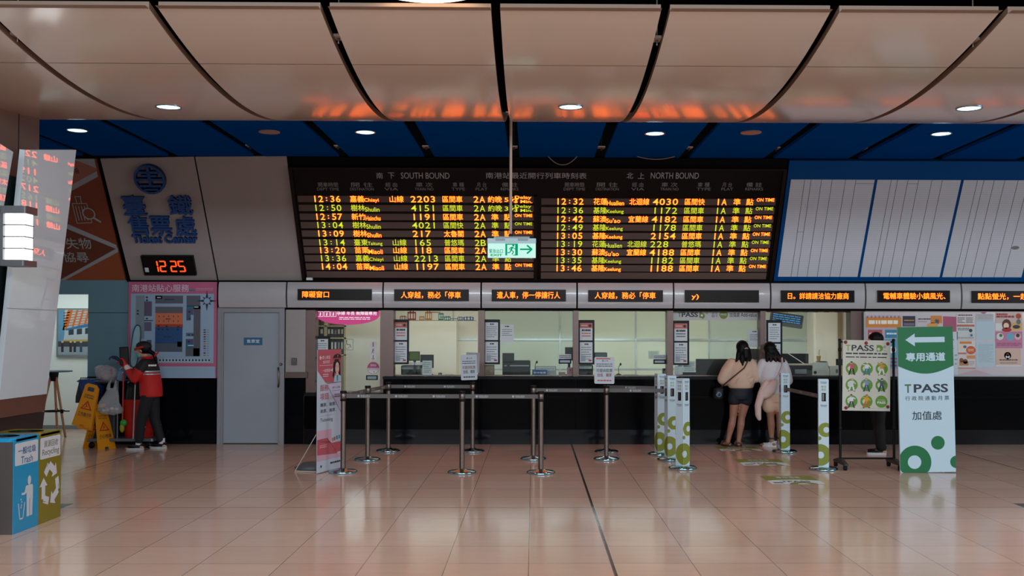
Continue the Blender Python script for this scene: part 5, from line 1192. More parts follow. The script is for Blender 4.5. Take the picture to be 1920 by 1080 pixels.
# ---- floor stickers
FLR = Fr((0, 0, .0005), (1, 0, 0), (0, 1, 0))
for k, (x, y0, y1, lab) in enumerate(((2.70, 14.72, 15.28, 'olive and white floor sticker at the feet of the women'), (2.69, 13.12, 13.78, 'olive and white floor sticker in the middle of the lane'), (2.68, 11.50, 12.16, 'olive and white floor sticker nearest the camera'))):
    t = thing('floor_sticker', (x+.3, (y0+y1)/2, .0005), lab, 'floor sticker', 'stickers on the lane floor')
    m = MB(); h = y1-y0; WS = K('d8dce0')
    m.slab(FLR, x, y0, x+.6, y1, 0, .001, GR)
    pts = [(x, y0), (x+.6, y0), (x+.6, y0+h*.42)]+[(x+.6-.6*k_/12, y0+h*.42+h*.12*math.sin(math.pi*k_/12)) for k_ in range(1, 13)]
    m.poly(FLR, pts, WS, .0014); m.disc(FLR, x+.36, y0+.0, .16, GR, .0018, a0=0, a1=180); m.disc(FLR, x+.36, y0, .07, WS, .0022, a0=0, a1=180)
    m.text(FLR, 'TPASS', x+.14, y0+h*.24, x+.48, y0+h*.40, K('2c3a48'), c=.002, bold=.03); m.rect(FLR, x+.04, y0+h*.12, x+.15, y0+h*.22, K('3c4450'), .002)
    m.text(FLR, '專用通道', x+.16, y0+h*.70, x+.44, y0+h*.90, WS, c=.0018, bold=.01); m.build('sticker_print', t)

# ---- pink stand banner
BO = base_center(594, 889.5); BE = base_center(638.5, 878); BFR = Fr(BO, BE-BO, (0, 0, 1))
t = thing('stand_banner', (BO+BE)/2, 'tall pink and white stand banner with a woman in a cap beside the queue posts', 'banner')
PNK = pmat('banner_pink', (186, 88, 100), .4, var=.02); BWH = pmat('banner_white', (188, 200, 214), .4, var=.02); PALEP = pmat('banner_pale_pink', (206, 164, 182), .4); LIL = pmat('banner_lilac', (196, 190, 212), .4)
wB = (BE-BO).length; hB = BFR.px(594, 656)[1]
Q = lambda x, y: (585+x/4.32, 645+y/4.32)
m = MB(); m.slab(BFR, 0, .01, wB, hB, -.004, 0, BWH)
fx = lambda u, v: (wB*u, hB*v)          # fractions: u along the banner, v up
def bp(pts, mat, c): m.poly(BFR, [fx(*p) for p in pts], mat, c)
bp([(0, 1), (1, 1), (1, .728), (.34, .728), (0, .83)], PNK, .001)
bp([(.42, .715), (1, .715), (1, .50), (.96, .50)], LIL, .0012)
m.line(BFR, fx(.40, .722), fx(1, .727), .008, K('4a3040'), .0016); m.line(BFR, fx(.42, .70), fx(1, .47), .012, K('8a7aa0'), .0016)
bp([(0, .345), (.6, .345), (.6, .245), (0, .245)], PALEP, .001); bp([(0, .27), (.42, .27), (.82, .145), (1, .145), (1, .23), (.6, .23), (.5, .245), (0, .26)], PNK, .0012); bp([(0, .262), (.42, .272), (.85, .145), (.85, .10), (0, .10)], PNK, .0011); bp([(0, .15), (1, .13), (1, .10), (0, .10)], PALEP, .0016)
m.line(BFR, fx(.0, .27), fx(.42, .275), .006, K('7a3040'), .002); m.line(BFR, fx(.42, .275), fx(.8, .15), .006, K('7a3040'), .002)
for u_, v_, c in ((.62, .25, 'b87a4a'), (.70, .255, 'a04a58'), (.80, .26, '3a7a98'), (.90, .262, '2a88a0')): m.rect(BFR, wB*u_, hB*(v_-.01), wB*(u_+.06), hB*(v_+.02), K(c), .002)
WT = K('e6dadf'); DK = K('2c2c34')
m.line(BFR, fx(.08, .935), fx(.17, .935), .012, WT, .002); m.line(BFR, fx(.08, .935), fx(.13, .95), .012, WT, .002); m.line(BFR, fx(.08, .935), fx(.13, .92), .012, WT, .002)
m.text(BFR, '愛心票區', *fx(.19, .923), *fx(.52, .95), WT, c=.002); m.dashes(BFR, *fx(.22, .885), *fx(.5, .912), 2, WT, .002, .35, 2); m.dashes(BFR, *fx(.08, .868), *fx(.62, .874), 1, WT, .002, .5, 3)
m.text(BFR, '一般票區', *fx(.20, .815), *fx(.52, .842), WT, c=.002); m.line(BFR, fx(.53, .83), fx(.66, .83), .012, WT, .002); m.line(BFR, fx(.66, .83), fx(.61, .845), .012, WT, .002); m.line(BFR, fx(.66, .83), fx(.61, .815), .012, WT, .002); m.dashes(BFR, *fx(.22, .775), *fx(.45, .805), 2, WT, .002, .35, 5)
# the painted attendant: hair, face, cap, blouse
HA = K('1e1c24'); SK = K('d8b0a0')
m.disc(BFR, wB*.80, hB*.865, .075, HA, .0022, ry=.10); bp([(.62, .78), (.68, .76), (.74, .84), (.70, .90), (.66, .89)], HA, .0022); bp([(.86, .77), (.97, .78), (.95, .9), (.86, .86)], HA, .0022)
m.disc(BFR, wB*.82, hB*.845, .050, SK, .0026, ry=.070); bp([(.76, .80), (.88, .80), (.87, .75), (.77, .75)], SK, .0024)
bp([(.68, .728), (.70, .775), (.77, .79), (.83, .76), (.88, .79), (.99, .775), (1, .728)], K('a8c0d0'), .0025); bp([(.79, .785), (.86, .785), (.85, .735), (.81, .735)], K('3a8a88'), .003)
bp([(.63, .925), (.70, .955), (.86, .962), (.98, .95), (.99, .925), (.84, .93)], K('24222c'), .003); bp([(.63, .925), (.84, .932), (.99, .925), (.99, .912), (.82, .918), (.64, .914)], K('9a3a44'), .0032); m.disc(BFR, wB*.84, hB*.945, .012, K('c07070'), .0034)
for u_ in (.77, .88): m.ring(BFR, wB*u_, hB*.86, .013, .017, K('5a4048'), .0034, 14)
m.line(BFR, fx(.79, .815), fx(.86, .818), .006, K('a03a40'), .0034)
m.text(BFR, '服務', *fx(.11, .665), *fx(.45, .715), K('b86470'), c=.002, bold=.02); m.text(BFR, '項目', *fx(.11, .592), *fx(.45, .642), K('b86470'), c=.002, bold=.02)
m.text(BFR, '購票．取票．', *fx(.12, .536), *fx(.78, .565), DK, c=.002, bold=.005); m.text(BFR, '退票．換票．', *fx(.12, .486), *fx(.78, .515), DK, c=.002, bold=.005)
m.line(BFR, fx(.12, .462), fx(.7, .462), .003, K('8a90a0'), .002); m.text(BFR, 'Ticketing', *fx(.12, .405), *fx(.64, .442), DK, c=.002)
m.text(BFR, '新竹←訂購', *fx(.62, .675), *fx(.94, .693), DK, c=.002); m.dashes(BFR, *fx(.6, .655), *fx(.96, .66), 1, DK, .002, .5); m.dashes(BFR, *fx(.7, .60), *fx(.96, .635), 2, K('6a4048'), .002, .4, 4)
m.dashes(BFR, *fx(.1, .20), *fx(.4, .23), 2, K('d8a0a8'), .002, .5, 6); m.dashes(BFR, *fx(.55, .055), *fx(.98, .075), 1, DK, .002, .7, 2); m.rect(BFR, wB*.14, hB*.045, wB*.19, hB*.065, DK, .002)
m.build('printed_sheet', t)
m = MB(); hook = BFR.at(wB*.5, hB*.42, -.02); foot = base_center(553, 884.5); 
m.tube([BFR.at(.02, hB*.32, -.02), foot+Vector((0, 0, .006))], .005, K('b8b0a8'), 8); m.tube([foot+Vector((0, 0, .008)), BFR.at(.1, .012, -.02)], .006, K('b8b0a8'), 8); m.tube([BFR.at(.01, .02, -.01), BFR.at(.01, hB-.01, -.01)], .006, STEEL, 8); m.tube([BFR.at(wB-.01, .02, -.01), BFR.at(wB-.01, hB-.01, -.01)], .006, STEEL, 8); m.build('support_rod', t)
c_ = base_center(583, 880); m = MB(); m.loft([(c_.x, c_.y, 0, .19, .13), (c_.x, c_.y, .03, .20, .14), (c_.x+.02, c_.y, .055, .16, .11), (c_.x+.02, c_.y, .06, .15, .10), (c_.x+.02, c_.y, .085, .12, .08), (c_.x+.03, c_.y, .095, .05, .04)], pmat('rubber_grey', (72, 72, 78), .5), 24); m.build('base_weight', t)

# ---- rolling poster stand
YS = 12.85; SF = wall_fr(YS); xl, xr = X(1574.5, YS), X(1675, YS); ztop = Z(637, YS)
t = thing('poster_stand', ((xl+xr)/2, YS, 0), 'black rolling stand holding a poster of green circles with red pins', 'poster stand')
FRM = pmat('stand_black', (10, 10, 13), .45, spec=.2)
for x in (xl, xr):
    m = MB(); m.tube([(x, YS, .11), (x, YS, ztop)], .016, FRM, 14); m.lathe((x, YS, ztop), [(.02, -.01), (.02, .012), (.01, .02)], FRM, 12); m.lathe((x, YS, .50), [(.0165, -.02), (.021, -.015), (.021, .02), (.0165, .025)], FRM, 12); m.lathe((x, YS, ztop-.12), [(.0165, -.02), (.022, -.015), (.022, .02), (.0165, .025)], FRM, 12); m.build('upright', t)
    m = MB(); m.prism(Fr((x-.02, YS, 0), (0, 1, 0), (0, 0, 1)), [(-.24, .06), (.24, .06), (.24, .085), (.06, .125), (-.06, .125), (-.24, .085)], -.0, .045, pmat('foot_plastic', (38, 34, 34), .5)); ft = m.build('foot', t)
    for y in (-.2, .2):
        m = MB(); m.lathe((x, YS+y, .032), [(.012, -.02), (.031, -.018), (.032, -.012), (.032, .012), (.031, .018), (.012, .02)], BLKPL, 18, fr=Fr((x, YS+y, .032), (0, 1, 0), (0, 0, 1))); m.tube([(x, YS+y, .03), (x, YS+y, .075)], .008, DARKMETAL, 8); m.build('caster', ft)
m = MB(); m.tube([(xl, YS, .125), (xr, YS, .125)], .011, FRM, 10); m.tube([(xl, YS, ztop-.02), (xr, YS, ztop-.02)], .010, FRM, 10); m.build('cross_bar', t)
m = MB(); zk_ = Z(678, YS); m.bx(xl-.045, xl+.03, YS-.03, YS+.03, zk_-.04, zk_+.04, FRM, .012); m.build('clamp_knob', t)
q0, q1 = SF.px(1577.5, 770), SF.px(1666, 638); ps = rot_fr(((q0[0]+q1[0])/2+.01, YS-.026, (q0[1]+q1[1])/2), 0, 0.8, 0)
pw, ph = .30, (q1[1]-q0[1])/2
PS = K('c9c6bb'); 
m = MB(); m.slab(ps, -pw, -ph, pw, ph, -.004, 0, PS)
LG = K('5f8f22'); G2 = K('7fa53a')
m.text(ps, 'T', -.262, ph-.135, -.205, ph-.06, G2, c=.001, bold=.02); m.text(ps, 'PASS', -.19, ph-.135, .09, ph-.06, DK, c=.001, bold=.02)
m.disc(ps, .165, ph-.098, .04, LG, .001, a0=-90, a1=90); m.rect(ps, .125, ph-.138, .165, ph-.058, LG, .001); m.disc(ps, .15, ph-.11, .02, PS, .002); m.ring(ps, .225, ph-.08, .009, .014, DK, .001, 16); m.rect(ps, .215, ph-.13, .25, ph-.127, DK, .001)
m.dashes(ps, -.262, ph-.18, .26, ph-.155, 1, DK, .001, .7, 3); m.dashes(ps, -.262, ph-.225, .26, ph-.20, 1, DK, .001, .5, 8)
cols = [('3a3230', 'c05060', '202024', '6a4a30'), ('d0d4d4', 'd8d8d8', '2a70a8', 'b04030'), ('b08050', 'c89030', 'd8d8d8', '805030'), ('c0a890', 'c8ccd0', 'd0d4d8', 'a03a38'), ('c09a80', '8090b8', '2c5068', '3a3030'), ('3a3a40', '4a5668', '24344c', '2a2a30'), ('4a4048', 'd8d8dc', '3a3c4a', '803038'), ('a06040', 'd8a020', 'c86020', '402820')]
for k in range(9):
    cx = -.185+(k % 3)*.188; cy = ph-.355-(k//3)*.205
    m.disc(ps, cx, cy, .076, LG, .001, 32)
    if k == 8:
        m.text(ps, 'TR PASS', cx-.045, cy+.012, cx+.045, cy+.026, WHITE, c=.002); m.text(ps, 'PASS', cx-.052, cy-.028, cx+.052, cy+.004, WHITE, c=.002, bold=.03); continue
    m.disc(ps, cx-.02, cy-.0, .032, PS, .0014)
    hd, bd, lg, ex = (K(c) for c in cols[k]); s_ = 1 if k % 2 else -1
    m.disc(ps, cx+.006*s_, cy+.072, .015, K('d0a890'), .003); m.disc(ps, cx+.004*s_, cy+.079, .015, hd, .0034, ry=.010)
    m.poly(ps, [(cx-.024, cy+.052), (cx+.026, cy+.052), (cx+.022, cy+.0), (cx-.020, cy+.0)], bd, .0026)
    m.line(ps, (cx-.02, cy+.045), (cx-.052, cy+.02+.03*(k % 3)), .013, bd, .0024); m.line(ps, (cx+.02, cy+.045), (cx+.05, cy+.03-.02*(k % 2)), .013, bd, .0024)
    m.line(ps, (cx-.008, cy+.004), (cx-.034, cy-.075), .020, lg, .0025); m.line(ps, (cx+.010, cy+.004), (cx+.032, cy-.075), .020, lg, .0025)
    m.rect(ps, cx-.046, cy-.082, cx-.026, cy-.072, ex, .0028); m.rect(ps, cx+.024, cy-.082, cx+.046, cy-.072, ex, .0028)
m.dashes(ps, -.08, -ph+.028, .25, -ph+.034, 1, GREY, .001, .5, 2); m.build('poster_sheet', t)
for x, y in ((-.268, ph-.028), (-.01, ph-.035), (.262, ph-.04), (-.255, -ph+.035), (.268, -ph+.055)):
    m = MB(); m.lathe(ps.at(x, y), [(.010, 0), (.020, .006), (.021, .014), (.012, .022)], K('8f2020', .35), 16, fr=Fr(ps.at(x, y), ps.u, ps.v)); m.build('red_pin', t)
m = MB(); m.slab(ps, -pw+.01, -ph+.01, pw-.01, ph-.01, -.014, -.005, K('3c3a3a')); m.build('backing_board', t)

# ---- tall green and white sign
YT = 12.45; cB = (at(1688, 885.5, YT)+at(1793, 886, YT))/2; cB.z = 0.006
TF_ = rot_fr(cB, 0, -.95, 0); tw = .338; th = 1.765
t = thing('lane_sign', (cB.x, cB.y, 0), 'tall green and white upright lane sign with a white left arrow', 'sign')
SW = pmat('lane_sign_white', (184, 206, 220), .4, var=.015)
m = MB(); m.slab(TF_, -tw, 0, tw, th, -.03, 0, SW)
pts = [(tw, th), (-tw, th), (-tw, th-.475)]+[(-tw+2*tw*k/20, th-.475-.095*math.sin(math.pi*k/20)) for k in range(1, 20)]+[(tw, th-.475)]
m.poly(TF_, pts, GRN, .001)
ya = th-.157; m.poly(TF_, [(-.245, ya), (-.13, ya+.078), (-.13, ya+.032), (.235, ya+.032), (.235, ya-.032), (-.13, ya-.032), (-.13, ya-.078)], SW, .002)
m.text(TF_, '專用通道', -.24, th-.415, .235, th-.315, SW, c=.002, bold=.05)
GT = K('4a6a4c'); m.text(TF_, 'T', -.265, .965, -.185, 1.07, GT, c=.001, bold=.025); m.text(TF_, 'PASS', -.155, .965, .265, 1.07, K('2a3440'), c=.001, bold=.025)
m.text(TF_, '行 政 院 通 勤 月 票', -.26, .872, .275, .925, K('2a3440'), c=.001, bold=.004); m.text(TF_, '加值處', -.18, .635, .18, .74, K('22303a'), c=.001, bold=.012)
cdisc(m, TF_, -.16, .125, .20, -tw, tw, .0, GRN, .001); m.disc(TF_, -.165, .125, .082, SW, .002, 36); m.disc(TF_, .125, .355, .083, GRN, .001, 36); cdisc(m, TF_, .345, .12, .075, -tw, tw, 0, GRN, .001); m.build('sign_panel', t)
m = MB(); m.prism(Fr((cB.x-.2, YT+.03, 0), (0, 1, 0)), [(0, 0), (.34, 0), (.34, .012), (.03, 1.0), (0, 1.0)], -.006, .006, SW); m.prism(Fr((cB.x+.2, YT+.03, 0), (0, 1, 0)), [(0, 0), (.34, 0), (.34, .012), (.03, 1.0), (0, 1.0)], -.006, .006, SW); m.build('back_brace', t)
# ================================================================== LEFT SIDE: BINS, TABLE, CLEANING CART
b0, b1 = fl(22, 1003), fl(115, 968); bxX = (b0.x+b1.x)/2; BFx = Fr((bxX, b0.y, 0), (0, 1, 0), (0, 0, 1))
ym_ = BFx.px(72.5, 900)[0]; ye_ = b1.y-b0.y; hb = .80; dp = .44
TBL = pmat('bin_blue', (18, 146, 196), .35, var=.02); OLV = pmat('bin_olive', (128, 116, 22), .35, var=.02); GST = pmat('bin_steel', (98, 90, 88), .35, .5, var=.1, scale=6)
LBW = K('c8ccd4'); TT = K('1a6a92'); OT = K('6a6428')
def bin_(name, y0, y1, col, lab, cat):
    Ya, Yb = b0.y+y0, b0.y+y1; t = thing(name, (bxX-dp/2, (Ya+Yb)/2, 0), lab, cat)
    m = MB(); m.bx(bxX-dp, bxX-.004, Ya+.002, Yb-.002, .0, hb-.03, GST); m.build('body', t)
    m = MB()
    m.slab(BFx, y0+.002, .0, y1-.002, hb-.01, -.004, .0, col); m.build('front_panel', t)
    yc = (Ya+Yb)/2; xc = bxX-dp/2; n = 32; vs = []; o = []
    top = Fr((xc, yc, hb), (1, 0, 0), (0, 1, 0)); hx, hy = dp/2, (Yb-Ya)/2-.002
    for k in range(n):
        a = 2*math.pi*(k+.5)/n; c, s = math.cos(a), math.sin(a); q = min(hx/max(abs(c), 1e-6), hy/max(abs(s), 1e-6))
        vs += [(xc+q*c, yc+q*s, hb), (xc+.15*c, yc+.13*s, hb), (xc+.15*c, yc+.13*s, hb-.10), (xc+q*c, yc+q*s, hb-.03)]
    m = MB(); m.add(vs, [(4*k, 4*((k+1) % n), 4*((k+1) % n)+1, 4*k+1)[::-1] for k in range(n)]+[(4*k+3, 4*((k+1) % n)+3, 4*((k+1) % n), 4*k) for k in range(n)], col)
    m.add(vs, [(4*k+1, 4*((k+1) % n)+1, 4*((k+1) % n)+2, 4*k+2)[::-1] for k in range(n)]+[tuple(4*k+2 for k in range(n))], BLKPL); m.build('lid', t)
    return t
C3 = lambda x, y: (x/4.5, 780+y/4.5)
tb = bin_('trash_bin', 0, ym_, TBL, 'bright blue trash bin with a white Trash label at the left edge', 'trash bin')
rb = bin_('recycling_bin', ym_, ye_, OLV, 'olive recycling bin with a white arrow triangle beside the blue bin', 'recycling bin')
m = MB(); W = ym_; m.poly(BFx, rrect(.02, .565, W-.02, .755, .015), LBW, .001)
m.text(BFx, '一般垃圾', W*.16, .655, W*.86, .715, TT, c=.002, bold=.015); m.text(BFx, 'Trash', W*.28, .575, W*.74, .635, TT, c=.002, bold=.005); m.build('label_plate', tb)
m = MB(); P3 = lambda x, y: BFx.px(*C3(x, y))
c = P3(246, 540); m.disc(BFx, c[0], c[1], .030, LBW, .002, ry=.040)
def bpx(m, pts, mat, c): m.poly(BFx, [P3(*p) for p in pts], mat, c)
bpx(m, [(225, 585), (272, 572), (276, 600), (270, 830), (222, 850), (222, 640)], LBW, .002)
bpx(m, [(215, 590), (232, 582), (228, 640), (206, 664), (180, 668), (180, 650), (204, 644)], LBW, .0024); bpx(m, [(262, 574), (276, 580), (275, 690), (262, 696)], LBW, .0024)
bpx(m, [(247, 690), (250, 690), (248, 840), (245, 842)], TBL, .003)
for e in (((153, 740), (164, 870)), ((164, 870), (190, 862)), ((190, 862), (207, 725))): m.line(BFx, P3(*e[0]), P3(*e[1]), .014, LBW, .002)
for x, y in ((175, 704), (182, 724), (178, 752), (176, 772)): cc = P3(x, y); m.disc(BFx, cc[0], cc[1], .009, LBW, .002, 10)
m.build('litter_pictogram', tb)
m = MB(); m.poly(BFx, rrect(ym_+.02, .565, ye_-.02, .755, .015), LBW, .001)
m.text(BFx, '資源回收', ym_+.09, .665, ye_-.07, .725, OT, c=.002); m.text(BFx, 'Recycling', ym_+.06, .58, ye_-.05, .65, OT, c=.002); m.build('label_plate', rb)
m = MB(); cy, cz, r = (ym_+ye_)/2, .325, .125
def pol(a, rr): return (cy+rr*math.cos(R(a)), cz+rr*1.12*math.sin(R(a)))
for k in range(3):
    a = 90+120*k
    A_, B_ = pol(a-52, r*1.22), pol(a+8, r*1.22)
    V = lambda q, w, rr: (q[0], q[1])
    # a folded ribbon arrow: two slabs bent over a corner and a head
    p1, p2, p3 = pol(a+48, r*1.05), pol(a+8, r*1.30), pol(a-30, r*1.02)
    m.line(BFx, p1, p2, .068, LBW, .002); m.line(BFx, p2, p3, .068, LBW, .0021)
    d = Vector((p3[0]-p2[0], p3[1]-p2[1])).normalized(); n_ = Vector((-d.y, d.x)); P = Vector(p3)
    m.poly(BFx, [tuple(P-n_*.075), tuple(P+d*.075), tuple(P+n_*.075)], LBW, .0022)
    m.line(BFx, tuple(Vector(p2)+n_*.04-d*.012), tuple(Vector(p2)-n_*.04-d*.03), .006, OLV, .003)
m.build('recycling_mark', rb)

# ---- high round table in the passage
tc = at(101, 696, 16.7); WOODL = pmat('leg_wood', (176, 122, 88), .5, var=.15, scale=12)
t = thing('high_table', (tc.x, tc.y, 0), 'high round table with wooden tripod legs in the white passage', 'table')
m = MB(); m.lathe((tc.x, tc.y, tc.z), [(.27, -.012), (.28, -.008), (.28, .004), (.27, .008)], pmat('table_top_dark', (40, 58, 74), .4), 36); m.build('table_top', t)
m = MB(); m.lathe((tc.x, tc.y, tc.z), [(.05, -.16), (.06, -.14), (.075, -.012)], DARKMETAL, 18); m.build('clamp', t)
for k in range(3):
    a = R(100+120*k); p0 = Vector((tc.x+.05*math.cos(a), tc.y+.05*math.sin(a), tc.z-.10)); p1 = Vector((tc.x+.25*math.cos(a), tc.y+.25*math.sin(a), 0))
    m = MB(); m.tube([p0, p1], .019, WOODL, 12); m.build('leg', t)
m = MB(); rr = .17
m.tube([(tc.x+rr*math.cos(2*math.pi*k/24), tc.y+rr*math.sin(2*math.pi*k/24), .41) for k in range(25)], .009, DARKMETAL, 8); m.tube([(tc.x-.26, tc.y, .41), (tc.x+.26, tc.y, .41)], .009, DARKMETAL, 8)
for k in range(3):
    a = R(100+120*k); m.lathe((tc.x+rr*1.02*math.cos(a), tc.y+rr*1.02*math.sin(a), .41), [(.024, -.03), (.026, 0), (.024, .03)], DARKMETAL, 12)
m.build('foot_ring', t)

# ---- cleaning cart and what hangs on it
YCt = 15.0; xc0, xc1 = X(172, YCt), X(300, YCt); y0c, y1c = 14.78, 15.24
ALU = pmat('cart_grey', (104, 106, 112), .4, .4); CARTD = pmat('cart_dark', (36, 38, 44), .5)
t = thing('cleaning_cart', ((xc0+xc1)/2, YCt, 0), 'grey cleaning cart loaded with bags and a red bin beside the cleaner', 'cart')
m = MB(); m.bx(xc0, xc1, y0c, y1c, .105, .145, ALU, .03); m.build('platform', t)
for x in (xc0+.08, xc1-.08):
    for y in (y0c+.06, y1c-.06):
        m = MB(); m.lathe((x, y, .045), [(.014, -.016), (.043, -.014), (.045, -.008), (.045, .008), (.043, .014), (.014, .016)], BLKPL, 20, fr=Fr((x, y, .045), (1, 0, 0), (0, 0, 1))); m.tube([(x, y+.022, .045), (x, y+.022, .10), (x, y, .106)], .008, ALU, 8); m.build('caster', t)
xm = X(232, YCt); zt_ = Z(716, YCt)
for x, y in ((xc0+.03, y0c+.03), (xc0+.03, y1c-.03), (xm, y0c+.03), (xm, y1c-.03)):
    m = MB(); m.tube([(x, y, .14), (x, y, zt_)], .012, ALU, 10); m.build('upright', t)
m = MB(); m.tube([(xc0-.12, y0c+.03, zt_), (xm, y0c+.03, zt_)], .012, ALU, 10); m.tube([(xc0-.12, y1c-.03, zt_), (xm, y1c-.03, zt_)], .012, ALU, 10); m.tube([(xc0-.12, y0c+.03, zt_), (xc0-.12, y1c-.03, zt_)], .012, ALU, 10); m.tube([(xm, y0c+.03, zt_), (xm, y1c-.03, zt_)], .012, ALU, 10); m.build('top_rail', t)
m = MB(); m.bx(xc0+.05, xm-.02, y0c+.05, y1c-.05, zt_-.03, zt_-.015, CARTD); m.build('tray', t)
m = MB(); m.bx(xc0+.06, xm-.05, y0c+.08, y1c-.06, .146, .62, CARTD, .03); m.build('storage_box', t)
def cloth(name, rings, mat, lab, cat, parent_z=None, vox=.012, bump=0, group=None):
    t = thing(name, (rings[0][0], rings[0][1], min(r_[2] for r_ in rings)), lab, cat, group); return t
# blue cloth bag over the left end
xb = X(166, 14.9); t = thing('cloth_bag', (xb, 15.0, .62), 'dark blue cloth bag hanging from the left end of the cart', 'bag')
DB = pmat('bag_blue', (18, 62, 118), .7, bump=.3); DG = pmat('bag_dark_grey', (34, 36, 44), .7, bump=.3)
m = MB(); m.loft([(xb+.0, 15.0, .62, .08, .14), (xb, 15.0, .66, .11, .19), (xb+.02, 15.0, .85, .13, .22), (xb+.02, 15.0, .99, .15, .235), (xb+.02, 15.0, .998, .13, .22)], DB, 24, p=3); m.build('bag_body', t)
m = MB(); m.loft([(xb-.10, 14.86, .66, .045, .07), (xb-.09, 14.86, .75, .05, .08), (xb-.05, 14.9, .96, .06, .09)], DG, 16, p=3); m.build('side_pouch', t)
m = MB(); m.tube([(xb-.06, 14.78, .95), (xb-.06, 14.80, 1.02), (xb+.06, 14.80, 1.02), (xb+.06, 14.78, .95)], .008, DG, 8); m.build('strap', t)
# red bin
xr0 = X(263, 15.06); t = thing('red_bin', (xr0, 15.06, .146), 'large red plastic bin on the cart behind the cleaner legs', 'bin')
REDB = pmat('bin_red', (176, 26, 16), .4, var=.04)
m = MB(); m.loft([(xr0, 15.06, .146, .185, .15), (xr0, 15.06, .16, .19, .155), (xr0, 15.06, .66, .225, .175), (xr0, 15.06, .68, .235, .18), (xr0, 15.06, .70, .235, .18)], REDB, 30, p=3); m.build('bin_body', t)
m = MB(); m.loft([(xr0, 15.06, .70, .205, .155), (xr0, 15.06, .92, .19, .15), (xr0, 15.06, .96, .16, .12)], pmat('black_liner', (14, 14, 18), .3, bump=.8), 26, p=3); m.build('bin_liner', t)
# clear bags, bottle, tools
CLR = bagmat('clear_plastic', (214, 218, 222), .30); CLR2 = bagmat('pinkish_plastic', (216, 202, 208), .36)
def crumple(m, seed, amt):
    r_ = random.Random(seed); ph = [(r_.uniform(20, 60), r_.uniform(20, 60), r_.uniform(0, 6)) for _ in range(4)]
    for p in m.v:
        p += Vector((sum(math.sin(a*p.z+b*p.y+c) for a, b, c in ph), sum(math.sin(a*p.x+b*p.z+c) for a, b, c in ph), .5*sum(math.sin(a*p.x+b*p.y+c) for a, b, c in ph)))*amt
xk = X(210, 14.68); t = thing('hanging_bag', (xk, 14.68, .52), 'clear plastic bag of rubbish hanging from the front of the cart', 'plastic bag')
m = MB(); m.loft([(xk+.03, 14.66, .50, .05, .04), (xk+.02, 14.66, .525, .15, .07), (xk+.0, 14.66, .57, .18, .085), (xk-.03, 14.67, .68, .15, .08), (xk, 14.68, .80, .10, .05), (xk, 14.70, .88, .06, .03)], CLR, 30); crumple(m, 1, .006); m.build('bag_body', t)
for s in (-1, 1):
    m = MB(); m.tube([(xk+s*.05, 14.69, .86), (xk+s*.045, 14.72, .95), (xk+s*.035, 14.755, .985)], [.03, .018, .012], CLR, 10); m.build('handle', t)
m = MB(); rr_ = random.Random(3)
for k in range(7): m.ball((xk+rr_.uniform(-.10, .12), 14.66+rr_.uniform(-.03, .03), .545+rr_.uniform(0, .06)), .035, .025, .025, K(('b8a8a8', '907870', 'c0c0c4', 'a04840')[k % 4]), 10, 6)
m.build('rubbish', t)
xk = X(203, 14.95); t = thing('loose_bag', (xk, 14.95, zt_-.012), 'clear plastic bag resting on top of the cart', 'plastic bag')
m = MB(); zb_ = zt_-.012; m.loft([(xk, 14.95, zb_, .08, .07), (xk, 14.95, zb_+.03, .14, .11), (xk-.02, 14.95, zb_+.14, .165, .12), (xk-.03, 14.95, zb_+.21, .15, .09), (xk-.06, 14.95, zb_+.24, .07, .05)], CLR2, 30); crumple(m, 5, .006); m.build('bag_body', t)
m = MB(); m.ball((xk+.06, 14.93, zb_+.15), .02, .02, .05, K('a02830'), 10, 6); m.ball((xk-.02, 14.95, zb_+.06), .05, .04, .04, K('c0a8a8'), 10, 6); m.build('rubbish', t)
p = at(226, 712, 14.84); t = thing('spray_bottle', (p.x, 14.84, zt_+.012), 'blue-grey spray bottle standing on the cart rail by the cleaner hands', 'bottle')
M3 = Matrix.Rotation(R(14), 3, 'Y'); o_ = Vector((p.x, 14.84, zt_+.012))
fb = Fr(o_, M3 @ Vector((1, 0, 0)), (0, 1, 0)); m = MB(); m.lathe(o_, [(.055, 0), (.062, .01), (.062, .13), (.045, .17), (.02, .195), (.02, .2)], pmat('bottle_blue', (110, 146, 176), .15, alpha=.75), 20, fr=fb); m.build('bottle_body', t)
m = MB(); m.lathe(fb.at(0, 0, .2), [(.022, 0), (.022, .025), (.012, .03)], pmat('nozzle_blue', (26, 52, 88), .4), 14, fr=Fr(fb.at(0, 0, .2), fb.u, fb.v)); m.tube([fb.at(.01, 0, .23), fb.at(-.05, 0, .24)], .011, pmat('nozzle_blue', (26, 52, 88), .4), 10); m.build('spray_head', t)
xp = X(230.5, 14.70); t = thing('red_handled_brush', (xp, 14.70, .30), 'red-handled brush with a green head hanging on the cart front', 'brush')
m = MB(); m.tube([(xp, 14.72, .40), (xp, 14.74, 1.09)], .012, K('a81e1e', .4), 10); m.build('handle', t)
m = MB(); m.ball((xp+.02, 14.71, .38), .05, .035, .05, pmat('brush_green', (46, 150, 42), .5, bump=.6), 14, 8); m.ball((xp+.0, 14.71, .31), .035, .03, .07, pmat('brush_yellow', (150, 140, 30), .6, bump=.6), 14, 8); m.build('brush_head', t)
xq = X(244, 14.70); t = thing('broom_pole', (xq, 14.72, .146), 'thin white pole standing in the cart beside the red bin', 'pole')
m = MB(); m.tube([(X(252, 14.72), 14.72, .146), (X(253, 14.72), 14.76, 1.02)], .010, K('a8a4a8'), 10); m.build('pole', t); m = MB(); m.lathe((X(253, 14.72), 14.76, 1.02), [(.013, -.10), (.015, -.09), (.015, 0), (.01, .01)], K('a81e1e', .4), 10); m.build('grip', t)
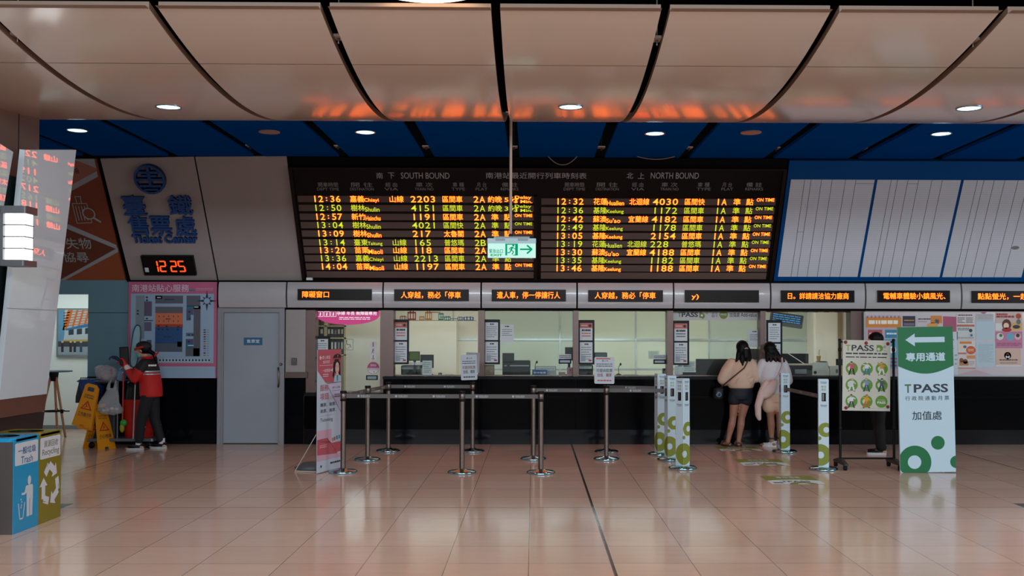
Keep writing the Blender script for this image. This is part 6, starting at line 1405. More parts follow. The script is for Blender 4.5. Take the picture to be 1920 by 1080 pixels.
# long-handled dustpan: tall rounded clear panel with a teal rim
xd = X(254.5, 15.3); zd0, zd1 = Z(690, 15.3), Z(611, 15.3); t = thing('standing_panel', (xd, 15.3, .146), 'tall rounded clear panel with a teal rim standing behind the cleaner hands', 'panel')
f_ = rot_fr((xd, 15.3, (zd0+zd1)/2), 0, 6, 0); hh_ = (zd1-zd0)/2
pts_ = [(.062*math.copysign(abs(math.cos(R(k*10)))**.7, math.cos(R(k*10))), hh_*math.copysign(abs(math.sin(R(k*10)))**.7, math.sin(R(k*10)))) for k in range(36)]
m = MB(); m.prism(f_, pts_, -.012, 0, pmat('panel_pale', (150, 186, 196), .2)); m.build('panel', t)
m = MB(); m.tube([f_.at(a, b, 0) for a, b in pts_+[pts_[0]]], .009, pmat('rim_teal', (24, 58, 64), .4), 8); m.build('rim', t)
m = MB(); m.tube([f_.at(0, -hh_, -.006), (xd+.02, 15.3, .6), (xd+.02, 15.27, .146)], .012, GREY, 8); m.build('handle', t)

# ---- yellow warning signs
YEL = pmat('sign_yellow', (222, 142, 8), .4, var=.03); YSH = K('b02a18'); 
def leaf(fr, h, w0, w1, en, zh_, t):
    m = MB(); n0 = w0*.26
    pts = [(-w0, 0), (-n0, 0), (-n0*.75, h*.055), (n0*.75, h*.055), (n0, 0), (w0, 0), (w1, h-.03), (w1-.03, h), (-w1+.03, h), (-w1, h-.03)]
    m.prism(fr, pts, -.014, 0, YEL)
    m.poly(fr, rrect(-w1*.50, h-.105, w1*.50, h-.045, .015), K('38404c'), .001)
    for k, l in enumerate(en): m.text(fr, l, -w1*.72, h*.72-k*.034, w1*.72, h*.72-k*.034+.024, INK, c=.001, bold=.02)
    c = h*.50; s = .085
    m.poly(fr, [(-s, c-s*.7), (s, c-s*.7), (0, c+s*.9)], YSH, .001); m.poly(fr, [(-s*.66, c-s*.5), (s*.66, c-s*.5), (0, c+s*.5)], YEL, .0014)
    m.line(fr, (-.012, c+.018), (.012, c-.02), .014, YSH, .002); m.line(fr, (.0, c-.01), (-.03, c-.035), .010, YSH, .002); m.disc(fr, -.016, c+.03, .008, YSH, .002, 10)
    m.text(fr, zh_, -w0*.66, h*.25, w0*.66, h*.34, INK, c=.001, bold=.02)
    o = m.build('sign_leaf', t)
    m = MB(); m.slab(fr, -w0*.86, h*.235, w0*.86, h*.24, 0, .002, pmat('sign_yellow_dark', (170, 100, 10), .5)); m.build('ridge', o)
ap = fl(187, 843); ap = Vector((X(188, 14.78), 14.80, .64)); cs, sn = math.cos(R(60)), math.sin(R(60))
t = thing('wet_floor_sign', (ap.x, ap.y, 0), 'yellow folding wet floor sign standing open on the floor before the cart', 'warning sign', 'yellow warning signs')
for s, rev in ((1, False), (-1, True)):
    foot = Vector((ap.x+sn*.17*s, ap.y-cs*.17*s, 0)); tip = ap+Vector((sn*.012*s, -cs*.012*s, 0))
    fr = Fr(foot, Vector((cs, sn, 0)), tip-foot)
    if rev: fr = Fr(foot, Vector((cs, sn, 0)), tip-foot)
    leaf(fr, (tip-foot).length, .148, .095, ('CAUTION', 'WET FLOOR'), '小心地滑', t)
m = MB(); m.tube([(ap.x-cs*.09, ap.y-sn*.09, .635), (ap.x+cs*.09, ap.y+sn*.09, .635)], .012, YEL, 10); m.build('hinge', t)
hp0 = at(152, 803, 14.66); t = thing('cleaning_sign', hp0, 'yellow cleaning in progress sign hung tilted on the left end of the cart', 'warning sign', 'yellow warning signs')
fr = rot_fr(hp0, 0, 14, 0); leaf(fr, .63, .145, .095, ('CLEANING', 'IN PROGRESS'), '工作進行中', t)
fr2 = rot_fr(hp0+Vector((.04, .05, -.045)), 0, 11, -4); m = MB(); m.prism(fr2, [(-.12, 0), (.10, 0), (.09, .62), (-.09, .62)], -.014, 0, YEL); m.build('sign_leaf', t)

# the cart stands a hand's breadth off the wall
for o in [o for o in SC.objects if o.parent is None and o.name.split('.')[0] in ('cleaning_cart', 'cloth_bag', 'red_bin', 'hanging_bag', 'loose_bag', 'spray_bottle', 'red_handled_brush', 'broom_pole', 'wet_floor_sign', 'cleaning_sign')]:
    k = 1.0133; o.location.x *= k; o.location.y += 14.95*(k-1)
# ================================================================== PEOPLE
SKIN = pmat('skin', (190, 138, 112), .5, var=.04); SKIN2 = pmat('skin_legs', (158, 108, 86), .5, var=.05)
HAIR = pmat('hair_black', (7, 5, 5), .5, var=.3, scale=60, spec=.15); HAIRR = pmat('hair_dark_red', (46, 14, 14), .45, var=.3, scale=60, spec=.15)
def V(*a): return Vector(a)
def limb(m, pts, rs, mat, n=14):
    pts = [V(*p) for p in pts]
    # refine so that tapers stay smooth
    P, Q = [], []
    for i in range(len(pts)-1):
        for k in range(4): t = k/4; P.append(pts[i].lerp(pts[i+1], t)); Q.append(rs[i]*(1-t)+rs[i+1]*t)
    P.append(pts[-1]); Q.append(rs[-1]); m.tube(P, Q, mat, n)
    for p, r in ((pts[0], rs[0]), (pts[-1], rs[-1])): m.ball(p, r*.98, r*.98, r*.98, mat, 12, 8)
    for p, r in zip(pts[1:-1], rs[1:-1]): m.ball(p, r, r, r, mat, 12, 8)
def hand(m, w, d, up, mat, curl=.5, s=1.0, side=1):
    d = V(*d).normalized(); up = V(*up); x = d.cross(up).normalized()*side; up = x.cross(d).normalized()*side
    pc = w+d*.045*s; M = Matrix((x, d, up)).transposed(); m.ball(pc, .036*s, .05*s, .017*s, mat, 14, 8, M)
    for i, (ox, L_) in enumerate(((-.026, .062), (-.009, .074), (.009, .069), (.025, .054))):
        b = w+d*.082*s+x*ox*s; mid = b+(d*math.cos(curl)-up*math.sin(curl))*L_*.5*s; tip = mid+(d*math.cos(curl*2.1)-up*math.sin(curl*2.1))*L_*.5*s
        m.tube([b-d*.02*s, b, mid, tip], [.0095*s, .0092*s, .0085*s, .0072*s], mat, 10); m.ball(tip, .0073*s, .0073*s, .0073*s, mat, 8, 6)
    b = w+d*.022*s-x*.030*s; mid = b-x*.026*s+d*.024*s-up*.006*s; tip = mid+d*.03*s-up*.012*s
    m.tube([b, mid, tip], [.012*s, .0105*s, .0085*s], mat, 10); m.ball(tip, .0086*s, .0086*s, .0086*s, mat, 8, 6)
def head(m, c, yaw, pitch, mat, s=1.0):
    M = Matrix.Rotation(R(yaw), 3, 'Z') @ Matrix.Rotation(R(-pitch), 3, 'X')
    def b(x, y, z, rx, ry, rz): m.ball(c+M @ V(x*s, y*s, z*s), rx*s, ry*s, rz*s, mat, 18, 12, M)
    b(0, -.012, .02, .076, .094, .092); b(0, .022, -.035, .060, .066, .075); b(0, .055, -.078, .030, .026, .024)
    b(0, .094, -.018, .012, .020, .014); b(0, .086, .004, .009, .014, .024)                 # nose
    b(0, .078, -.052, .022, .012, .007); b(0, .077, -.063, .019, .011, .006)                # lips
    b(.030, .074, .020, .020, .012, .008); b(-.030, .074, .020, .020, .012, .008)           # brows
    b(.036, .058, -.022, .018, .020, .018); b(-.036, .058, -.022, .018, .020, .018)         # cheeks
    for e in (-1, 1): b(e*.077, -.005, -.012, .009, .020, .030)                             # ears
    return M
def eyes(root, c, M, s=1.0):
    m = MB()
    for e in (-1, 1):
        m.ball(c+M @ V(e*.031*s, .074*s, -.002*s), .0125*s, .009*s, .008*s, K('d8d4d0'), 12, 8, M); m.ball(c+M @ V(e*.031*s, .081*s, -.002*s), .0055*s, .003*s, .0055*s, BLACK, 10, 6, M)
    m.build('eyes', root, local=True)
def foot(m, an, d, mat, L_=.155, r=.036):
    d = V(*d).normalized(); m.ball(V(an[0], an[1], .035)-d*.035, .036, .040, .036, mat, 12, 8)
    m.tube([V(an[0], an[1], .045)-d*.02, V(an[0], an[1], .035)+d*.06, V(an[0], an[1], .022)+d*L_], [(.034, .036), (.040, .028), (.036, .018)], mat, 14); m.ball(V(an[0], an[1], .022)+d*L_, .036, .036, .018, mat, 12, 8)
def shoe(root, an, d, mat, sole, L_=.165, name='shoe', accent=None):
    d = V(*d).normalized(); s = V(-d.y, d.x, 0); m = MB(); A = V(an[0], an[1], 0)
    prof = []
    for k in range(24):
        a = 2*math.pi*k/24; c, q = math.cos(a), math.sin(a); l = (.5*(L_+.075))*c+.5*(L_-.075); wdt = (.047 if c > 0 else .041)*math.copysign(abs(q)**.8, q); prof.append((l, wdt))
    fr = Fr(A, d, s); 
    m.prism(fr, prof, 0, .028, sole); so = m.build('sole', None, local=True); 
    u = MB(); u.loft([(0, 0, .024, 1, 1)], mat, 3, cap=False) if False else None
    vs = []; hs = [.028, .05, .07, .09]; sc = [(.96, 0), (.93, .0), (.80, -.012), (.52, -.045)]
    for h, (f, o) in zip(hs, sc):
        for l, wd in prof:
            top = .055 if l > L_*.55 else h
            vs.append(A+d*(l*f+o)+s*wd*(f if f > .6 else .8)+V(0, 0, min(h, .055+max(0, (L_*.55-l))*.5)))
    n = 24; u.add(vs, [(i*n+k, i*n+(k+1) % n, (i+1)*n+(k+1) % n, (i+1)*n+k) for i in range(3) for k in range(n)]+[tuple(range(3*n, 4*n))], mat, True)
    if accent: u.line(Fr(A+V(0, 0, .05)+s*-.049, d, V(0, 0, 1)), (.0, .0), (.07, .012), .012, accent, .0)
    o = u.build(name, root, local=True); so.parent = o
    return o

def person(root, J, skin=SKIN, skinname='body', scale=1.0, voxel=.0085, hands=True, hcurl=.6, yaw=0, pitch=0, feet=True):
    """one continuous skin: trunk, neck, head with a face, arms with hands, legs with feet"""
    m = MB(); p, c, n, h = (V(*J[k]) for k in ('pelvis', 'chest', 'neck', 'head'))
    mid = p.lerp(c, .5)
    m.loft([(p.x, p.y, p.z-.09, .11, .085), (p.x, p.y, p.z, .155, .105), (mid.x, mid.y, mid.z, .122, .090), (c.x, c.y, c.z-.04, .150, .100), (c.x, c.y, c.z+.06, .165, .092), (n.x, n.y, n.z-.05, .115, .07), (n.x, n.y, n.z, .056, .056)], skin, 26)
    limb(m, [n-V(0, 0, .03), n.lerp(h, .45), h-V(0, 0, .02)], [.058, .050, .052], skin)
    M = head(m, h, yaw, pitch, skin)
    for s in 'LR':
        if J.get(s+'sh'):
            limb(m, [J[s+'sh'], J[s+'el'], J[s+'wr']], [.050, .040, .027], skin)
            m2 = V(*J[s+'el']).lerp(V(*J[s+'wr']), .3); m.ball(m2, .039, .039, .039, skin, 12, 8)
            if hands: hand(m, V(*J[s+'wr']), J.get(s+'hd') or (V(*J[s+'wr'])-V(*J[s+'el'])), J.get(s+'up', (0, 0, 1)), skin, hcurl, 1.0, 1 if s == 'R' else -1)
        hip, kn, an = V(*J[s+'hip']), V(*J[s+'kn']), V(*J[s+'an'])
        calf = kn.lerp(an, .28)+V(0, -.014, 0)
        limb(m, [hip, hip.lerp(kn, .5), kn, calf, kn.lerp(an, .7), an], [.090, .072, .054, .057, .041, .035], skin)
        if feet: foot(m, an, J[s+'ft'], skin)
    o = m.remeshed(skinname, voxel, skin, root, 5, .5)
    return M
def garment(root, name, mat, build, voxel=.011, smooth=5):
    m = MB(); build(m); return m.remeshed(name, voxel, mat, root, smooth, .5)
def strand(m, pts, rs, mat): limb(m, pts, rs, mat, 10)

# ------------------------------------------------ woman in beige, back to the camera
r1 = base_center(1385, 836.5); g1 = thing('person', r1, 'woman seen from behind in a loose beige sweatshirt and dark navy shorts at the counter', 'person')
J = dict(pelvis=(.035, 0, .80), chest=(.045, .02, 1.16), neck=(.06, .03, 1.31), head=(.065, .055, 1.455), Lsh=(-.115, .02, 1.235), Lel=(-.225, .0, 1.0), Lwr=(-.09, .16, 1.05), Rsh=(.205, .02, 1.235), Rel=(.25, .02, 1.02), Rwr=(.17, .17, 1.08),
         Lhip=(-.045, 0, .76), Lkn=(-.085, .0, .42), Lan=(-.165, -.02, .075), Lft=(-.35, .9, 0), Rhip=(.115, 0, .76), Rkn=(.045, .01, .42), Ran=(-.005, -.02, .075), Rft=(.15, .95, 0))
M1 = person(g1, J, SKIN2, yaw=-8, pitch=14); eyes(g1, V(*J['head']), M1)
BEI = pmat('beige_sweat', (202, 170, 148), .8, var=.05, scale=14, bump=.25); NAV = pmat('navy_shorts', (9, 13, 28), .7, bump=.2)
def sw(m):
    m.loft([(.035, .0, .865, .175, .135), (.035, .0, .89, .190, .15), (.035, .0, .94, .205, .160), (.04, .01, 1.05, .205, .155), (.045, .02, 1.17, .205, .145), (.05, .02, 1.24, .185, .12), (.06, .03, 1.295, .105, .085), (.06, .03, 1.32, .075, .07)], BEI, 30)
    limb(m, [(-.10, .02, 1.225), (-.175, .0, 1.12), (-.235, -.005, 1.0), (-.20, .06, .97), (-.12, .13, 1.02)], [.090, .092, .085, .080, .050], BEI)
    limb(m, [(.19, .02, 1.225), (.232, .015, 1.13), (.258, .01, 1.02), (.24, .08, 1.01), (.19, .14, 1.06)], [.086, .085, .078, .070, .050], BEI)
    for k in range(5): limb(m, [(-.06+.05*k, -.145, .955+.02*(k % 2)), (-.03+.05*k, -.15, .99), (.02+.05*k, -.138, 1.03+.03*(k % 3))], [.012, .016, .008], BEI)
garment(g1, 'sweatshirt', BEI, sw, .010, 5)
def sh(m):
    m.loft([(.035, 0, .70, .165, .125), (.035, 0, .76, .18, .135), (.035, 0, .86, .172, .128), (.035, 0, .92, .15, .115)], NAV, 30)
    limb(m, [(-.05, 0, .76), (-.062, 0, .68)], [.105, .100], NAV); limb(m, [(.115, 0, .76), (.105, 0, .68)], [.105, .100], NAV)
garment(g1, 'shorts', NAV, sh, .010, 3)
def hr(m):
    c = V(*J['head']); m.ball(c+V(0, -.02, .03), .094, .108, .098, HAIR, 20, 12); m.ball(c+V(0, -.055, -.02), .088, .075, .105, HAIR, 18, 12)
    strand(m, [c+V(.03, -.085, -.02), c+V(.035, -.105, -.12), c+V(.04, -.10, -.20)], [.062, .058, .028], HAIR); strand(m, [c+V(-.06, -.06, -.06), c+V(-.10, -.10, -.18), c+V(-.135, -.115, -.29)], [.04, .022, .008], HAIR)
    strand(m, [c+V(-.02, -.09, -.10), c+V(-.025, -.135, -.25), c+V(-.045, -.15, -.36), c+V(-.05, -.145, -.46)], [.042, .034, .028, .016], HAIR)
    strand(m, [c+V(.07, -.05, -.02), c+V(.09, -.075, -.14), c+V(.075, -.09, -.22)], [.05, .042, .024], HAIR)
garment(g1, 'hair', HAIR, hr, .007, 3)
m = MB(); c = V(*J['head']); m.tube([c+V(.01, -.135, .0), c+V(.035, -.145, .012), c+V(.06, -.128, .0)], [.008, .012, .008], K('a08478', .3), 8); m.build('hair_clip', g1, local=True)
SAN = pmat('sandal_brown', (58, 26, 22), .5)
for s in 'LR':
    an, d = J[s+'an'], V(*J[s+'ft']).normalized(); m = MB(); fr = Fr((an[0], an[1], 0), d, V(-d.y, d.x, 0))
    m.prism(fr, [(-.085+.13+.135*math.cos(R(k*15))-.01, .050*math.sin(R(k*15))) for k in range(24)], .0, .022, SAN); sd = m.build('sandal', g1, local=True)
    m = MB(); m.tube([fr.at(.10, -.052, .02), fr.at(.10, -.03, .065), fr.at(.10, .03, .065), fr.at(.10, .052, .02)], [(.012, .025)]*4, SAN, 10); m.tube([fr.at(-.05, -.045, .02), fr.at(-.07, 0, .06), fr.at(-.05, .045, .02)], .009, SAN, 8); m.build('sandal_strap', sd, local=True)
t = thing('shoulder_bag', r1+V(-.27, .05, .68), 'small dark shoulder bag at the left hip of the woman in beige', 'bag')
DKB = pmat('bag_dark', (22, 24, 32), .5); m = MB(); m.loft([(-.30+r1.x, r1.y+.05, .70, .05, .07), (-.30+r1.x, r1.y+.05, .72, .075, .09), (-.29+r1.x, r1.y+.05, .85, .07, .085), (-.28+r1.x, r1.y+.05, .87, .04, .06)], DKB, 20, p=3); m.build('bag_body', t)
m = MB(); m.tube([r1+V(*p) for p in ((-.27, .03, .86), (-.235, -.13, .93), (-.10, -.168, 1.05), (.05, -.165, 1.17), (.10, -.135, 1.25), (.13, -.06, 1.305), (.12, .04, 1.315))], .010, pmat('strap_brown', (52, 32, 28), .6), 8); m.build('strap', t)
m = MB(); m.line(Fr(r1+V(-.30, -.05, .78), (1, 0, 0), (0, 0, 1)), (-.04, -.02), (.0, .03), .02, K('5a7a98'), .0); m.ring(Fr(r1+V(-.30, -.045, .77), (1, 0, 0), (0, 0, 1)), 0, 0, .025, .035, K('5a7a98'), 0.0); m.build('printed_patch', t)

# ------------------------------------------------ woman in white
r2 = base_center(1450, 837); g2 = thing('person', r2, 'woman seen from behind in a white sweatshirt and cream shorts with dark bobbed hair', 'person')
J = dict(pelvis=(.02, 0, .80), chest=(.0, .02, 1.15), neck=(-.02, .03, 1.30), head=(-.045, .05, 1.44), Lsh=(-.155, .02, 1.235), Lel=(-.185, .06, 1.02), Lwr=(-.11, .16, 1.08), Rsh=(.155, .02, 1.235), Rel=(.215, .02, .98), Rwr=(.12, .16, 1.08),
         Lhip=(-.055, 0, .76), Lkn=(-.035, .01, .42), Lan=(-.03, -.03, .08), Lft=(-.75, .55, 0), Rhip=(.095, 0, .76), Rkn=(.10, .01, .42), Ran=(.10, .02, .08), Rft=(-.2, .9, 0))
M2 = person(g2, J, SKIN2, yaw=38, pitch=12); eyes(g2, V(*J['head']), M2)
WHS = pmat('white_sweat', (206, 202, 206), .8, var=.03, bump=.25); CRM = pmat('cream_shorts', (214, 180, 154), .8, var=.04, bump=.2)
def sw(m):
    m.loft([(.02, 0, .775, .185, .135), (.02, 0, .80, .20, .148), (.02, 0, .90, .208, .155), (.01, .01, 1.05, .205, .15), (.0, .02, 1.17, .200, .14), (-.01, .02, 1.24, .18, .115), (-.02, .03, 1.295, .10, .08), (-.02, .03, 1.315, .07, .068)], WHS, 30)
    limb(m, [(-.14, .02, 1.225), (-.178, .035, 1.12), (-.190, .06, 1.02), (-.17, .11, 1.02), (-.13, .14, 1.06)], [.086, .084, .076, .068, .045], WHS)
    limb(m, [(.14, .02, 1.225), (.19, .02, 1.11), (.225, .02, .98), (.20, .09, 1.0), (.14, .14, 1.06)], [.086, .084, .076, .068, .045], WHS)
    for k in range(4): limb(m, [(-.08+.06*k, -.148, .86+.02*(k % 2)), (-.05+.06*k, -.152, .90), (-.02+.06*k, -.146, .95)], [.010, .014, .007], WHS)
garment(g2, 'sweatshirt', WHS, sw, .010, 5)
m = MB(); fr = Fr((.06, -.157, .87), (1, 0, 0), (0, 0, 1)); m.ring(fr, 0, .02, .012, .020, K('8a6a50'), -.004); m.ring(fr, .012, -.03, .012, .019, K('8a6a50'), -.004); m.line(fr, (-.015, -.005), (.03, -.01), .008, K('8a6a50'), -.004); m.build('back_print', g2, local=True)
def sh(m):
    m.loft([(.02, 0, .66, .165, .118), (.02, 0, .76, .178, .13), (.02, 0, .84, .168, .125)], CRM, 30)
    limb(m, [(-.055, 0, .74), (-.058, 0, .60)], [.108, .112], CRM); limb(m, [(.095, 0, .74), (.10, 0, .60)], [.108, .112], CRM)
garment(g2, 'shorts', CRM, sh, .010, 3)
def hr(m):
    c = V(*J['head']); m.ball(c+V(0, -.015, .03), .094, .108, .098, HAIR, 20, 12); m.ball(c+V(.02, -.05, -.03), .092, .08, .10, HAIR, 18, 12)
    for x in (-.05, -.01, .03, .07, .10): strand(m, [c+V(x*.8, -.06, -.04), c+V(x*1.15+.01, -.09, -.11), c+V(x*1.5+.02, -.10, -.165)], [.045, .040, .024], HAIR)
garment(g2, 'hair', HAIR, hr, .007, 3)
m = MB(); c = V(*J['head'])
for x in (-.02, .03, .075, .11): strand(m, [c+V(x*1.1+.02, -.108, -.09), c+V(x*1.5+.025, -.118, -.165)], [.018, .022], HAIRR)
m.remeshed('dyed_hair_ends', .007, HAIRR, g2, 3)
m = MB(); 
for e in (-1, 1): fr = Fr(c+M2 @ V(e*.032, .096, 0), M2 @ V(1, 0, 0), M2 @ V(0, 0, 1)); m.tube([fr.at(.022*math.cos(k*math.pi/8), .018*math.sin(k*math.pi/8)) for k in range(17)], .0022, K('8a8078', .3), 6); m.tube([c+M2 @ V(e*.055, .094, 0), c+M2 @ V(e*.085, .0, .002)], .002, K('8a8078', .3), 6)
m.build('glasses', g2, local=True)
WSH = pmat('white_shoe', (200, 200, 204), .5, var=.05)
for s in 'LR':
    o = shoe(g2, J[s+'an'], J[s+'ft'], WSH, K('d8d8da'), L_=.15); o['label'] = 'white sneaker with leopard print ankle panel'
    m = MB(); a = J[s+'an']; m.loft([(a[0], a[1], .075, .042, .046), (a[0], a[1], .115, .040, .042)], pmat('leopard_panel', (150, 116, 84), .6, var=.5, scale=70), 18); m.build('ankle_panel', o, local=True)
    m = MB(); m.loft([(a[0], a[1], .11, .041, .043), (a[0], a[1], .135, .042, .044)], K('2c3444'), 18); m.build('sock', g2, local=True)
t = thing('sling_bag', r2+V(-.12, -.2, .74), 'cream sling bag hanging across the back of the woman in white', 'bag')
BAGC = pmat('bag_cream', (204, 176, 168), .7, var=.05, bump=.3)
def bg(m):
    m.loft([(-.20, -.20, .72, .045, .03), (-.19, -.205, .75, .095, .06), (-.14, -.21, .83, .125, .075), (-.09, -.205, .93, .105, .065), (-.03, -.19, 1.0, .05, .04)], BAGC, 22)
garment(t, 'bag_body', BAGC, bg, .010, 5).location = V(.12, .2, -.74)
m = MB(); m.tube([r2+V(*p) for p in ((-.05, -.19, .98), (.02, -.175, 1.05), (.07, -.166, 1.15), (.105, -.14, 1.24), (.11, -.09, 1.305), (.09, -.01, 1.325), (.07, .06, 1.31), (.04, .14, 1.22))], [(.024, .006)]*8, pmat('strap_white', (196, 190, 194), .7), 10); m.build('strap', t)
t = thing('draped_jacket', r2+V(-.25, -.2, .4), 'cream knitted jacket hanging down beside the sling bag', 'jacket')
def jk(m):
    limb(m, [(-.15, -.20, .95), (-.22, -.21, .80), (-.275, -.21, .62), (-.27, -.21, .48), (-.255, -.21, .43)], [.05, .058, .050, .045, .032], BAGC); limb(m, [(-.19, -.19, .86), (-.24, -.19, .72)], [.06, .05], BAGC)
garment(t, 'jacket_body', BAGC, jk, .009, 3).location = V(.25, .2, -.4)

# ------------------------------------------------ man behind the rolling poster stand
r3 = base_center(1647, 850.5); g3 = thing('person', r3, 'dark-clothed person in black sneakers standing behind the rolling poster stand', 'person', rz=R(90))
J = dict(pelvis=(0, 0, .88), chest=(0, .01, 1.25), neck=(0, .02, 1.43), head=(0, .045, 1.58), Lsh=(-.17, .0, 1.36), Lel=(-.19, .0, 1.10), Lwr=(-.15, .2, 1.10), Rsh=(.17, .0, 1.36), Rel=(.19, .0, 1.10), Rwr=(.12, .22, 1.12),
         Lhip=(-.085, 0, .84), Lkn=(-.09, .02, .46), Lan=(-.09, -.005, .08), Lft=(0, 1, 0), Rhip=(.085, 0, .84), Rkn=(.09, -.02, .46), Ran=(.09, -.07, .08), Rft=(.05, 1, 0))
M3_ = person(g3, J, SKIN, yaw=0, pitch=20); eyes(g3, V(*J['head']), M3_)
BLKC = pmat('black_cloth', (8, 8, 11), .8, bump=.2); BLK2 = pmat('black_trousers', (7, 7, 9), .8, bump=.2)
def sw(m):
    m.loft([(0, 0, .80, .175, .125), (0, 0, .95, .165, .12), (0, .01, 1.15, .178, .12), (0, .01, 1.30, .19, .12), (0, .01, 1.38, .15, .095), (0, .02, 1.44, .07, .065)], BLKC, 28)
    limb(m, [(-.165, 0, 1.35), (-.195, 0, 1.10), (-.16, .16, 1.10)], [.07, .058, .045], BLKC); limb(m, [(.165, 0, 1.35), (.195, 0, 1.10), (.14, .18, 1.115)], [.07, .058, .045], BLKC)
garment(g3, 'jacket', BLKC, sw, .011, 4)
def tr_(m):
    m.loft([(0, 0, .78, .15, .11), (0, 0, .86, .165, .12), (0, 0, .98, .15, .11)], BLK2, 26)
    for s in 'LR': limb(m, [J[s+'hip'], J[s+'kn'], V(*J[s+'an'])+V(0, 0, .02)], [.10, .082, .070], BLK2)
garment(g3, 'trousers', BLK2, tr_, .011, 4)
def hr(m): c = V(*J['head']); m.ball(c+V(0, -.02, .035), .090, .108, .096, HAIR, 20, 12); m.ball(c+V(0, -.06, -.01), .082, .06, .08, HAIR, 18, 12)
garment(g3, 'hair', HAIR, hr, .008, 2)
for s in 'LR': shoe(g3, J[s+'an'], J[s+'ft'], BLKPL, K('c8ccd0'), L_=.2, accent=K('a02828'))['label'] = 'black sneaker with a white sole'

# ------------------------------------------------ cleaner in red at the cart, facing left
r4 = V(X(281, 14.93), 14.93, 0); g4 = thing('person', r4, 'cleaner in a red jacket, black cap and teal mask working at the cart', 'person', rz=R(90))
J = dict(pelvis=(0, -.02, .83), chest=(0, .01, 1.15), neck=(0, .04, 1.31), head=(0, .105, 1.43), Lsh=(-.155, .02, 1.23), Lel=(-.175, .14, 1.03), Lwr=(-.13, .285, 1.20), Lhd=(.1, .3, .9), Rsh=(.155, .02, 1.23), Rel=(.18, .17, 1.05), Rwr=(.06, .36, 1.17), Rhd=(0, .6, .7),
         Lhip=(-.08, -.02, .80), Lkn=(-.085, .075, .43), Lan=(-.085, .11, .08), Lft=(-.12, 1, 0), Rhip=(.08, -.02, .80), Rkn=(.085, -.05, .43), Ran=(.085, -.16, .08), Rft=(.05, 1, 0))
M4 = person(g4, J, SKIN, yaw=0, pitch=22, hands=False); eyes(g4, V(*J['head']), M4)
REDJ = pmat('red_jacket', (186, 18, 16), .7, var=.06, bump=.2); BKJ = pmat('jacket_black', (20, 18, 20), .7); SILVR = pmat('reflective_silver', (150, 160, 165), .35, .4)
def tl(y, z): return V(0, y, z)
RJ = [(0, -.03, .755, .172, .150), (0, -.03, .79, .180, .155), (0, -.02, .95, .182, .152), (0, .0, 1.10, .188, .145), (0, .015, 1.20, .188, .130), (0, .025, 1.26, .160, .108), (0, .035, 1.31, .085, .080), (0, .04, 1.335, .066, .068)]
def sw(m):
    m.loft(RJ, REDJ, 30)
    limb(m, [(-.15, .02, 1.225), (-.18, .08, 1.12), (-.185, .14, 1.025), (-.155, .21, 1.10), (-.138, .25, 1.15)], [.078, .074, .066, .056, .046], REDJ)
    limb(m, [(.15, .02, 1.225), (.18, .09, 1.13), (.185, .17, 1.045), (.13, .26, 1.10), (.085, .32, 1.14)], [.078, .074, .066, .056, .046], REDJ)
jk_ = garment(g4, 'jacket', REDJ, sw, .010, 5)
for nm, mt, za, zb, gr in (('black_yoke', BKJ, 1.135, 1.30, .006), ('reflective_band', SILVR, 1.112, 1.136, .009), ('reflective_band', SILVR, 1.075, 1.095, .009)):   # yoke and bands follow the jacket at its back
    m = MB(); vs = []; n = 26; zs_ = [za+(zb-za)*k/4 for k in range(5)]
    for z_ in zs_:
        for i in range(len(RJ)-1):
            if RJ[i][2] <= z_ <= RJ[i+1][2]:
                f = (z_-RJ[i][2])/(RJ[i+1][2]-RJ[i][2]); A_ = [RJ[i][k]*(1-f)+RJ[i+1][k]*f for k in range(5)]; break
        for k in range(n): a = R(165+205*k/(n-1)); vs.append((A_[0]+(A_[3]+gr)*math.cos(a), A_[1]+(A_[4]+gr)*math.sin(a), z_))
    m.add(vs, [(i*n+k, i*n+k+1, (i+1)*n+k+1, (i+1)*n+k) for i in range(4) for k in range(n-1)], mt, True); o = m.build(nm, jk_, local=True); sd = o.modifiers.new('thickness', 'SOLIDIFY'); sd.thickness = .004
limbY = MB(); limb(limbY, [(-.152, .018, 1.232), (-.172, .06, 1.155)], [.081, .079], BKJ); limbY.build('black_shoulder', jk_, local=True)
limbY = MB(); limb(limbY, [(.152, .018, 1.232), (.172, .06, 1.155)], [.081, .079], BKJ); limbY.build('black_shoulder', jk_, local=True)
m = MB(); fr = Fr((.0, -.148, 1.20), (-1, 0, 0), (0, .12, 1)); fr = Fr((-.11, -.085, 1.20), Vector((-.55, .83, 0)), (0, 0, 1)); m.dashes(Fr((-.178, -.05, 1.195), Vector((.55, -.83, 0)), (0, 0, 1)), 0, 0, .11, .032, 1, WHITE, .004, .8, 3); m.build('back_lettering', jk_, local=True)
PNT = pmat('dark_trousers', (12, 15, 23), .8, bump=.2)
def tr_(m):
    m.loft([(0, -.02, .74, .150, .125), (0, -.02, .84, .165, .132), (0, -.02, .92, .155, .12)], PNT, 26)
    for s in 'LR': k_ = V(*J[s+'kn']); a_ = V(*J[s+'an']); limb(m, [J[s+'hip'], k_, k_.lerp(a_, .85)], [.098, .076, .058], PNT)
garment(g4, 'trousers', PNT, tr_, .011, 4)
def hr(m):
    c = V(*J['head']); m.ball(c+V(0, -.03, .02), .088, .100, .092, HAIR, 18, 12); strand(m, [c+V(0, -.10, -.02), c+V(0, -.16, -.05), c+V(-.01, -.20, -.13), c+V(-.01, -.215, -.19)], [.035, .03, .024, .012], HAIR)
garment(g4, 'hair', HAIR, hr, .008, 2)
def cap(m):
    c = V(*J['head']); m.ball(c+V(0, -.022, .052), .096, .112, .078, BKJ, 22, 12)
cp = garment(g4, 'cap', BKJ, cap, .007, 2)
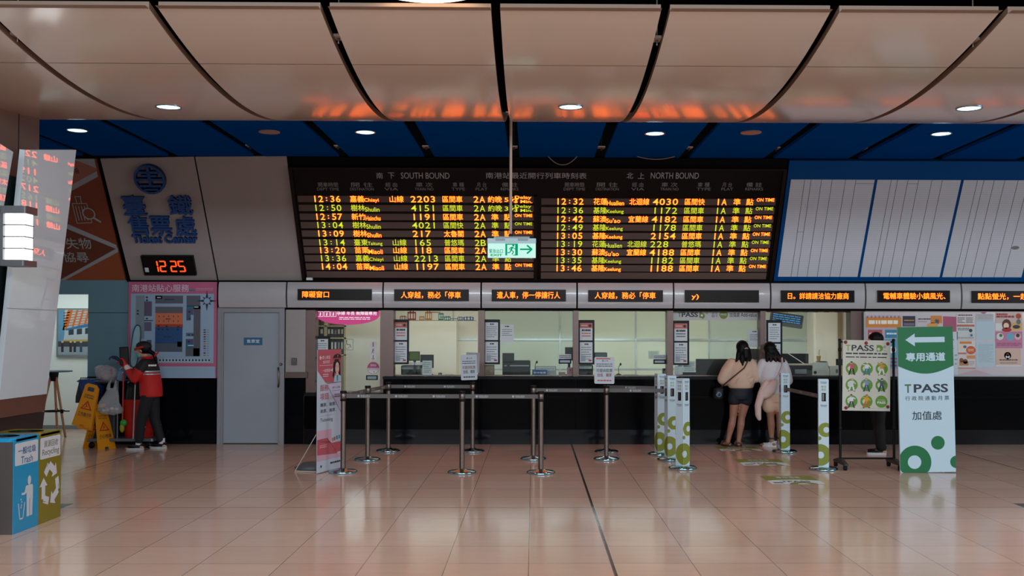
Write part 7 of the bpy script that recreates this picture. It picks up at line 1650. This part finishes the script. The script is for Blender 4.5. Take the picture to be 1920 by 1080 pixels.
c = V(*J['head']); m = MB(); M_ = M4; m.tube([c+M_ @ V(.097*math.cos(2*math.pi*k/28), .110*math.sin(2*math.pi*k/28)-.012, .032+.012*math.sin(2*math.pi*k/28)) for k in range(29)], [(.006, .015)]*29, REDJ, 8); m.build('red_cap_band', cp, local=True)
MSK = pmat('mask_teal', (70, 168, 156), .6); m = MB()
def mk(m):
    c = V(*J['head']); m.ball(c+M4 @ V(0, .058, -.052), .058, .052, .052, MSK, 18, 10, M4)
ms = garment(g4, 'face_mask', MSK, mk, .006, 3); m = MB()
for e in (-1, 1): m.tube([c+M4 @ V(e*.05, .06, -.035), c+M4 @ V(e*.085, -.01, -.005)], .0025, MSK, 6)
m.build('ear_loop', ms, local=True)
m = MB(); limb(m, [(0, -.06, 1.31), (-.03, -.10, 1.36), (0, -.13, 1.40)], [.012, .016, .010], REDJ); m.tube([(-.075+.0, .04+.0, 1.325), (-.06, -.03, 1.335), (0, -.055, 1.34), (.06, -.03, 1.335), (.075, .04, 1.325)], [.012]*5, REDJ, 8); m.build('red_collar', jk_, local=True)
GLV = pmat('glove_red', (206, 30, 34), .5); CUF = pmat('cuff_white', (214, 206, 200), .7)
for s, sd_ in (('L', -1), ('R', 1)):
    w_ = V(*J[s+'wr']); d_ = V(*J[s+'hd']); m = MB(); limb(m, [w_-d_.normalized()*.02, w_+d_.normalized()*.02], [.036, .034], GLV); hand(m, w_, d_, (0, -.6, .6) if s == 'L' else (0, -.5, 1), GLV, .55, 1.08, sd_)
    m.remeshed('red_glove', .0045, GLV, g4, 3)
    m = MB(); e_ = V(*J[s+'el']); limb(m, [w_.lerp(e_, .30), w_.lerp(e_, .08)], [.044, .041], CUF); m.build('white_cuff', g4, local=True)
for s in 'LR':
    a = J[s+'an']; m = MB(); m.loft([(a[0], a[1], .07, .040, .043), (a[0], a[1]-.0, .15, .041, .044)], K('c8ccd0'), 18); m.build('white_sock', g4, local=True)
    shoe(g4, a, J[s+'ft'], BLKPL, K('b0b4b8'), L_=.175)['label'] = 'black sneaker with a pale sole'
# what the gloved hands hold
Wd = lambda x, y, z: r4+V(-y, x, z)           # the cleaner's own axes -> the hall
t = thing('black_clipboard', Wd(-.10, .34, 1.22), 'upright black tablet held up in the red-gloved hand', 'tablet')
f_ = rot_fr(Wd(-.10, .325, 1.345), 12, -3, 0); m = MB(); m.prism(f_, rrect(-.062, -.13, .062, .13, .008), -.014, 0, BLKPL); m.build('tablet_body', t)
m = MB(); m.prism(f_, rrect(-.05, -.115, .05, .115, .004), .0, .0015, pmat('tablet_face', (28, 32, 36), .3)); m.build('tablet_face', t)
t = thing('spray_trigger', Wd(-.02, .45, 1.30), 'dark blue hand spray held in front of the black tablet', 'spray gun')
NVY = pmat('spray_navy', (20, 40, 70), .4); m = MB(); limb(m, [Wd(-.02, .40, 1.27), Wd(-.03, .47, 1.315), Wd(-.03, .52, 1.325)], [.022, .026, .020], NVY); m.build('spray_body', t)
m = MB(); limb(m, [Wd(-.03, .52, 1.325), Wd(-.03, .555, 1.32), Wd(-.03, .565, 1.29)], [.012, .010, .010], NVY); m.build('nozzle', t)
